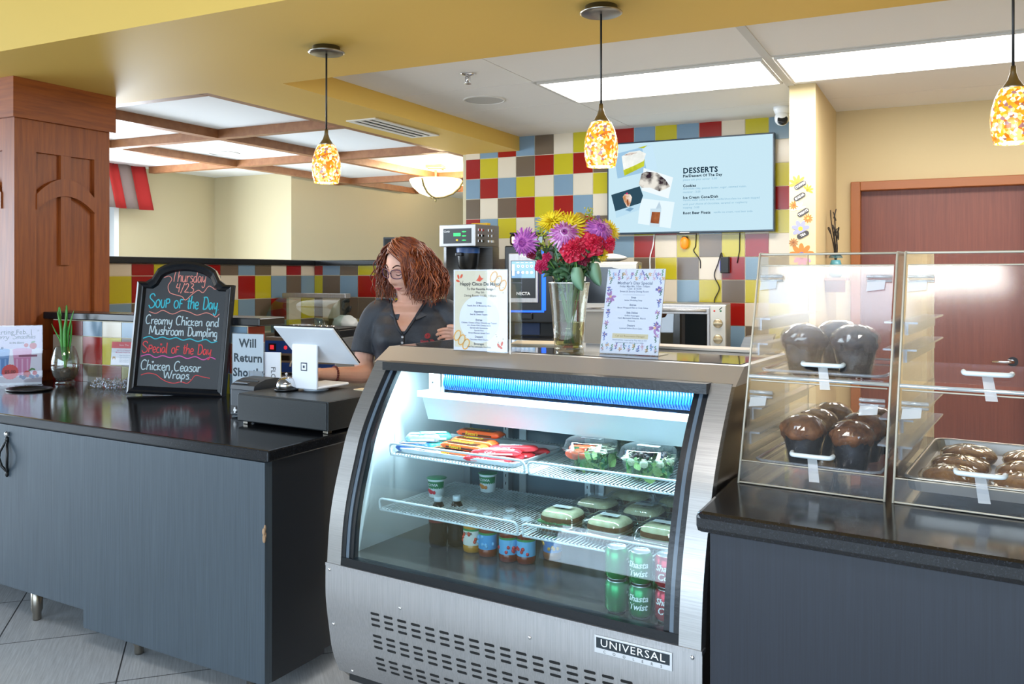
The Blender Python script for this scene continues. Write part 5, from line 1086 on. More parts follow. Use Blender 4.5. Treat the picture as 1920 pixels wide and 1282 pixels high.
def petals(m, c, nrm, R_, rings, col, cup=.3, wide=.09):
    nrm = Vector(nrm).normalized(); u = nrm.orthogonal().normalized(); v = nrm.cross(u)
    for j, (cnt, rr_, ht) in enumerate(rings):
        m.use(col[j % len(col)])
        for i in range(cnt):
            a = 2 * PI * (i + .5 * (j % 2)) / cnt + rnd.uniform(-.08, .08); d = u * math.cos(a) + v * math.sin(a); s_ = nrm.cross(d); L_ = R_ * rr_ * rnd.uniform(.9, 1.08); w_ = R_ * wide
            c0 = Vector(c) + nrm * (R_ * ht * .25); c1 = Vector(c) + d * L_ * .55 + nrm * (R_ * ht); c2 = Vector(c) + d * L_ + nrm * (R_ * (ht - cup * .5 + rnd.uniform(-.06, .06)))
            m.add([tuple(c0 - s_ * w_ * .4), tuple(c0 + s_ * w_ * .4), tuple(c1 + s_ * w_), tuple(c1 - s_ * w_), tuple(c1 + nrm * w_ * .5), tuple(c2 + s_ * w_ * .35), tuple(c2 - s_ * w_ * .35)], [(0, 1, 2, 4), (0, 4, 3), (4, 2, 5), (3, 4, 6), (4, 5, 6)], False)
def carnation(m, c, nrm, R_, cols):
    nrm = Vector(nrm).normalized(); u = nrm.orthogonal().normalized(); v = nrm.cross(u); c = Vector(c)
    for j in range(7):
        m.use(cols[j % len(cols)]); rad = R_ * (1.0 - j * .12); up_ = R_ * (-.25 + j * .13); ph = rnd.uniform(0, 6); n = 44; V = [tuple(c + nrm * (up_ - R_ * .2))]; F_ = []
        for k in range(n):
            a = 2 * PI * k / n; rr_ = rad * (1 + .09 * math.sin(a * 5 + ph)); h_ = up_ + R_ * (.12 * math.sin(a * 9 + ph) + .07 * math.sin(a * 17 + j))
            V.append(tuple(c + (u * math.cos(a) + v * math.sin(a)) * rr_ * .6 + nrm * (h_ * .6 + up_ * .4 + .02 * R_))); V.append(tuple(c + (u * math.cos(a) + v * math.sin(a)) * rr_ + nrm * (h_ - .0)))
        for k in range(n):
            q = (k + 1) % n; F_ += [(0, 1 + 2 * k, 1 + 2 * q), (1 + 2 * k, 2 + 2 * k, 2 + 2 * q, 1 + 2 * q)]
        m.add(V, F_, False)
KX = .001862
def flower(px, py, dy, rpx, kind, cols, label, nrm=(.2, -1, .35), cat='flower'):
    """px, py say how far along and up the bloom sits from the foot of the vase"""
    dx, dz = (px - 1072) * KX, (653 - py) * KX; R_ = rpx * KX
    cA, sA = math.cos(R(26.6)), math.sin(R(26.6)); hx, hy = dx * cA - dy * -sA * -1 * -1, dx * sA + dy * cA
    hx = dx * cA - dy * sA
    t = thing('flower', label, cat, (VX, VY, TZ_), 0, 'cut flowers in the bouquet')
    n_ = Vector((nrm[0] * cA - nrm[1] * sA, nrm[0] * sA + nrm[1] * cA, nrm[2]))
    hd = Vector((hx, hy, dz)); k = .04 / max(.04, math.hypot(hx, hy)); mid = (hx * k * .9, hy * k * .9, .232); ft = (-hx * .22 * min(1, k * 2), -hy * .22 * min(1, k * 2), .018)
    pth = spline([ft, mid, tuple(hd - n_.normalized() * R_ * .25)], 8)
    MB(STEM).tube(pth, .0026, 6).build('stem', t)
    m = MB()
    if kind == 'mum': petals(m, hd, n_, R_, [(26, 1.0, .05), (24, .92, .18), (22, .78, .30), (18, .6, .40), (12, .4, .46), (8, .22, .5)], cols, .35)
    elif kind == 'spider': petals(m, hd, n_, R_, [(30, 1.05, .05), (26, .95, .2), (20, .75, .32), (14, .5, .42), (8, .28, .48)], cols, -.1, .06)
    elif kind == 'carnation': carnation(m, hd, n_, R_, cols)
    elif kind == 'pod':
        m.use(cols[0]); m.ell(tuple(hd), R_, R_, R_, 16, 10, fn=lambda d: 1 + .06 * math.sin(12 * math.atan2(d.y, d.x)) * math.sin(9 * d.z))
    elif kind == 'spray':
        for i in range(70):
            m.use(cols[i % len(cols)]); q = Vector((rnd.gauss(0, .4), rnd.gauss(0, .4), rnd.uniform(-1, 1))) * R_; w_ = R_ * .10; m.ell(tuple(hd + Vector((q.x * (1.1 - q.z / R_ * .5) , q.y, q.z))), w_, w_, w_, 6, 4)
    m.build('bloom', t)
    return t, pth
YL = [mat('yellow_petal', 'F4DE2A', .55), mat('deep_yellow_petal', 'EACA1E', .55)]; LV = [mat('lavender_petal', 'C27AB8', .55), mat('pink_lavender_petal', 'DCAAD2', .55), mat('purple_petal', 'A84C9C', .55)]; PP = [mat('violet_petal', '96409A', .55), mat('orchid_petal', 'BC62B2', .55)]; RD = [mat('crimson_petal', 'C81E40', .5), mat('bright_crimson_petal', 'DC3050', .5)]; MR = [mat('burgundy_petal', '7A1230', .5)]; MG = [mat('magenta_petal', 'C02058', .5)]
for a in ((1042, 420, .0, 33, 'spider', YL, 'yellow spidery mum at the upper left of the bouquet', (-.3, -.6, .8)), (1070, 430, -.01, 38, 'spider', YL, 'large yellow mum behind the lavender bloom', (0, -.8, .7)), (1062, 443, -.06, 31, 'mum', LV, 'big lavender mum in the middle of the bouquet', (-.05, -1, .5)),
          (1126, 434, -.03, 29, 'mum', PP, 'purple mum at the right of the bouquet', (.35, -1, .6)), (990, 455, -.02, 28, 'mum', PP, 'purple mum drooping at the far left of the bouquet', (-.6, -1, -.1)), (1076, 468, -.085, 25, 'carnation', RD, 'large red carnation at the centre front', (0, -1, .1)), (1113, 458, -.07, 24, 'carnation', RD, 'red carnation beside the centre one', (.2, -1, .3)), (1146, 456, -.04, 15, 'carnation', RD, 'small red carnation at the right edge', (.6, -1, .2)),
          (1148, 432, .03, 24, 'spider', YL, 'yellow mum at the right edge behind the purple one', (.6, -.6, .5)), (1132, 478, .0, 14, 'spider', YL, 'small yellow mum low on the right', (.5, -1, 0)), (1092, 411, .03, 13, 'pod', [mat('tan_seed_pod', 'C9A24C', .7, col2='A8823A', scale=80)], 'round tan seed pod at the top of the bouquet', (0, -1, .5)), (1111, 407, .03, 17, 'spray', [mat('goldenrod', 'C9B43C', .7), mat('green_goldenrod', '9BA83C', .7)], 'yellow green goldenrod spray at the top', (0, -1, .6)),
          (1022, 448, -.01, 22, 'spray', [mat('pale_green_spray', 'B5B65A', .7), mat('green_goldenrod', '9BA83C', .7)], 'pale green spray beside the left purple mum', (-.2, -1, .4)), (1019, 500, -.05, 13, 'carnation', MG, 'small magenta flower low on the left', (-.3, -1, 0)), (1029, 482, -.045, 9, 'carnation', MG, 'magenta bud above the low left flower', (-.2, -1, .2)), (1001, 476, -.02, 11, 'carnation', MR, 'burgundy flower under the left purple mum', (-.4, -1, -.1)), (1097, 487, -.06, 12, 'carnation', MR, 'burgundy bloom under the red carnations', (.1, -1, .1)), (1128, 412, .02, 8, 'spray', [mat('violet_spray', '7E6AA8', .7)], 'tiny violet spray at the upper right', (.2, -1, .5))):
    t, pth = flower(*a[:7], nrm=a[7])
    if a[4] in ('mum', 'carnation') and a[3] > 12:
        for k in range(5):
            p = Vector(pth[8 + rnd.randint(0, 5)]); d = Vector((rnd.uniform(-1, 1), rnd.uniform(-1, .4), rnd.uniform(-.2, .8))).normalized() * .05
            blade(t, [tuple(p), tuple(p + d * .5 + Vector((0, 0, .012))), tuple(p + d)], .011, LEAFD, twist=rnd.uniform(0, 3))
for px, py, s, lb in ((1083, 523, 1, 'broad green leaf hanging over the front of the vase rim'), (1117, 515, 1.1, 'broad green leaf hanging over the right of the vase rim')):
    cA, sA = math.cos(R(26.6)), math.sin(R(26.6)); dx = (px - 1072) * KX; t = thing('leaf_sprig', lb, 'leaf', (VX, VY, TZ_), 0, 'cut flowers in the bouquet'); o_ = Vector((dx * cA + .075 * sA, dx * sA - .075 * cA, 0)) if px < 1100 else Vector((dx * cA + .03 * sA, dx * sA - .03 * cA, 0))
    z0 = (653 - py) * KX; MB(STEM).tube(spline([(0, 0, .03), (o_.x * .5, o_.y * .5, .235), (o_.x * .9, o_.y * .9, z0 + .06), tuple(o_ + Vector((0, 0, z0 + .03)))], 6), .0022, 6).build('stem', t)
    b = blade(t, [tuple(o_ + Vector((0, 0, z0 + .04))), tuple(o_ + Vector((cA * .004, sA * .004, z0 + .0))), tuple(o_ + Vector((cA * .02 * s, sA * .02 * s, z0 - .04)))], .019, EUC, twist=R(26.6))
# mass of greenery at the neck of the vase
t = thing('greenery', 'dark green foliage packed at the neck of the vase', 'foliage', (VX, VY, TZ_)); m = MB(); r2 = random.Random(3)
for k in range(170):
    a = r2.uniform(0, 6.28); z = r2.uniform(.20, .36); q = r2.uniform(.01, .03 + .38 * max(0, z - .2)); m.use(r2.choice([LEAFD, LEAFD, EUC, mat('dark_leaf', '2F4A34', .5)])); m.at(q * 1.25 * math.cos(a), q * math.sin(a), z, r2.uniform(-1, 1), r2.uniform(-1, 1), r2.uniform(0, 6)); L_ = r2.uniform(.012, .028)
    m.add([(-L_, 0, 0), (0, -L_ * .42, .003), (L_, 0, -.003), (0, L_ * .42, .003)], [(0, 1, 2, 3)])
o = m.build('leaves', t); o['kind'] = 'stuff'
# ---------------------------------------------------------------- appliances on the back counter
BC = .9205
t = thing('coffee_brewer', 'stainless coffee brewer with a green lit display', 'coffee brewer', (-3.62, 6.43, BC), R(-5))
m = MB(STEEL); m.box(-.18, .18, -.18, .18, .82, 1.0, .004); m.box(-.18, .18, .08, .18, .02, .82); m.box(-.18, .18, -.18, .18, 0, .03, .004); m.box(-.18, -.155, -.12, .08, .03, .82); m.build('body', t)
m = MB(BLACK); m.box(-.14, .14, -.1825, -.180, .845, .968); m.use(mat('display_green', '1FD05A', .4, emit=1.6)).box(-.035, .035, -.184, -.1824, .905, .93)
for z in (.94, .905, .87): m.box(.05, .09, -.184, -.1824, z - .003, z + .003); m.ell((.07, -.1835, z), .008, .002, .006, 10, 6)
m.use(mat('display_yellow', 'D9B020', .4, emit=.8)).ell((0, -.1835, .872), .012, .002, .008, 10, 6); m.use(WHITE); m.text('Curtis', -.105, .945, .024, -.184, bold=.0006, shear=.3); m.build('display', t)
m = MB(CHROME)
for i in range(3):
    for y in (-.12, -.07, .03, .08): m.box(.18, .184, y - .018, y + .018, .855 + i * .045, .875 + i * .045, .001); 
m.build('keys', t)
m = MB(BLACK); m.lathe([(.05, .60), (.085, .66), (.095, .76), (.095, .815)], 28, (.02, -.05, 0)); m.box(-.02, .04, -.18, -.13, .74, .77, .005); m.build('brew_basket', t)
m = MB(mat('blue_brew_funnel', '2A4E86', .4)); m.lathe([(.098, .765), (.1, .80), (.097, .812)], 28, (.02, -.05, 0), cap=(False, False)); m.build('basket_ring', t)
m = MB(STEEL); m.cyl((.02, -.05, .03), .075, .40, 28); m.use(BLACK).cyl((.02, -.05, .43), .06, .06, 28); m.build('airpot', t)
m = MB(mat('yellow_plastic', 'E8B820', .4)); m.box(-.08, .08, -.03, .03, 0, .022, .006); tag(m.build('yellow_scoop_lid', None, (-3.55, 6.5, 1.9212), R(-5)), 'flat yellow plastic lid lying on the coffee brewer', 'lid')
t = thing('bean_coffee_machine', 'black bean to cup coffee machine with a touch screen and blue light', 'coffee machine', (-3.08, 6.52, BC), R(18))
m = MB(BLACK); m.box(-.20, .20, -.18, .2, .20, .82, .01); m.box(-.20, .20, -.22, .2, .0, .08, .01); m.box(-.20, .20, .05, .2, .08, .2); m.build('body', t)
m = MB(STEELH); m.box(-.165, .075, -.205, -.18, .36, .76, .008); fpn = m.build('front_panel', t)
m = MB(BLACK); m.box(-.145, .055, -.2075, -.205, .40, .70, .001); m.use(mat('touch_screen_glow', '7FA8D0', .3, emit=.55)).rect(-.14, .05, .56, .695, -.2085); m.use(mat('screen_icon_white', 'F2F8FF', .3, emit=.8))
for i in range(4):
    for k in range(2): m.disc(-.085 + i * .036, .655 - k * .05, .011, -.209, 14)
    m.rect(-.1 + i * .036, -.078 + i * .036, .682, .686, -.209)
m.rect(-.135, -.115, .58, .67, -.209); m.use(mat('screen_icon_blue', '27508A', .4, emit=.5))
for i in range(4): m.disc(-.085 + i * .036, .655, .005, -.2095, 10)
m.use(WHITE).text('NECTA', -.045, .435, .034, -.2085, bold=.0008); m.text('KREA', -.045, .735, .024, -.2065, bold=.0004); m.build('touch_screen', t)
m = MB(mat('blue_led_strip', '1458E8', .4, emit=1.5)); m.box(.10, .135, -.184, -.179, .30, .80, .004); m.box(-.16, .12, -.184, -.179, .285, .30); m.build('light_strip', t)
m = MB(mat('blue_lit_recess', '3E5C9A', .4)); m.box(-.15, .06, .03, .05, .09, .2); m.build('cup_recess', t); m = MB(BLACK); m.box(-.06, .03, -.22, -.18, .23, .28, .008); m.build('spout', t)
m = MB(glass('smoky_hopper', '8A8578', .08)); m.box(-.17, .12, -.12, .16, .825, .915, .02); m.build('bean_hopper', t); m = MB(BLACK); m.box(-.17, .12, -.12, .16, .915, .93, .006); m.build('hopper_lid', t)
t = thing('speed_oven', 'tall grey microwave oven between the bouquet and the toaster oven', 'oven', (-2.37, 6.55, BC), R(14))
OG = mat('satin_grey_metal', '8F8A82', .4, .6)
m = MB(OG); m.box(-.26, .20, -.22, .2, 0, .69, .012); m.build('body', t); m = MB(mat('oven_front_silver', 'B0A99F', .35, .7)); m.box(-.25, .19, -.228, -.22, .30, .675, .004); dd = m.build('door', t); m = MB(mat('dark_oven_window', '1A1D22', .12)); pts = [(-.2, .37), (.10, .37), (.10, .56), (.06, .63), (.0, .645), (-.2, .645)]; m.slab([(x, -.231, z) for x, z in pts], [(x, -.228, z) for x, z in pts]); m.build('window', dd)
m = MB(CHROME); m.tube([(-.2, -.225, .325), (-.2, -.25, .33), (.15, -.25, .33), (.15, -.225, .325)], .008); m.build('handle', dd); m = MB(mat('yellowed_label', 'CBB860', .6)); m.box(.2, .2012, -.14, .06, .60, .66); m.use(INK); m.box(.2012, .202, -.19, -.16, .61, .655); m.build('label', t)
m = MB(mat('white_cloth', 'E9E6DE', .8)); m.ell((0, 0, .03), .20, .13, .032, 24, 10, fn=lambda d: 1 + .12 * math.sin(d.x * 5) * math.cos(d.y * 4)); tag(m.build('folded_towel', None, (-2.45, 6.52, 1.611), R(14)), 'folded white towel lying on the tall grey oven', 'towel')
t = thing('toaster_oven', 'stainless toaster oven with two knobs behind the flowered menu', 'toaster oven', (-1.70, 6.50, BC), R(8))
m = MB(STEELH); m.box(-.27, .23, -.17, .2, .02, .37, .006); m.use(mat('oven_cavity', '2B211A', .5)).box(-.25, .1, -.172, -.168, .06, .335); m.build('body', t)
m = MB(glass('amber_oven_glass', '8A6A48', .08)); m.box(-.245, .095, -.182, -.176, .07, .30); dr_ = MB(STEELH); dr_.box(-.26, .11, -.185, -.172, .30, .345, .003); dr_.box(-.26, -.245, -.185, -.172, .06, .30); dr_.box(.095, .11, -.185, -.172, .06, .30); dr_.box(-.26, .11, -.185, -.172, .04, .062, .002); do = dr_.build('door', t); m.build('window', do); m = MB(STEELH); m.tube([(-.23, -.185, .325), (-.23, -.215, .328), (.08, -.215, .328), (.08, -.185, .325)], .012, 10); m.build('handle', do)
m = MB(mat('oven_rack_wire', '8A6A3A', .4, .8)); 
for k in range(12): m.tube([(-.24 + k * .03, -.165, .14), (-.24 + k * .03, .15, .14)], .003, 5)
m.build('rack', t)
m = MB(mat('control_panel_silver', 'C4BFB4', .35, .6)); m.box(.115, .225, -.178, -.17, .025, .365, .003); m.use(mat('indicator_red', 'C0302A', .4)).ell((.145, -.179, .325), .007, .003, .007, 10, 6); m.use(mat('indicator_green', '2A6A4A', .4)).ell((.19, -.179, .325), .007, .003, .007, 10, 6); m.use(INK); m.tube([(.18, -.1795, .335), (.2, -.1795, .352)], .003, 5); cp = m.build('control_panel', t)
for z in (.235, .12, .03):
    m = MB(mat('knob_nickel', 'B5A88C', .3, .8)); m.M = Matrix.Rotation(R(90), 4, 'X'); m.lathe([(.034, 0), (.032, .016), (.028, .02), (.001, .021)], 28); m.box(-.032, .032, -.006, .006, .018, .03, .002); m.build('knob', cp, (.17, -.178, z))
for x in (-.24, .2):
    for y in (-.14, .17): MB(BLACK).cyl((x, y, 0), .014, .022, 12).build('foot', t)
m = MB(STEEL); m.prism([(0, 0), (.22, 0), (.22, .18), (0, .18)], 0, .004); m.add([(0, 0, 0), (.22, 0, 0), (.26, 0, .15), (.05, 0, .13), (0, .18, 0), (.22, .18, 0), (.26, .18, .15), (.05, .18, .13)], [(0, 1, 2, 3), (4, 7, 6, 5), (0, 3, 7, 4), (1, 5, 6, 2), (3, 2, 6, 7)]); tag(m.build('steel_bin', None, (-1.40, 6.50, BC), R(5)), 'open sloped steel bin at the right of the toaster oven', 'bin')

# ---------------------------------------------------------------- menu screen on the tiled wall
TVW, TVH = 1.365, .762
t = thing('menu_screen', 'wall mounted television showing the dessert menu', 'television', (-2.572, 6.955, 1.843))
m = MB(mat('tv_bezel', '1E3446', .3)); m.box(0, TVW, -.035, .02, 0, TVH, .003); m.build('bezel', t); m = MB(BLACK); m.box(.3, 1.05, .02, .06, .15, .6); m.build('wall_mount', t)
def em(n_, c, e=1): return mat('screen_' + n_, c, .4, emit=e * .95)
for k_ in ('screen_white',): pass
def scrm(n_, c, c2=None, e=.95):
    if 'scr_' + n_ in MATS: return MATS['scr_' + n_]
    m_ = bpy.data.materials.new('lit_' + n_); m_.use_nodes = True; nt = m_.node_tree; nt.nodes.remove(nt.nodes['Principled BSDF']); E_ = N(nt, 'ShaderNodeEmission'); E_.inputs[0].default_value = lin(c); E_.inputs[1].default_value = e; nt.links.new(E_.outputs[0], nt.nodes['Material Output'].inputs[0]); MATS['scr_' + n_] = m_
    if c2:
        tc = N(nt, 'ShaderNodeTexCoord'); nz = N(nt, 'ShaderNodeTexNoise', Scale=14, Detail=3); nt.links.new(tc.outputs['Object'], nz.inputs['Vector']); rp = N(nt, 'ShaderNodeMapRange'); rp.inputs[1].default_value = .35; rp.inputs[2].default_value = .6; nt.links.new(nz.outputs[0], rp.inputs[0]); mx = N(nt, 'ShaderNodeMix', data_type='RGBA'); mx.inputs[6].default_value = lin(c); mx.inputs[7].default_value = lin(c2); nt.links.new(rp.outputs[0], mx.inputs[0]); nt.links.new(mx.outputs[2], E_.inputs[0])
    return m_
m = MB(scrm('bg', 'CDECF9', e=.86)); m.rect(.012, TVW - .012, .014, TVH - .012, -.036)
sx_ = TVW / 309; sz = TVH / 184
def tp(px, py):   # position on the screen, from the lower left of the panel
    k = (px - 1143) / 311; top = 270 - 18 * k; bot = 438 - 2 * k; return (.012 + (TVW - .024) * k * (.93 + .07 * k), .01 + (bot - py) / (bot - top) * (TVH - .02))
def pl(mm, pts, y): m.use(mm); m.poly([tp(*p) for p in pts], y)
Yb = -.0366
pl(scrm('slate', '9CC3DE'), [(1155, 288), (1236, 270), (1246, 317), (1163, 334)], Yb); pl(scrm('sky', 'C4E2F2'), [(1215, 276), (1236, 270), (1246, 317), (1225, 322)], Yb - .0003)
pl(scrm('pieyellow', 'C8CF3A', 'AEB82A'), [(1175, 316), (1220, 297), (1219, 311), (1178, 329)], Yb - .0006); pl(scrm('cream', 'F6F8F4', 'E2E6E0'), [(1172, 292), (1188, 284), (1210, 281), (1223, 287), (1218, 301), (1200, 309), (1176, 318)], Yb - .0009); pl(scrm('choc', '7A4A3A', 'EEE6DC'), [(1176, 290), (1190, 285), (1206, 285), (1190, 290)], Yb - .0012); pl(scrm('lime', 'B8C030'), [(1206, 276), (1226, 271), (1218, 277)], Yb - .0012)
pl(scrm('paper2', 'EAF4F8'), [(1218, 314), (1277, 333), (1268, 373), (1214, 357)], Yb - .0003); pl(scrm('cookie', '33262E', 'E6E2D8'), [(1214, 325), (1224, 321), (1246, 324), (1262, 337), (1271, 350), (1262, 355), (1250, 359), (1232, 352), (1214, 352), (1208, 345)], Yb - .0006)
pl(scrm('navyphoto', '2F4C5C'), [(1149, 365), (1210, 349), (1217, 367), (1212, 381), (1158, 396)], Yb - .0006); pl(scrm('table', 'B8DAEC'), [(1158, 396), (1212, 381), (1209, 394), (1160, 409)], Yb - .0006)
pl(scrm('icecream', 'F2EEE6', 'C88A5A'), [(1174, 369), (1178, 364), (1190, 364), (1194, 370), (1192, 378), (1188, 388), (1183, 388), (1177, 378)], Yb - .0009); pl(scrm('cherry', 'C8306A'), [(1180, 364), (1182, 361), (1185, 361), (1186, 364)], Yb - .0012); pl(scrm('fudge', '8A4A2A'), [(1183, 374), (1186, 374), (1187, 386), (1184, 386)], Yb - .0012); pl(scrm('stem', '7AA2C0'), [(1179, 394), (1190, 389), (1198, 391), (1190, 397)], Yb - .0009)
pl(scrm('paper3', 'E2F2FA'), [(1212, 372), (1280, 380), (1272, 430), (1206, 420)], Yb - .0003); pl(scrm('mug', 'C6DCE8'), [(1232, 392), (1254, 392), (1250, 427), (1230, 426)], Yb - .0006); pl(scrm('rootbeer', '8A4A2E', 'A8643E'), [(1235, 398), (1252, 399), (1249, 421), (1232, 419)], Yb - .0009); pl(scrm('whip', 'DDEBF2', 'B8CEDC'), [(1243, 392), (1247, 384), (1250, 378), (1252, 384), (1254, 392)], Yb - .0009)
m.use(scrm('ink', '0E2C40', e=.8)); x0 = tp(1296, 0)[0]
def tl(s_, py, sz_, b=0, x=None, sp=1.05): m.text(s_, x or x0, tp(1300, py)[1], sz_, Yb - .001, bold=b, align='LEFT', spacing=sp)
tl('DESSERTS', 321, .060, .002, sp=1.1)
for s_, y in (('Pie/Dessert Of The Day', 331), ('Cookies', 349.5), ('Ice Cream Cone/Dish', 372), ('Root Beer Floats', 401.5)): tl(s_, y, .029, .0010, sp=1.1)
m.use(scrm('greyink', '7FB0CC', e=.9))
for s_, y in (('please ask your server  5.00', 338), ('chocolate chip, peanut butter, sugar, oatmeal raisin,', 355), ('monster : 3.00', 361.5), ('Vanilla wafer cone or dish, vanilla/chocolate ice cream topped', 377), ('with your choice of chocolate, caramel or raspberry', 384.5), ('topping : 5.00', 391)): tl(s_, y, .0225, sp=1.06)
tl('vanilla ice cream, root beer soda', 401.5, .0215, x=tp(1353, 0)[0]); m.build('screen', t)
m = MB(WHITE); m.box(.62, .70, -.037, -.035, .002, .008); m.build('logo_plate', t)
# ---------------------------------------------------------------- small things on the tiled wall
CORD = mat('black_cord', '141416', .5)
t = thing('night_light', 'glowing orange plug-in night light under the television', 'night light', (-1.93, 7.01, 1.765))
MB(mat('amber_glow', 'E87A22', .4, emit=.8, emit_col='F07A1A')).ell((0, -.03, 0), .035, .025, .05, 16, 10).build('shade', t); MB(BLACK).box(-.02, .02, -.03, .008, .035, .055, .004).build('plug', t)
def cable(nm, label, pts, r, mt): tag(MB(mt).tube(spline(pts, 8), r, 6).build(nm), label, 'cable')
cable('power_cable', 'white cable hanging down the tiles below the television', [(-2.19, 7.005, 1.84), (-2.20, 7.005, 1.75), (-2.225, 7.005, 1.65), (-2.225, 7.005, 1.5), (-2.23, 7.005, 1.30)], .006, WHITE)
cable('power_cable', 'thin black cable dangling beside the night light', [(-1.84, 7.008, 1.84), (-1.845, 7.008, 1.74), (-1.86, 7.008, 1.70), (-1.81, 7.008, 1.63), (-1.805, 7.008, 1.56)], .004, CORD)
t = thing('power_adapter', 'black wall adapter with a long cord near the pastry case', 'power adapter', (-1.60, 7.008, 1.60))
MB(BLACK).box(-.035, .035, -.05, 0, -.08, .05, .006).build('adapter', t); MB(CORD).tube(spline([(-.02, -.03, .05), (-.035, -.01, .08), (-.06, -.008, 0), (-.09, -.01, -.1), (-.05, -.01, -.2), (-.09, -.01, -.30), (-.075, -.01, -.42), (-.08, -.02, -.5), (-.16, -.05, -.56)], 8), .004, 6).build('cord', t)
MB(mat('blue_indicator', '3A4CE0', .4, emit=1.2)).box(-.0365, -.035, -.045, -.01, -.06, .02).build('indicator', t)
tag(MB(CORD).tube([(-1.49, 7.008, 1.84), (-1.492, 7.006, 1.7), (-1.51, 7.006, 1.6)], .004, 6).build('power_cable'), 'short black cable running from the television to the adapter', 'cable')

# wall stickers on the beige column
YC = 5.8665; CXs = -.849; KS = .00333
def stk(nm, label, px, py, cat='sticker'): return (px - 1504.5) * KS + CXs, 1.52 + (512 - py) * KS, label
PL = mat('plaque_black', '3A3634', .5); PLW = mat('plaque_letters', 'F4EFE6', .5)
for w_, px, py, q in (('COFFEE', 1500.6, 342, 31), ('SUGAR', 1499.4, 364.5, 31), ('TREATS', 1506, 395, 31), ('TEA', 1505.6, 438, 27)):
    x, z, _ = stk('', '', px, py); m = MB(mat('plaque_grey_edge', '8A8580', .5)); W2, H2 = .037, .018
    for k_, mm, y_ in ((1, m.mats[0], -.0018), (.9, PL, -.0022)):
        pts = []
        for k in range(20): a = 2 * PI * k / 20; pts.append(((W2 - H2 + .004) * (1 if math.cos(a) > 0 else -1) + H2 * k_ * math.cos(a), H2 * k_ * math.sin(a)))
        c_, s_ = math.cos(R(q)), math.sin(R(q)); m.use(mm).poly([(p[0] * c_ - p[1] * s_, p[0] * s_ + p[1] * c_) for p in pts], y_)
    m.use(PLW).text(w_, 0, 0, .020, -.0026, bold=.0006, rot=R(q)); tag(m.build('wall_sticker', None, (x, YC, z)), 'black plaque sticker reading %s on the beige column' % w_.title(), 'wall sticker')
def daisy(label, px, py, rad, n, c, cc, half=None, w=.32):
    x, z, _ = stk('', '', px, py); m = MB(mat('sticker_' + c, c, .6)); r_ = rad * KS
    for i in range(n):
        a = 2 * PI * i / n + .2
        if half is not None and math.cos(a - half) < -.15: continue
        m.disc(r_ * .58 * math.cos(a), r_ * .58 * math.sin(a), r_ * .44, -.0009 - .0001 * i, 10, r_ * w * .5, a)
    m.use(mat('sticker_' + cc, cc, .6)).disc(0, 0, r_ * .26, -.0016, 14); tag(m.build('wall_sticker', None, (x, YC, z)), label, 'wall sticker')
daisy('orange half daisy sticker above the Coffee plaque', 1496, 339, 17, 10, 'E69A3C', 'D97F2A', R(120)); daisy('yellow fan flower sticker between the Coffee and Sugar plaques', 1514, 352, 11, 9, 'EBA92E', 'C97A1E', R(70)); daisy('small orange flower sticker left of the Treats plaque', 1489, 380.6, 9, 10, 'E0702E', 'C8541E'); daisy('white flower sticker behind the Treats plaque', 1497, 387, 14, 8, 'F6F0E2', 'EFE3CC', R(110)); daisy('small orange flower sticker right under the Treats plaque', 1515, 406.5, 9, 10, 'E0702E', 'F0B45A')
daisy('lavender daisy sticker with a yellow centre above the Tea plaque', 1501, 426, 17, 7, '8E8FB0', 'E8A93A', w=.5); daisy('small brown flower sticker under the Tea plaque', 1488, 452.6, 9, 10, '9C6A3E', '7A4A2A'); daisy('large orange daisy sticker low on the column, cut by the case top', 1503, 477, 23, 9, 'E0702E', '6A6A96', R(90), .42); daisy('pink daisy sticker seen through the top of the pastry case', 1504, 481, 18, 9, 'D08AB8', 'B86AA0', R(-90), .42)

# dried twigs in a teal vase on a bracket
t = thing('twig_vase', 'teal vase of dark curly twigs on a bracket by the beige column', 'vase', (-.70, 6.35, 1.49))
MB(mat('teal_glaze', '4E8C98', .3)).lathe([(.03, 0), (.045, .02), (.05, .06), (.035, .10), (.03, .12)], 24).build('vase', t)
m = MB(mat('dark_twig', '2A211A', .7))
for k in range(9):
    a = rnd.uniform(0, 6.28); q = rnd.uniform(.01, .03); h = rnd.uniform(.25, .52); m.tube(spline([(0, 0, .08), (q * math.cos(a), q * math.sin(a), .2), (q * 1.3 * math.cos(a + 1), q * 1.3 * math.sin(a + 1), .2 + h * .4), (q * 2.2 * math.cos(a + .5), q * 2.2 * math.sin(a + .5), .1 + h * .75), (q * 1.2 * math.cos(a + 1.5), q * 1.2 * math.sin(a + 1.5), .1 + h * .62)], 6), .0035, 5)
m.build('twigs', t)
t = thing('bracket_shelf', 'small wooden bracket shelf holding the teal vase', 'shelf', (-.70, 6.35, 1.49)); MB(WOODX).box(-.066, .08, -.09, .09, -.02, -.0005, .003).build('board', t); MB(WOODX).prism([(-.066, -.01), (.06, -.01), (.06, .01), (-.066, .01)], -.10, -.02).build('bracket', t)
# framed cards on the half wall cap behind the person
for x, y, w_, h_, c, rz, lb in ((-4.22, 6.12, .10, .19, '1A1A1C', .2, 'small black picture frame standing on the half wall cap'), (-4.06, 6.14, .13, .17, 'E2D6BC', .3, 'cream card in a black frame on the half wall cap')):
    t = thing('picture_frame', lb, 'picture frame', (x, y, bz(1.613) + .001), rz + R(8)); MB(BLACK).box(-w_ / 2, w_ / 2, -.008, .008, 0, h_, .002).build('frame', t); MB(mat('card_' + c, c, .6)).box(-w_ / 2 + .012, w_ / 2 - .012, -.0095, -.0085, .014, h_ - .014).build('picture', t)

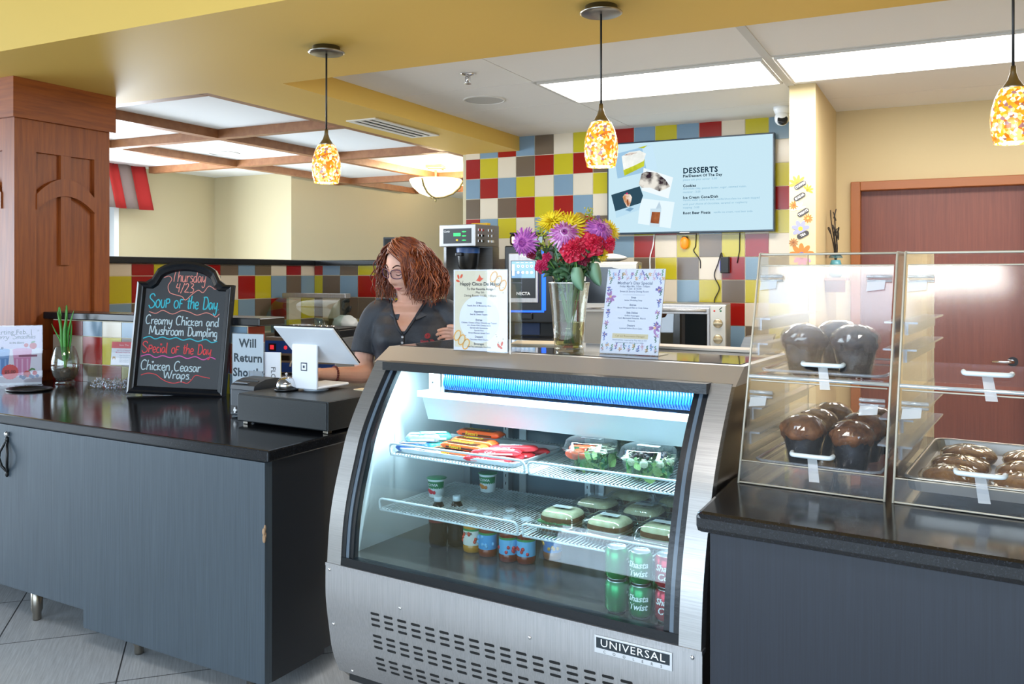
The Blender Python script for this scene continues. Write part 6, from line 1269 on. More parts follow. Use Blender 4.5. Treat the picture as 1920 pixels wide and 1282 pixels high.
# ---------------------------------------------------------------- stainless prep station behind the left counter
t = thing('prep_table', 'stainless steel prep table behind the payment terminal', 'table', (-4.1, 5.1, 0))
MB(STEELH).prism([(-.72, -.46), (.95, -.46), (.95, .80), (-.72, .80)], .78, .815, .004).build('tabletop', t); MB(STEELH).box(-.68, .9, -.40, .76, .2, .22).build('lower_shelf', t)
for x, y in ((-.68, -.42), (.91, -.42), (-.68, .76), (.91, .76)): MB(STEEL).cyl((x, y, 0), .02, .78, 16).build('leg', t)
BLUEP = mat('blue_enamel_panel', '1E4FB0', .3)
t = thing('steam_warmer', 'blue fronted food warmer with red switches left of the terminal', 'food warmer', (-4.08, 4.72, .8155), R(6))
MB(STEEL).box(-.20, .36, 0, .45, .012, .26, .004).build('body', t)
m = MB(BLUEP); m.box(-.20, .36, -.006, 0, .15, .235); m.box(-.20, .36, -.006, 0, .02, .085); m.use(BLACK).box(-.17, -.11, -.011, -.005, .165, .215); m.use(mat('red_switch', 'E03040', .3, emit=.7)).box(-.155, -.125, -.014, -.01, .175, .205); m.ell((-.03, -.01, .19), .014, .006, .014, 12, 8); fp_ = m.build('control_panel', t)
MB(WHITE).tube([(.06 + .05 * math.cos(a), -.012, .06 + .05 * math.sin(a)) for a in [PI * k / 14 for k in range(15)]], .007, 6).build('dial_ring', fp_); MB(BLACK).box(-.08, .0, -.012, -.005, .10, .135, .003).build('handle', t)
for x in (-.17, .33):
    for y in (.03, .42): MB(BLACK).cyl((x, y, 0), .014, .013, 10).build('foot', t)
t = thing('flat_grill', 'black flat grill with a chrome ring on top of the food warmer', 'grill', (-4.0, 4.80, 1.0762), R(6))
MB(BLACK).box(-.27, .26, .0, .34, 0, .05, .006).build('body', t); MB(mat('grill_plate', '3A3632', .35, .6)).box(-.25, .24, .02, .32, .05, .062, .004).build('grill_plate', t)
m = MB(CHROME); m.tube([(-.13 + .09 * math.cos(a), .12 + .07 * math.sin(a), .068) for a in [2 * PI * k / 24 for k in range(24)]], .008, 8, closed=True); m.build('ring', t)
for k in range(4): MB(CHROME).cyl((.03 + k * .05, .05, .062), .012, .02, 12).build('knob', t)
# sneeze guard
t = thing('sneeze_guard', 'curved glass sneeze guard with a steel top bar on the prep line', 'sneeze guard', (-4.57, 5.58, 1.06), R(0))
MB(STEELH).box(-.32, .32, -.02, .05, .262, .298, .004).build('top_bar', t)
m = MB(glass('guard_glass', 'EAF2EE', .06))
arc = [(-.02 - .22 * math.sin(PI / 2 * k / 8), .26 * math.cos(PI / 2 * k / 8)) for k in range(9)]
m.add([(x, y, z) for x in (-.31, .31) for y, z in arc], [(k, k + 1, 9 + k + 1, 9 + k) for k in range(8)], True); m.build('curved_glass', t)
for x in (-.315, .305):
    m = MB(MATS['guard_glass']); m.add([(x, y, z) for y, z in [(.05, .0), (.05, .26)] + arc[0:9] + [(-.24, 0)]] + [(x + .006, y, z) for y, z in [(.05, .0), (.05, .26)] + arc + [(-.24, 0)]], [tuple(range(12)), tuple(range(23, 11, -1))] + [(k, 12 + k, 12 + (k + 1) % 12, (k + 1) % 12) for k in range(12)]); m.build('side_glass', t)
    MB(STEEL).box(x - .006, x + .014, -.02, .05, -.018, .03, .003).build('post', t); MB(CHROME).box(x - .005, x + .012, -.03, .06, -.0195, -.012, .002).build('post_foot', t)
m = MB(STEEL); m.box(-.36, .34, -.26, .19, 0, .224, .004); tag(m.build('cold_well', None, (-4.58, 5.66, .8155)), 'stainless food well under the sneeze guard', 'food well')
m = MB(glass('milky_bag', 'EFEDE4', .08, .25, haze=.7)); m.ell((0, 0, .062), .11, .08, .066, 28, 16, fn=lambda d: 1 + .07 * math.sin(d.x * 7 + d.z * 5) * math.cos(d.y * 6) + .03 * math.sin(d.z * 15)); tag(m.build('plastic_bag', None, (-4.28, 5.60, 1.061)), 'white plastic bag of bread by the sneeze guard', 'bag')
t = thing('plastic_cup', 'clear ribbed plastic tub beside the white bag', 'tub', (-4.47, 5.55, 1.061)); MB(glass('tub_plastic', 'E6ECEC', .1, .05)).lathe([(.038, 0), (.045, .05), (.052, .09), (.054, .092)], 24, cap=(True, False)).build('tub', t); MB(mat('dark_sauce', '3A2A26', .5)).lathe([(.036, .003), (.042, .04), (.001, .041)], 20, cap=(True, False)).build('contents', t)
t = thing('black_dispenser', 'black coiled tongs hanging on the sneeze guard post', 'tongs', (-4.30, 5.67, 1.10)); m = MB(BLACK); m.tube(spline([(0, 0, .20), (-.05, 0, .19), (-.055, 0, .13), (.0, 0, .12), (.01, 0, .15), (-.04, 0, .09), (-.02, 0, .02), (.04, 0, -.01)], 6), .014, 8); m.build('tongs', t)

# ---------------------------------------------------------------- hanging lights
SH1 = None
def shade_mat():
    m = bpy.data.materials.new('amber_mottled_glass'); m.use_nodes = True; nt = m.node_tree; p = nt.nodes['Principled BSDF']; L = nt.links.new
    tc = N(nt, 'ShaderNodeTexCoord'); v = N(nt, 'ShaderNodeTexVoronoi', Scale=95); L(tc.outputs['Object'], v.inputs['Vector']); nz = N(nt, 'ShaderNodeTexNoise', Scale=30, Detail=3); L(tc.outputs['Object'], nz.inputs['Vector'])
    s = N(nt, 'ShaderNodeSeparateColor'); L(v.outputs['Color'], s.inputs[0]); r = N(nt, 'ShaderNodeValToRGB'); e = r.color_ramp.elements
    e[0].position = 0; e[0].color = lin('FFE9C4'); e[1].position = 1; e[1].color = lin('7A4A5E')
    for pos, c in ((.26, 'FFCB78'), (.46, 'F29A22'), (.72, 'E07A1C'), (.85, 'C86A22'), (.93, '9A6A6A')): k = e.new(pos); k.color = lin(c)
    r.color_ramp.interpolation = 'CONSTANT'; L(s.outputs[0], r.inputs[0]); L(r.outputs[0], p.inputs['Base Color']); L(r.outputs[0], p.inputs['Emission Color'])
    mr = N(nt, 'ShaderNodeMapRange'); mr.inputs[1].default_value = .3; mr.inputs[2].default_value = .7; mr.inputs[3].default_value = .28; mr.inputs[4].default_value = 1.25; L(nz.outputs[0], mr.inputs[0]); L(mr.outputs[0], p.inputs['Emission Strength']); p.inputs['Roughness'].default_value = .15
    return m
SHM = shade_mat()
def pendant(a, b, label):
    x, y, z = bp(a, b, 2.438); zb = bz(1.886)
    t = thing('pendant_lamp', label, 'pendant lamp', (x, y, zb), 0, 'mottled amber pendant lamps'); top = z - zb
    MB(NICKEL).lathe([(.030, top - .034), (.078, top - .034), (.088, top - .028), (.086, top - .024), (.066, top - .022), (.066, top)], 36).build('canopy', t)
    MB(CORD).tube([(0, 0, .245), (0, 0, top - .03)], .0045, 8).build('cord', t)
    MB(NICKEL).lathe([(.008, .258), (.010, .235), (.017, .212), (.030, .192), (.041, .180)], 28).build('socket_cap', t)
    s = MB(SHM); s.lathe([(.042, .181), (.056, .150), (.066, .115), (.0695, .078), (.067, .04), (.058, .0), (.055, .0), (.0635, .04), (.0660, .078), (.0625, .115), (.052, .150), (.038, .178)], 36, cap=(False, False)); s.build('glass_shade', t)
    MB(mat('hot_bulb', 'FFF3DC', .5, emit=14, emit_col='FFE3B0')).ell((0, 0, .065), .028, .028, .045, 16, 10).build('bulb', t)
    l = bpy.data.lights.new('pendant_glow', 'POINT'); l.energy = 5; l.color = (1, .72, .4); l.shadow_soft_size = .05; o = bpy.data.objects.new('pendant_glow', l); C.objects.link(o); o.parent = t; o.location = (0, 0, -.05)
pendant(-2.264, 2.838, 'amber glass pendant lamp over the payment terminal'); pendant(-1.074, 2.83, 'amber glass pendant lamp in front of the television'); pendant(.159, 2.833, 'amber glass pendant lamp over the pastry pan')
def bowl_light(loc, label, on=True):
    t = thing('bowl_ceiling_light', label, 'ceiling light', loc, R(15), 'frosted bowl ceiling lights'); BR = mat('aged_brass', '9A8A5E', .35, .9)
    m = MB(BR); m.box(-.09, .09, -.09, .09, -.035, 0, .004); m.box(-.07, .07, -.07, .07, -.05, -.035, .004); m.build('canopy', t); MB(BR).cyl((0, 0, -.16), .012, .11, 12).build('stem', t)
    b_ = MB(mat('lit_frosted_glass', 'FBF1DC', .4, emit=2.2, emit_col='FFE2AE')); P = [(.285, -.16), (.28, -.175), (.25, -.235), (.18, -.30), (.09, -.335), (.02, -.345)]; b_.lathe(P + [(r * .97, z + .008) for r, z in P[::-1]], 40, cap=(False, False)); b_.build('bowl', t)
    for k in range(3):
        a = 2 * PI * k / 3 + .3; MB(BR).tube([(r * 1.03 * math.cos(a), r * 1.03 * math.sin(a), z - .006) for r, z in P], .010, 6).build('arm', t)
    MB(BR).lathe([(.022, -.345), (.02, -.36), (.008, -.365), (.014, -.38), (.006, -.395), (.001, -.40)], 16).build('finial', t)
    l = bpy.data.lights.new('bowl_glow', 'POINT'); l.energy = 60; l.color = (1, .82, .55); l.shadow_soft_size = .12; o = bpy.data.objects.new('bowl_glow', l); C.objects.link(o); o.parent = t; o.location = (0, 0, -.12)
x, y, z = bp(-4.183, 6.804, 2.5); bowl_light((x, y, z), 'lit frosted bowl light hanging in the dining room')
x, y, z = bp(-4.6, 8.6, 2.5); bowl_light((x, y, z), 'hidden frosted bowl light added behind the tiled wall to brighten the dining room')  # out of view, added to brighten the dining side wall
bowl_light((-1.85, -.95, 3.24), 'lit frosted bowl light above the customer side')
# ---------------------------------------------------------------- ceiling bits
t = thing('air_vent', 'slotted white air vent in the yellow soffit', 'vent', (*bp(-3.14, 4.615, 0)[:2], bz(2.438) - .0005))
m = MB(mat('vent_white', 'E4E0D6', .5)); W2, L2_ = .105, .40
for x in (-W2, -.035, .035, W2): m.box(x - (.022 if abs(x) > .1 else .014), x + (.022 if abs(x) > .1 else .014), -L2_, L2_, -.008, 0)
m.box(-W2 - .022, W2 + .022, -L2_ - .03, -L2_, -.008, 0); m.box(-W2 - .022, W2 + .022, L2_, L2_ + .03, -.008, 0); m.build('grille_frame', t); MB(MATS['deep_black']).box(-W2, W2, -L2_, L2_, -.003, -.001).build('slot_back', t)
speaker_grille((*bp(-2.46, 4.547, 0)[:2], bz(2.543)), 'round speaker grille in the kitchen ceiling', .15); speaker_grille((*bp(-5.30, 5.33, 0)[:2], bz(2.5)), 'round speaker grille in the dining room ceiling', .15)
def sprinkler(loc, label):
    t = thing('sprinkler', label, 'sprinkler', loc, 0, 'ceiling sprinklers'); MB(CHROME).lathe([(.045, 0), (.045, -.004), (.02, -.012), (.012, -.014)], 24).build('escutcheon', t); m = MB(CHROME); m.cyl((0, 0, -.05), .008, .04, 10); m.tube([(-.016, 0, -.014), (-.016, 0, -.05), (0, 0, -.058), (.016, 0, -.05), (.016, 0, -.014)], .003, 6); m.build('head', t); MB(CHROME).lathe([(.024, -.062), (.024, -.06)], 16).build('deflector', t)
sprinkler((*bp(-2.214, 3.913, 0)[:2], bz(2.543)), 'chrome sprinkler head in the kitchen ceiling'); sprinkler((*bp(-5.592, 8.028, 0)[:2], bz(2.5)), 'small sprinkler head in the dining room ceiling')
t = thing('security_camera', 'white dome security camera in the corner above the television', 'security camera', (-1.10, 6.62, bz(2.543)))
MB(WHITE).lathe([(.062, 0), (.062, -.02), (.05, -.05), (.045, -.055)], 28).build('mount', t); m = MB(WHITE); m.ell((.0, -.015, -.085), .052, .055, .055, 24, 14); m.build('eyeball', t); m = MB(BLACK); m.M = Matrix.Translation((.012, -.055, -.105)) @ Matrix.Rotation(R(60), 4, 'X') @ Matrix.Rotation(R(10), 4, 'Y'); m.lathe([(.036, -.012), (.036, .012), (.030, .016), (.001, .017)], 24); m.use(CHROME).ell((-.012, .012, .016), .007, .007, .004, 8, 6); m.build('lens', t)
# ---------------------------------------------------------------- the person behind the counter
PO = thing('person', 'person with curly copper bob and glasses in charcoal polo looking down at the terminal', 'person', (-2.30, 3.535, 0), R(20))
SKIN = mat('skin', 'E2B09A', .5, col2='DAA48C', scale=14, sss=.12)
HM = Matrix.Translation((-.010, -.085, 1.545)) @ Matrix.Rotation(R(-34), 4, 'Z') @ Matrix.Rotation(R(4), 4, 'Y') @ Matrix.Rotation(R(17), 4, 'X') @ Matrix.Scale(1.11, 4)
def g(x, s): return math.exp(-(x / s) ** 2)
def face_pt(x, z, off=0):
    """front surface of the head: x across, z up from the eye line, returns y"""
    return None
def head_fn(d):
    x, y, z = d.x * .076, d.y * .094, d.z * .120
    if d.z < 0: k = 1 - .30 * (-d.z) ** 1.7; x *= k; y = y * (1 - .10 * (-d.z) ** 2)
    if d.z > .2: x *= 1 + .04 * (d.z - .2)
    if y < 0:
        f = min(1, -d.y * 1.6); y = y * (1 - .06 * g(x, .05))
        zz = z + .004
        y -= f * (.021 * g(x, .0105) * (g(zz + .030, .017) if zz < -.030 else (g(zz + .030, .040))) + .006 * g(abs(x) - .012, .007) * g(zz + .034, .009))
        y += f * .011 * g(abs(x) - .030, .017) * g(zz - .008, .013)
        y -= f * .005 * g(abs(x) - .028, .022) * g(zz - .030, .009)
        y -= f * .0075 * g(abs(x) - .040, .022) * g(zz + .030, .022)
        y -= f * .0065 * g(x, .024) * (g(zz + .062, .006) + g(zz + .073, .006)) - f * .003 * g(x, .022) * g(zz + .0672, .003)
        y -= f * .010 * g(x, .020) * g(zz + .098, .014); y += f * .004 * g(x, .02) * g(zz + .083, .006)
    return (x, y, z)
def head_mesh(mb, off=0, nu=96, nv=72):
    v = []; f = []
    for j in range(nv + 1):
        tt = PI * j / nv
        for i in range(nu):
            a = 2 * PI * i / nu; d = Vector((math.sin(tt) * math.cos(a), math.sin(tt) * math.sin(a), math.cos(tt))); v.append(head_fn(d))
    for j in range(nv):
        for i in range(nu): f.append((j * nu + i, (j + 1) * nu + i, (j + 1) * nu + (i + 1) % nu, j * nu + (i + 1) % nu))
    return mb.add(v, f, True)
def on_face(x, z):
    """point on the face skin at (x, z) in head space, found by stepping the sphere direction"""
    best = None; dz = max(-1, min(1, z / .120)); dx = x / .076
    for it in range(12):
        dy = -math.sqrt(max(.02, 1 - min(.98, dx * dx + dz * dz))); p = head_fn(Vector((dx, dy, dz)).normalized())
        dx += (x - p[0]) / .076 * .8; dz += (z - p[2]) / .120 * .8
    return Vector(p)
m = MB(SKIN); m.M = HM; head_mesh(m)
for sd in (-1, 1):   # ears
    m.ell((sd * .077, .008, -.012), .010, .020, .032, 12, 10)
m.M = Matrix()
def limb(pts, rs, n=16): m.tube(spline(pts, 5), [r for r in [x[0] for x in spline([(r, 0, 0) for r in rs], 5)]], n)
limb([(.0, .01, 1.30), (-.004, -.005, 1.36), (-.016, -.035, 1.42), (-.024, -.06, 1.48)], [.085, .062, .054, .052])           # neck
# chest inside the shirt, shown at the open collar
def section(z):
    T = [(.93, .185, .125, 0), (1.02, .165, .115, 0), (1.12, .175, .122, -.005), (1.20, .185, .132, -.012), (1.27, .185, .122, -.008), (1.33, .165, .098, 0), (1.375, .11, .075, .004), (1.395, .07, .06, 0)]
    for a, b in zip(T, T[1:]):
        if a[0] <= z <= b[0]:
            k = (z - a[0]) / (b[0] - a[0]); k = k * k * (3 - 2 * k); return [a[i] + (b[i] - a[i]) * k for i in (1, 2, 3)]
    return list(T[-1][1:] if z > 1.39 else T[0][1:])
def loft(mb, z0, z1, grow, n=40, nz=26, ex=2.6, cap=True, front=None):
    L_ = []
    for j in range(nz + 1):
        z = z0 + (z1 - z0) * j / nz; w_, d_, yo = section(z); ring = []
        for k in range(n):
            a = 2 * PI * k / n; c, s = math.cos(a), math.sin(a); x = (w_ + grow) * math.copysign(abs(c) ** (2 / ex), c); y = (d_ + grow) * math.copysign(abs(s) ** (2 / ex), s) + yo
            if s < 0: y -= .030 * g(z - 1.215, .055) * (g(x - .085, .06) + g(x + .085, .06))
            ring.append((x, y, z + (front(x, y, z) if front else 0)))
        L_.append(ring)
    stack(mb, L_, cap, cap)
loft(m, .93, 1.395, -.010)
def vdepth(x, z):   # front of the shirt surface at x,z
    w_, d_, yo = section(z); q = min(.98, abs(x) / w_); return yo - d_ * (1 - q ** 2.6) ** (1 / 2.6) - .030 * g(z - 1.215, .055) * (g(x - .085, .06) + g(x + .085, .06))
VX0 = -.012
vp = []
for j in range(13):
    z = 1.235 + .155 * j / 12; hw = .082 * (j / 12) ** .85 + .001
    for i in range(9): x = VX0 + hw * (-1 + 2 * i / 8); vp.append((x, vdepth(x, z) - .014 * min(1, (j + .3) / 2) + .004, z))
m.add(vp + [(x * .9, y + .05, z) for x, y, z in vp], [(j * 9 + i, j * 9 + i + 1, (j + 1) * 9 + i + 1, (j + 1) * 9 + i) for j in range(12) for i in range(8)] + [(117 + j * 9 + i, 117 + (j + 1) * 9 + i, 117 + (j + 1) * 9 + i + 1, 117 + j * 9 + i + 1) for j in range(12) for i in range(8)] + [(j * 9, (j + 1) * 9, 117 + (j + 1) * 9, 117 + j * 9) for j in range(12)] + [(j * 9 + 8, 117 + j * 9 + 8, 117 + (j + 1) * 9 + 8, (j + 1) * 9 + 8) for j in range(12)] + [(i, 117 + i, 117 + i + 1, i + 1) for i in range(8)] + [(108 + i, 108 + i + 1, 225 + i + 1, 225 + i) for i in range(8)], True)
# arms: her right one reaches to the terminal, her left one folds across the front
RA = [(-.165, .0, 1.335), (-.215, -.005, 1.23), (-.235, -.03, 1.10), (-.215, -.075, 1.045), (-.30, -.17, 1.05), (-.385, -.26, 1.062)]
LA = [(.165, .0, 1.335), (.235, .005, 1.25), (.345, .0, 1.14), (.365, -.05, 1.10), (.33, -.14, 1.165), (.285, -.17, 1.225)]
for A_ in (RA, LA): limb(A_, [.062, .054, .046, .044, .036, .026])
def hand(M, s=1, curl=.5):
    sv = m.M; m.M = M
    m.ell((0, .042, 0), .038 * s, .050 * s, .014, 16, 10); m.tube([(0, -.02, 0), (0, .02, 0)], [.026, .030], 12)
    for i, (x, L_, r_) in enumerate(((-.028, .070, .0085), (-.010, .080, .0090), (.009, .075, .0086), (.027, .058, .0076))):
        c = curl * (1 + .12 * i); p = Vector((x * s, .078, 0)); a = 0; P = [tuple(p - Vector((0, .02, 0))), tuple(p)]
        for k, seg in enumerate((.45, .32, .25)):
            a += c * (.6 if k == 0 else .8); p = p + Vector((x * .12 * (1 - k), math.cos(a), -math.sin(a))) * L_ * seg; P.append(tuple(p))
        m.tube(spline(P, 3), [r_ * (1.05 - .25 * q / (len(P) * 3 - 3)) for q in range((len(P) - 1) * 3 + 1)], 8)
    m.tube(spline([(-.026 * s, .018, -.002), (-.046 * s, .040, -.008), (-.054 * s, .062, -.018), (-.052 * s, .082, -.026)], 4), [.013, .0125, .012, .0115, .0112, .011, .0108, .0105, .010, .0098, .0095, .009, .008], 8); m.M = sv
hand(Matrix.Translation((-.385, -.26, 1.062)) @ Matrix.Rotation(R(133), 4, 'Z') @ Matrix.Rotation(R(-6), 4, 'X'), -1, .5)
hand(Matrix.Translation((.285, -.17, 1.225)) @ Matrix.Rotation(R(62), 4, 'Z') @ Matrix.Rotation(R(8), 4, 'X') @ Matrix.Rotation(R(70), 4, 'Y'), 1, .55)
# legs inside the trousers
for sd in (-1, 1): limb([(sd * .085, 0, .95), (sd * .09, 0, .75), (sd * .095, 0, .48), (sd * .095, .01, .25), (sd * .095, .015, .06)], [.085, .078, .055, .05, .04])
body = m.build('body', PO)
rm = body.modifiers.new('one_skin', 'REMESH'); rm.mode = 'VOXEL'; rm.voxel_size = .0032; rm.use_smooth_shade = True
sm_ = body.modifiers.new('soften', 'SMOOTH'); sm_.factor = .5; sm_.iterations = 2
# face details
LIP = mat('lip_rose', 'B8655E', .4); BROWM = mat('brow_brown', '4A2A1E', .8); LASH = mat('lash_line', '2A1A18', .6)
def strokes(nm, mt, lines, par=PO):
    q = MB(mt); q.M = HM
    for pts, rs, fl, out in lines:
        P = [on_face(x, z) + Vector((0, -out, 0)) for x, z in spl2(pts, 4)]; n_ = len(P)
        R_ = [x[0] for x in spline([(r, 0, 0) for r in rs], 4)]; R_ = [R_[min(len(R_) - 1, int(i * len(R_) / n_))] for i in range(n_)]; q.tube([tuple(p) for p in P], R_, 8)
    return q.build(nm, par)
strokes('lips', LIP, [([(-.022, -.0675), (-.010, -.0655), (0, -.0665), (.010, -.0655), (.024, -.066)], [.0008, .0030, .0032, .0030, .0008], 1, -.0006), ([(-.020, -.070), (-.008, -.0735), (0, -.0742), (.008, -.0735), (.021, -.069)], [.0008, .0034, .0040, .0034, .0008], 1, -.0004)])
strokes('mouth_line', mat('mouth_shadow', '6A2E2C', .6), [([(-.026, -.0672), (-.01, -.0697), (0, -.0695), (.01, -.0692), (.029, -.0645)], [.0006, .0011, .0011, .0011, .0006], 1, .0022)])
for sd in (-1, 1): strokes('eyebrow', BROWM, [([(sd * .014, .0265), (sd * .028, .0345), (sd * .040, .0335), (sd * .052, .026)], [.0022, .0030, .0024, .0010], 1, .0003)])
for sd in (-1, 1):
    strokes('eyelashes', LASH, [([(sd * .018, -.003), (sd * .026, -.0068), (sd * .034, -.0072), (sd * .044, -.002)], [.0008, .0018, .0020, .0012], 1, .0004)])
    strokes('upper_eyelid', mat('lid_skin', 'C98F7C', .5), [([(sd * .019, .004), (sd * .027, .0055), (sd * .035, .0052), (sd * .043, .003)], [.002, .0058, .0058, .002], 1, -.0012)])
# glasses
q = MB(mat('plum_spectacle_frame', '4A2C50', .3)); q.M = HM; LZ = .003
for sd in (-1, 1):
    cx_ = sd * .033; ring = []
    for k in range(28):
        a = 2 * PI * k / 28; x = cx_ + .0265 * math.copysign(abs(math.cos(a)) ** .75, math.cos(a)); z = LZ - .002 + .0195 * math.copysign(abs(math.sin(a)) ** .75, math.sin(a)); ring.append((x, -.097 + abs(x) * .28 - .004, z))
    q.tube(ring, .0017, 6, closed=True)
    q.tube([(sd * .0595, -.083, LZ + .008), (sd * .070, -.072, LZ + .009), (sd * .079, -.03, LZ + .007), (sd * .080, .015, LZ - .006)], .0021, 6)
q.tube([(-.0075, -.1, LZ + .004), (0, -.1025, LZ + .006), (.0075, -.1, LZ + .004)], .0016, 6); gl = q.build('glasses', PO)
q = MB(glass('spectacle_lens', 'F6F4F8', .05)); q.M = HM
for sd in (-1, 1): q.add([(sd * .033 + .0255 * math.copysign(abs(math.cos(a)) ** .75, math.cos(a)), -.1005 + abs(sd * .033 + .0255 * math.cos(a)) * .28, LZ - .002 + .0185 * math.copysign(abs(math.sin(a)) ** .75, math.sin(a))) for a in [2 * PI * k / 28 for k in range(28)]], [tuple(range(28))])
q.build('lens', gl)
# hair
HAIR = mat('copper_hair', '7A3416', .42, col2='4E200C', scale=60, contrast=(.3, .7)); HAIRL = mat('copper_hair_light', 'A4572A', .4, col2='7E3A18', scale=60)
q = MB(HAIR); r2 = random.Random(12)
q.M = HM
hair_cap = lambda d: 1.0 + .03 * math.sin(9 * math.atan2(d.y, d.x)) * math.sin(6 * d.z)
def cap_pt(u, v):
    a = 2 * PI * u; fr_ = .5 - .5 * math.cos(a + PI / 2)      # 0 at the back, 1 towards the face
    low = -.55 + (.55 + .66) * max(0, (-math.sin(a) - .15) / .85) ** .45 if -math.sin(a) > .15 else -.55
    dz = 1 - v * (1 - low); rr_ = math.sqrt(max(0, 1 - dz * dz)); k = 1 + .02 * math.sin(a * 9)
    return (rr_ * math.cos(a) * .089 * k, rr_ * math.sin(a) * .106 * k + .004, dz * .132)
q.sheet(cap_pt, 56, 22, closed=True); q.M = Matrix()
ctr = Vector(HM.translation); IH = HM.to_3x3()
def lock(a, el, ln, r_, mt, amp, out):
    """one wavy lock: out from the scalp, then down"""
    d = Vector((math.cos(el) * math.cos(a), math.cos(el) * math.sin(a), math.sin(el)))
    root = ctr + IH @ Vector((d.x * .086, d.y * .102 + .004, d.z * .128)); o_ = IH @ Vector((d.x, d.y, 0)); o_.z = 0
    o_ = o_.normalized() if o_.length > .01 else Vector((0, 1, 0)); sd = Vector((-o_.y, o_.x, 0)); P = []; n_ = 16; ph = r2.uniform(0, 6.28); fq = r2.uniform(2.2, 4.6)
    for i in range(n_ + 1):
        t_ = i / n_; lift = .020 * math.sin(PI * min(1, t_ * 2.2)) * max(0, d.z); reach = out * (1 - (1 - min(1, t_ * 1.5)) ** 2) - .012 * max(0, t_ - .75) * 4 * .5
        fall = ln * (t_ ** 1.25); wv = amp * min(1, t_ * 3)
        P.append(tuple(root + o_ * (reach + wv * .7 * math.sin(fq * 2 * PI * t_ + ph)) + sd * (wv * math.cos(fq * 2 * PI * t_ + ph)) + Vector((0, 0, lift - fall))))
    q.use(mt); q.tube(P, [r_ * (.7 + .5 * math.sin(PI * min(1, .15 + i / n_))) * (1 - .55 * (i / n_) ** 4) for i in range(n_ + 1)], 5)
for k in range(1250):
    a = r2.uniform(0, 2 * PI); fwd = -math.sin(a)
    if fwd > .45: continue
    el = r2.uniform(-.25, 1.35)
    if fwd > .1 and el < .55: el = r2.uniform(.55, 1.25)
    if fwd > .1 and math.cos(a) < 0 and r2.random() < .5: continue
    root_z = ctr.z + .128 * math.sin(el); end = r2.uniform(1.365, 1.43) + (.03 if fwd > .2 else 0)
    wide = .060 + .022 * math.cos(el) + r2.uniform(-.022, .018); wide *= (.7 + .5 * abs(math.cos(a)) if fwd > 0 else 1)
    lock(a, el, max(.08, root_z - end), r2.uniform(.0018, .0038), r2.choice([HAIR, HAIR, HAIRL]), r2.uniform(.004, .010), wide * (.55 + .45 * math.cos(el) if el > 0 else 1))
# fringe swept to either side of the parting
for k in range(190):
    sd = 1; a0 = -PI / 2 + r2.uniform(-.45, 1.1); el = r2.uniform(.85, 1.3); d = Vector((math.cos(el) * math.cos(a0), math.cos(el) * math.sin(a0), math.sin(el))); P = []
    for i in range(13):
        t_ = i / 12; aa = a0 + sd * min(1, t_ * 1.5) * (1.45 - .6 * abs(a0 + PI / 2)); e2 = el - t_ * t_ * 1.25; rr_ = 1.06 + .10 * math.sin(PI * t_) + .18 * t_
        dd_ = Vector((math.cos(e2) * math.cos(aa) * .084, math.cos(e2) * math.sin(aa) * .100, math.sin(e2) * .128)); P.append(tuple(ctr + IH @ (dd_ * rr_) + Vector((r2.uniform(-1, 1) * .001, 0, .004 * math.sin(t_ * 9 + k)))))
    q.use(r2.choice([HAIR, HAIRL])); q.tube(P, [.0027 * (1 - .5 * (i / 12) ** 3) for i in range(13)], 5)
q.build('hair', PO)
br = MB(mat('dark_red_beads', '6A2420', .4)); c0 = Vector((-.325, -.195, 1.053)); dd = Vector((-.085, -.09, .012)).normalized(); ux = dd.cross(Vector((0, 0, 1))).normalized(); uz = ux.cross(dd)
for k in range(22): p = c0 + (ux * math.cos(2 * PI * k / 22) + uz * math.sin(2 * PI * k / 22)) * .036; br.ell(tuple(p), .0055, .0055, .0055, 8, 6)
br.build('bead_bracelet', PO)
# polo shirt
SHIRT = mat('charcoal_polo_cloth', '343A44', .6, col2='2C323C', scale=220, bump=.05)
q = MB(SHIRT)
loft(q, .90, 1.392, .004)
def sleeve(P, rs): q.tube(spline(P, 5), [x[0] for x in spline([(r, 0, 0) for r in rs], 5)], 18)
sleeve([(-.10, .0, 1.345), (-.165, .0, 1.325), (-.212, -.006, 1.235), (-.232, -.022, 1.135)], [.050, .071, .070, .070]); sleeve([(.10, .0, 1.345), (.165, .0, 1.325), (.250, .004, 1.245), (.315, .0, 1.165)], [.050, .071, .070, .068])
sh = q.build('polo_shirt', PO); rm = sh.modifiers.new('one_cloth', 'REMESH'); rm.mode = 'VOXEL'; rm.voxel_size = .006; rm.use_smooth_shade = True
s2 = sh.modifiers.new('soften', 'SMOOTH'); s2.factor = .5; s2.iterations = 4
tx = bpy.data.textures.new('cloth_folds', 'CLOUDS'); tx.noise_scale = .07; dm = sh.modifiers.new('folds', 'DISPLACE'); dm.texture = tx; dm.strength = .008; dm.mid_level = .5; dm.texture_coords = 'LOCAL'
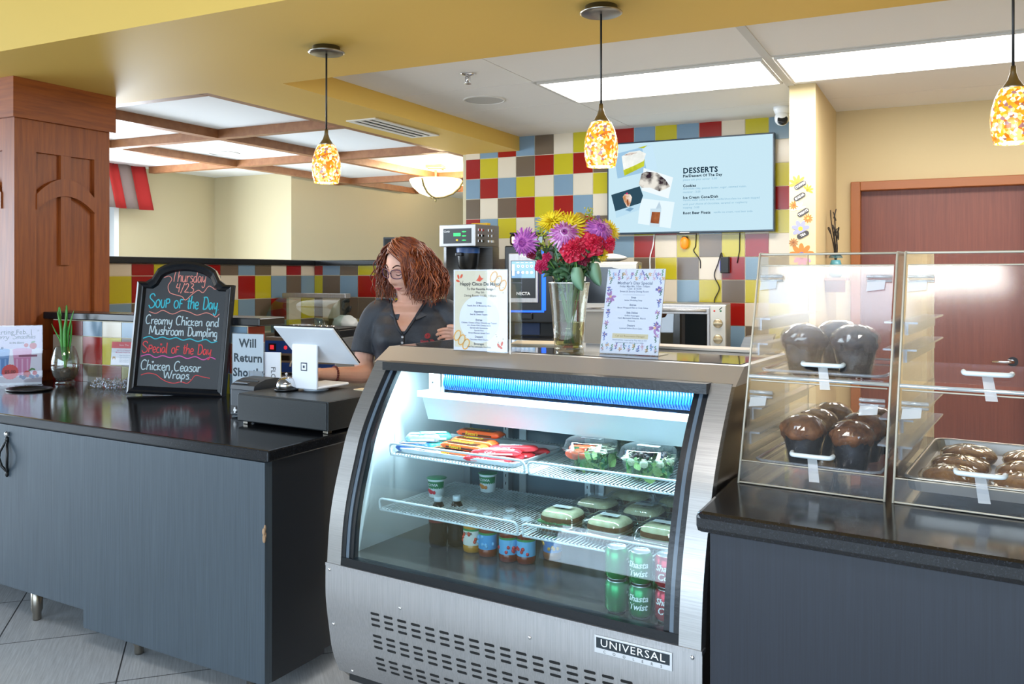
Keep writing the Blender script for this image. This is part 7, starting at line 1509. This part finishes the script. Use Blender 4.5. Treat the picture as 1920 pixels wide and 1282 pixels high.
# collar, placket, buttons, emblem
q = MB(mat('polo_collar', '3E4550', .6))
for sd in (-1, 1):
    pts = []
    for i in range(11):
        t_ = i / 10; a = PI / 2 * (1 - t_) + (-PI * .40) * t_ ; x = sd * (.074 * math.cos(a) + .010 * t_); y = .062 * math.sin(a) - .008; z = 1.40 - .035 * t_ ** 2
        ox = sd * (.112 * math.cos(a) + .008); oy = .090 * math.sin(a) - .03 * t_; pts.append(((x, y - .006, z), (ox, oy - .012 * t_, z - .030 - .028 * t_ ** 2)))
    v = [p for pr in pts for p in pr]; q.add(v + [(x, y, z - .006) for x, y, z in v], [(2 * i, 2 * i + 1, 2 * i + 3, 2 * i + 2) for i in range(10)] + [(22 + 2 * i, 22 + 2 * i + 2, 22 + 2 * i + 3, 22 + 2 * i + 1) for i in range(10)] + [(2 * i + 1, 22 + 2 * i + 1, 22 + 2 * i + 3, 2 * i + 3) for i in range(10)] + [(20, 42, 43, 21)], True)
q.build('collar', sh)
q = MB(mat('polo_placket', '2A303A', .6))
for sd in (-1, 1):
    L_ = []
    for j in range(9):
        z = 1.238 + .15 * j / 8; x = VX0 + sd * (.082 * (j / 8) ** .85 + .004); L_.append((x, vdepth(x, z) - .012, z))
    q.tube(L_, [.006] * 9, 6)
q.tube([(VX0, vdepth(VX0, z) - .007, z) for z in (1.24, 1.21, 1.18)], .009, 6); q.build('placket', sh)
for z in (1.226, 1.200):
    b = MB(mat('pearl_button', 'C9CED8', .25)); b.M = Matrix.Translation((VX0, vdepth(VX0, z) - .0175, z)) @ Matrix.Rotation(R(90), 4, 'X'); b.lathe([(.0058, 0), (.0058, .0015), (.004, .002), (.0035, .001), (.0005, .001)], 16); b.build('button', sh)
q = MB(mat('emblem_red', 'C23A48', .6)); ex, ez = .105, 1.232
def onshirt(x, z): return (x, vdepth(x, z) - .013, z)
for rr_ in (.011, .0075, .004): q.tube([onshirt(ex + rr_ * math.cos(a), ez + rr_ * math.sin(a)) for a in [2 * PI * k / 18 for k in range(18)]], .0012, 4, closed=True)
v, f = text_geo('Eleva Th', .017, .0002); q.add([onshirt(ex + p[0], ez - .024 + p[1]) for p in v], f); q.build('emblem', sh)
# trousers and shoes
q = MB(mat('black_trousers', '16181C', .8)); 
q2 = [(.88, .0), (.98, .0)]
for sd in (-1, 1): q.tube(spline([(sd * .085, .0, .93), (sd * .095, 0, .72), (sd * .098, 0, .45), (sd * .098, .01, .08)], 5), [x[0] for x in spline([(r, 0, 0) for r in (.105, .098, .075, .07)], 5)], 18)
q.ell((0, .0, .90), .19, .13, .11, 24, 12); q.build('trousers', PO)
for sd in (-1, 1): q = MB(BLACK); q.ell((sd * .1, -.045, .035), .048, .135, .04, 18, 10, fn=lambda d: 1 if d.z > -.6 else .95); q.box(sd * .1 - .045, sd * .1 + .045, -.17, .08, 0, .018, .006); q.build('shoe', PO)
